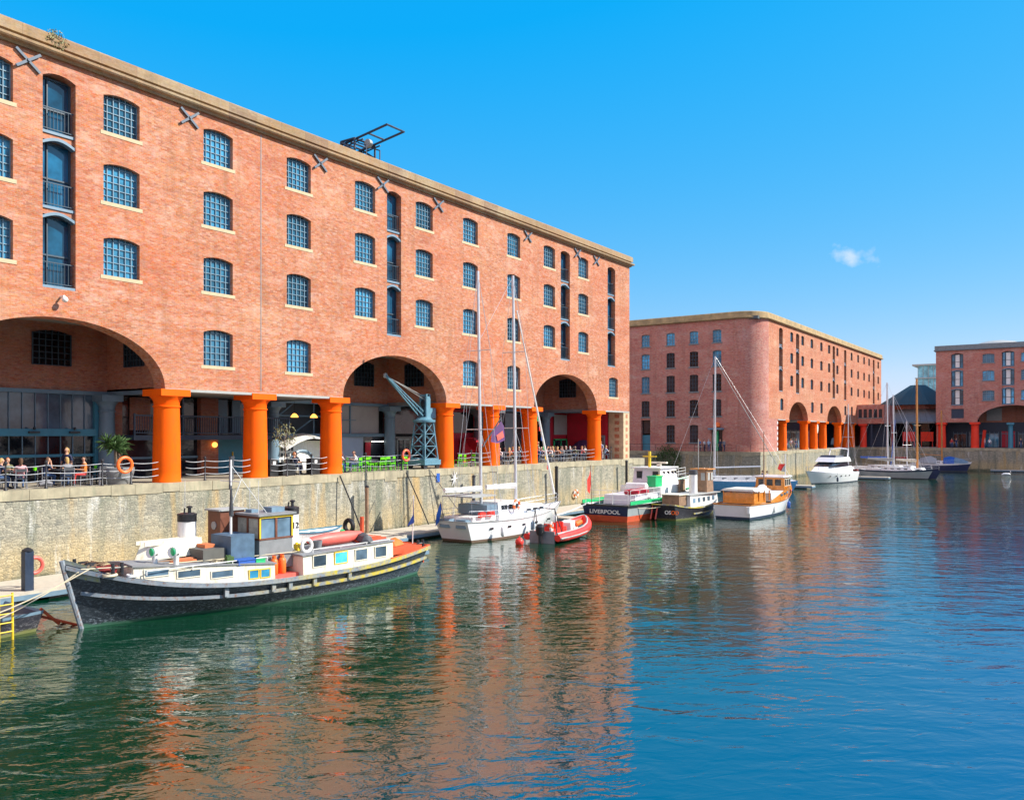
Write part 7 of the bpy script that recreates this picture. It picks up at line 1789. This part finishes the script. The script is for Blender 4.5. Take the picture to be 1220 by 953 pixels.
# crowd at the far tables
tops = ['cloth_white', 'cloth_navy', 'cloth_pale_blue', 'cloth_pink', 'cloth_grey', 'cloth_red', 'cloth_blue', 'cloth_orange', 'cloth_olive', 'cloth_white']
tw = {'cloth_white': 'white', 'cloth_navy': 'navy', 'cloth_pale_blue': 'pale blue', 'cloth_pink': 'pink', 'cloth_grey': 'grey', 'cloth_red': 'red', 'cloth_blue': 'blue', 'cloth_orange': 'orange', 'cloth_olive': 'olive'}
hairs = ['hair_brown', 'hair_dark', 'hair_blond', 'hair_grey', 'hair_red']; hw_ = {'hair_brown': 'brown', 'hair_dark': 'black', 'hair_blond': 'blond', 'hair_grey': 'grey', 'hair_red': 'ginger'}
kinds = ['sit', 'sit_lean', 'sit_drink']; kw = {'sit': 'sitting upright', 'sit_lean': 'leaning on the table', 'sit_drink': 'raising a drink'}
rnd = random.Random(21); n_ = 0
def crowd(y0, y1, step, where, rowsx):
    global n_
    ordn = ['first', 'second', 'third', 'fourth', 'fifth', 'sixth', 'seventh', 'eighth', 'ninth', 'tenth', 'eleventh', 'twelfth']
    for ri, x in enumerate(rowsx):
        y = y0 + ri*.35; i = 0
        while y < y1:
            tp = tops[(n_*7 + 3) % len(tops)]; hr = hairs[(n_*3 + 1) % len(hairs)]; kd = kinds[n_ % 3]; flip = (i % 2)
            row = ('front', 'second', 'third')[ri]
            rz = R(90 if not flip else -90) + rnd.uniform(-.4, .4)
            chair(x, y, rz, f'dark chair of the {ordn[i]} diner, {row} row, {where}')
            person(kd, (x, y, 0), rz, f'{ordn[i]} diner, {row} row, {where}, {tw[tp]} top', tp, ('denim', 'cloth_navy', 'khaki')[n_ % 3], hr, long_hair=n_ % 2 == 0, skin='skin_light' if n_ % 3 else 'skin_mid')
            if not flip: table(x, y + step*.55, f'dark table beside the {ordn[i]} diner, {row} row, {where}')
            y += step; i += 1; n_ += 1
crowd(52.6, 56.2, 1.05, 'between the two close columns', (-38.2, -39.4))
crowd(58.0, 67.0, 1.0, 'under the furthest near arch', (-38.1, -39.3, -40.6))
crowd(68.7, 71.8, 1.1, 'before the quoined end pier', (-38.3, -39.5))
person('stand', (-40.9, 63.2, 0), R(20), 'standing person in dark green before the green window under the last arch', 'cloth_olive', 'cloth_navy', 'hair_blond')
person('walk', (-38.0, 69.6, 0), R(100), 'walking person in pale blue by the quoined end pier', 'cloth_pale_blue', 'cloth_white', 'hair_brown')
# people on the far quay
far = [(-42.3, 111.6, 'stand', 'cloth_navy', 'cloth_navy', 'standing person in navy left of the green door of the middle warehouse'), (-44.6, 111.7, 'stand', 'cloth_white', 'cloth_navy', 'standing person in white left of the two by the shaded end wall'), (-45.2, 111.6, 'stand', 'cloth_blue', 'cloth_navy', 'standing person in blue furthest left on the shaded quay'), (-43.9, 111.5, 'stand', 'cloth_pale_blue', 'denim', 'standing person in pale blue on the shaded quay'), (-41.7, 111.5, 'walk', 'cloth_grey', 'cloth_navy', 'walking person in grey right of the green door'),
       (-38.3, 122.2, 'stand', 'cloth_white', 'cloth_navy', 'standing person in white beside the white quoins'), (-38.4, 123.2, 'walk', 'cloth_blue', 'denim', 'walking person in blue between quoins and first far column'), (-38.3, 127.6, 'stand', 'cloth_navy', 'cloth_navy', 'standing person in navy under the first far arch, leftmost'), (-38.4, 129.0, 'stand', 'cloth_red', 'denim', 'standing person in red under the first far arch'), (-38.2, 130.4, 'walk', 'cloth_white', 'khaki', 'walking person in white under the first far arch'), (-38.5, 131.8, 'stand', 'cloth_pink', 'denim', 'standing person in pink under the first far arch'), (-38.2, 133.2, 'stand', 'cloth_navy', 'denim', 'standing person in navy under the first far arch, rightmost')]
for i, (x, y, kd, tp, tr, lb) in enumerate(far): person(kd, (x, y, 0), R(-60 + 50*i % 170), lb, tp, tr, hairs[i % 5], group='people on the far quay')
for i, (lx, ly) in enumerate(((-3.9, .6), (-3.6, -.5))):
    c, s = math.cos(R(-150)), math.sin(R(-150))
    person('sit', (-33.6 + lx*c - ly*s, 91.9 + lx*s + ly*c, WZ + 1.0), R(30 + 160*i), ['seated person in white on the stern of the blue yacht', 'seated person in navy on the stern of the blue yacht'][i], ['cloth_white', 'cloth_navy'][i], 'denim', hairs[i], group='people on the boats')
# red furniture and clutter in the shaded market bay
for i, (x, y, m_, lb) in enumerate(((-29.5, 178.5, 'red', 'red awning board in the pavilion, leftmost'), (-26.2, 177.9, 'redcol', 'red awning board in the pavilion, middle'), (-21.9, 176.5, 'red', 'red awning board in the pavilion, rightmost'))):
    g = MB(); g.box(-1.1, 1.1, 0, .12, 1.1, 2.9); g.box(-1.0, -.9, .02, .1, 0, 1.1); g.box(.9, 1.0, .02, .1, 0, 1.1); tag(g.build('awning_board', MT[m_], None, (x, y, 0)), lb, 'board', 'red boards under the pavilion')

# ---------------------------------------------------------------- fenders and deck clutter
def fender(x, y, z, mat, label, r=.13, h=.6, rz=0):
    g = MB(); g.lathe([(.03, h*.62), (.03, h*.5), (r*.6, h*.46), (r, h*.34), (r, -h*.34), (r*.6, -h*.46), (.03, -h*.5)], 12); g.tube([(0, 0, h*.55), (-.05, 0, h*.55 + .6)], .012, 4)
    tag(g.build('fender', MT[mat], None, (x, y, z)), label, 'fender', 'fenders hanging on the moored boats')
for x, y, z, m_, lb in ((-29.05, 41.0, WZ + .55, 'white', 'white fender on the yacht side nearest its stern'), (-29.0, 44.2, WZ + .6, 'bluegrey', 'blue grey fender on the yacht side above the inflatable'), (-29.35, 47.4, WZ + .75, 'white', 'white fender on the yacht side near its bow'),
                        (-27.15, 59.2, WZ + .55, 'black', 'black fender on the workboat side left of the yellow strip'), (-20.5, 65.6, WZ + .55, 'white', 'white fender on the wooden cruiser side, nearer its stern'), (-20.35, 69.0, WZ + .65, 'blue', 'blue fender on the wooden cruiser side, nearer its bow'),
                        (-27.0, 112.6, WZ + .6, 'navysteel', 'dark fender on the side of the flybridge yacht')): fender(x, y, z, m_, lb)
rnd = random.Random(31)
def on_barge(name, cat, label, lx, ly, z, fn, mat, group=None, rz=0):
    g = MB(); fn(g); tag(g.build(name, MT[mat], None, boat_point(lx, ly, z), RB + rz), label, cat, group)
def can(g): g.box(-.14, .14, -.09, .09, 0, .3); g.box(-.05, .05, -.02, .02, .3, .36); g.tube([(.09, 0, .3), (.12, 0, .36)], .03, 6)
def planks(g):
    for i in range(4): g.box(-1.0 + i*.06, 1.0 - i*.1, -.18 + i*.09, -.10 + i*.09, i*.012, .035 + i*.012)
def heap(g):
    r_ = random.Random(8)
    for i in range(7):
        pts = [(r_.uniform(-.35, .35), r_.uniform(-.25, .25), .03 + .16*math.sin(PI*j/7)*r_.random()) for j in range(8)]; g.tube(pts, .02, 4)
def bin_(g): g.lathe([(.15, 0), (.2, .32), (.21, .34), (.18, .34), (.13, .04)], 14)
def tarp(g): g.loft([[(x, -w, 0), (x, -w*.6, h*.8), (x, 0, h), (x, w*.6, h*.7), (x, w, 0)] for x, w, h in ((-.6, .05, .02), (-.45, .28, .22), (-.1, .34, .34), (.2, .30, .26), (.45, .26, .3), (.62, .05, .03))], closed=False, caps=False)
on_barge('jerrycan', 'can', 'dark green jerrycan in front of the barge wheelhouse', 2.95, 1.15, 1.62, can, 'leaf')
on_barge('jerrycan', 'can', 'yellow jerrycan at the foot of the lettered white funnel', -.35, .75, 1.72, can, 'yellow', rz=.5)
on_barge('plank_stack', 'planks', 'loose brown planks along the fore cabin roof', 4.6, .15, 1.86, planks, 'wood')
on_barge('rope_heap', 'rope', 'tangled pale rope heap by the upturned tender', 3.2, .85, 1.66, heap, 'rope')
on_barge('rope_heap', 'rope', 'tangled green rope heap on the aft roof beside the drum', -4.3, -.35, 1.87, heap, 'dkgreen')
on_barge('rope_heap', 'rope', 'tangled brown rope heap right at the barge bow', 7.35, .2, 2.0, heap, 'wood')
on_barge('bin', 'bin', 'grey tub on the aft roof behind the red canoe', -1.2, .95, 1.75, bin_, 'grey')
on_barge('tarpaulin', 'tarpaulin', 'crumpled orange tarpaulin in the barge stern well', -6.0, .35, 1.36, tarp, 'lifering', rz=.4)
on_barge('tarpaulin', 'tarpaulin', 'crumpled grey tarpaulin on the roof by the white dinghy', -3.7, .9, 1.84, tarp, 'darkgrey', rz=1.2)
on_barge('tarpaulin', 'tarpaulin', 'crumpled white cloth beside the near funnel of the barge', 2.95, -.9, 1.6, tarp, 'white', rz=.2)
for i, (lx, ly) in enumerate(((6.9, 1.05), (-7.1, 1.15))):
    on_barge('bitts', 'bollard', ['black mooring bitts on the barge foredeck', 'black mooring bitts on the barge stern'][i], lx, ly*.8, [1.75, 1.15][i], lambda g: (g.tube([(-.15, 0, 0), (-.15, 0, .38)], .06, 8), g.tube([(.15, 0, 0), (.15, 0, .38)], .06, 8), g.tube([(-.22, 0, .22), (.22, 0, .22)], .035, 6)), 'iron')
# ---------------------------------------------------------------- shopfronts at the back of the two far arcades
rnd = random.Random(77)
for i in range(12):
    x = -21.6 + i*2.6
    if x > 8: break
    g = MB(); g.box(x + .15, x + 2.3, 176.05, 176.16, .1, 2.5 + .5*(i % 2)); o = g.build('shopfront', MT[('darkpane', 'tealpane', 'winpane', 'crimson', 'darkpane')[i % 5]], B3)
    g = MB()
    for q in (0, .72, 1.43, 2.15): g.box(x + .12 + q, x + .19 + q, 175.98, 176.05, .1, 2.9)
    g.box(x + .1, x + 2.35, 175.97, 176.05, 2.5, 2.62); g.build('shopfront_frame', MT['bluegrey'], o)
for i in range(15):
    y = 121 + i*3.2
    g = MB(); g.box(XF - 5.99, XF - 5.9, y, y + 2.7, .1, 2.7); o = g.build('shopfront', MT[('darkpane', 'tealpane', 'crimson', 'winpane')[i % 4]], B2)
    g = MB()
    for q in (0, .9, 1.8, 2.64): g.box(XF - 5.9, XF - 5.82, y + q, y + q + .07, .1, 3.2)
    g.box(XF - 5.9, XF - 5.8, y, y + 2.7, 2.7, 2.95); g.build('shopfront_frame', MT['palegrey'], o)
fp = [(-20.8, 'cloth_red'), (-20.1, 'cloth_navy'), (-15.6, 'cloth_pink'), (-14.9, 'cloth_white'), (-10.2, 'cloth_navy'), (-9.1, 'cloth_orange')]
wd = ['leftmost, in red', 'second, in navy', 'third, in pink', 'fourth, in white', 'fifth, in navy', 'rightmost, in orange']
for i, (x, tp) in enumerate(fp): person(('stand', 'walk')[i % 2], (x, 168.6, 0), R(-90 + 35*(i % 3)), f'far person before the shaded right hand warehouse, {wd[i]}', tp, 'denim', hairs[i % 5], group='people on the far quay')
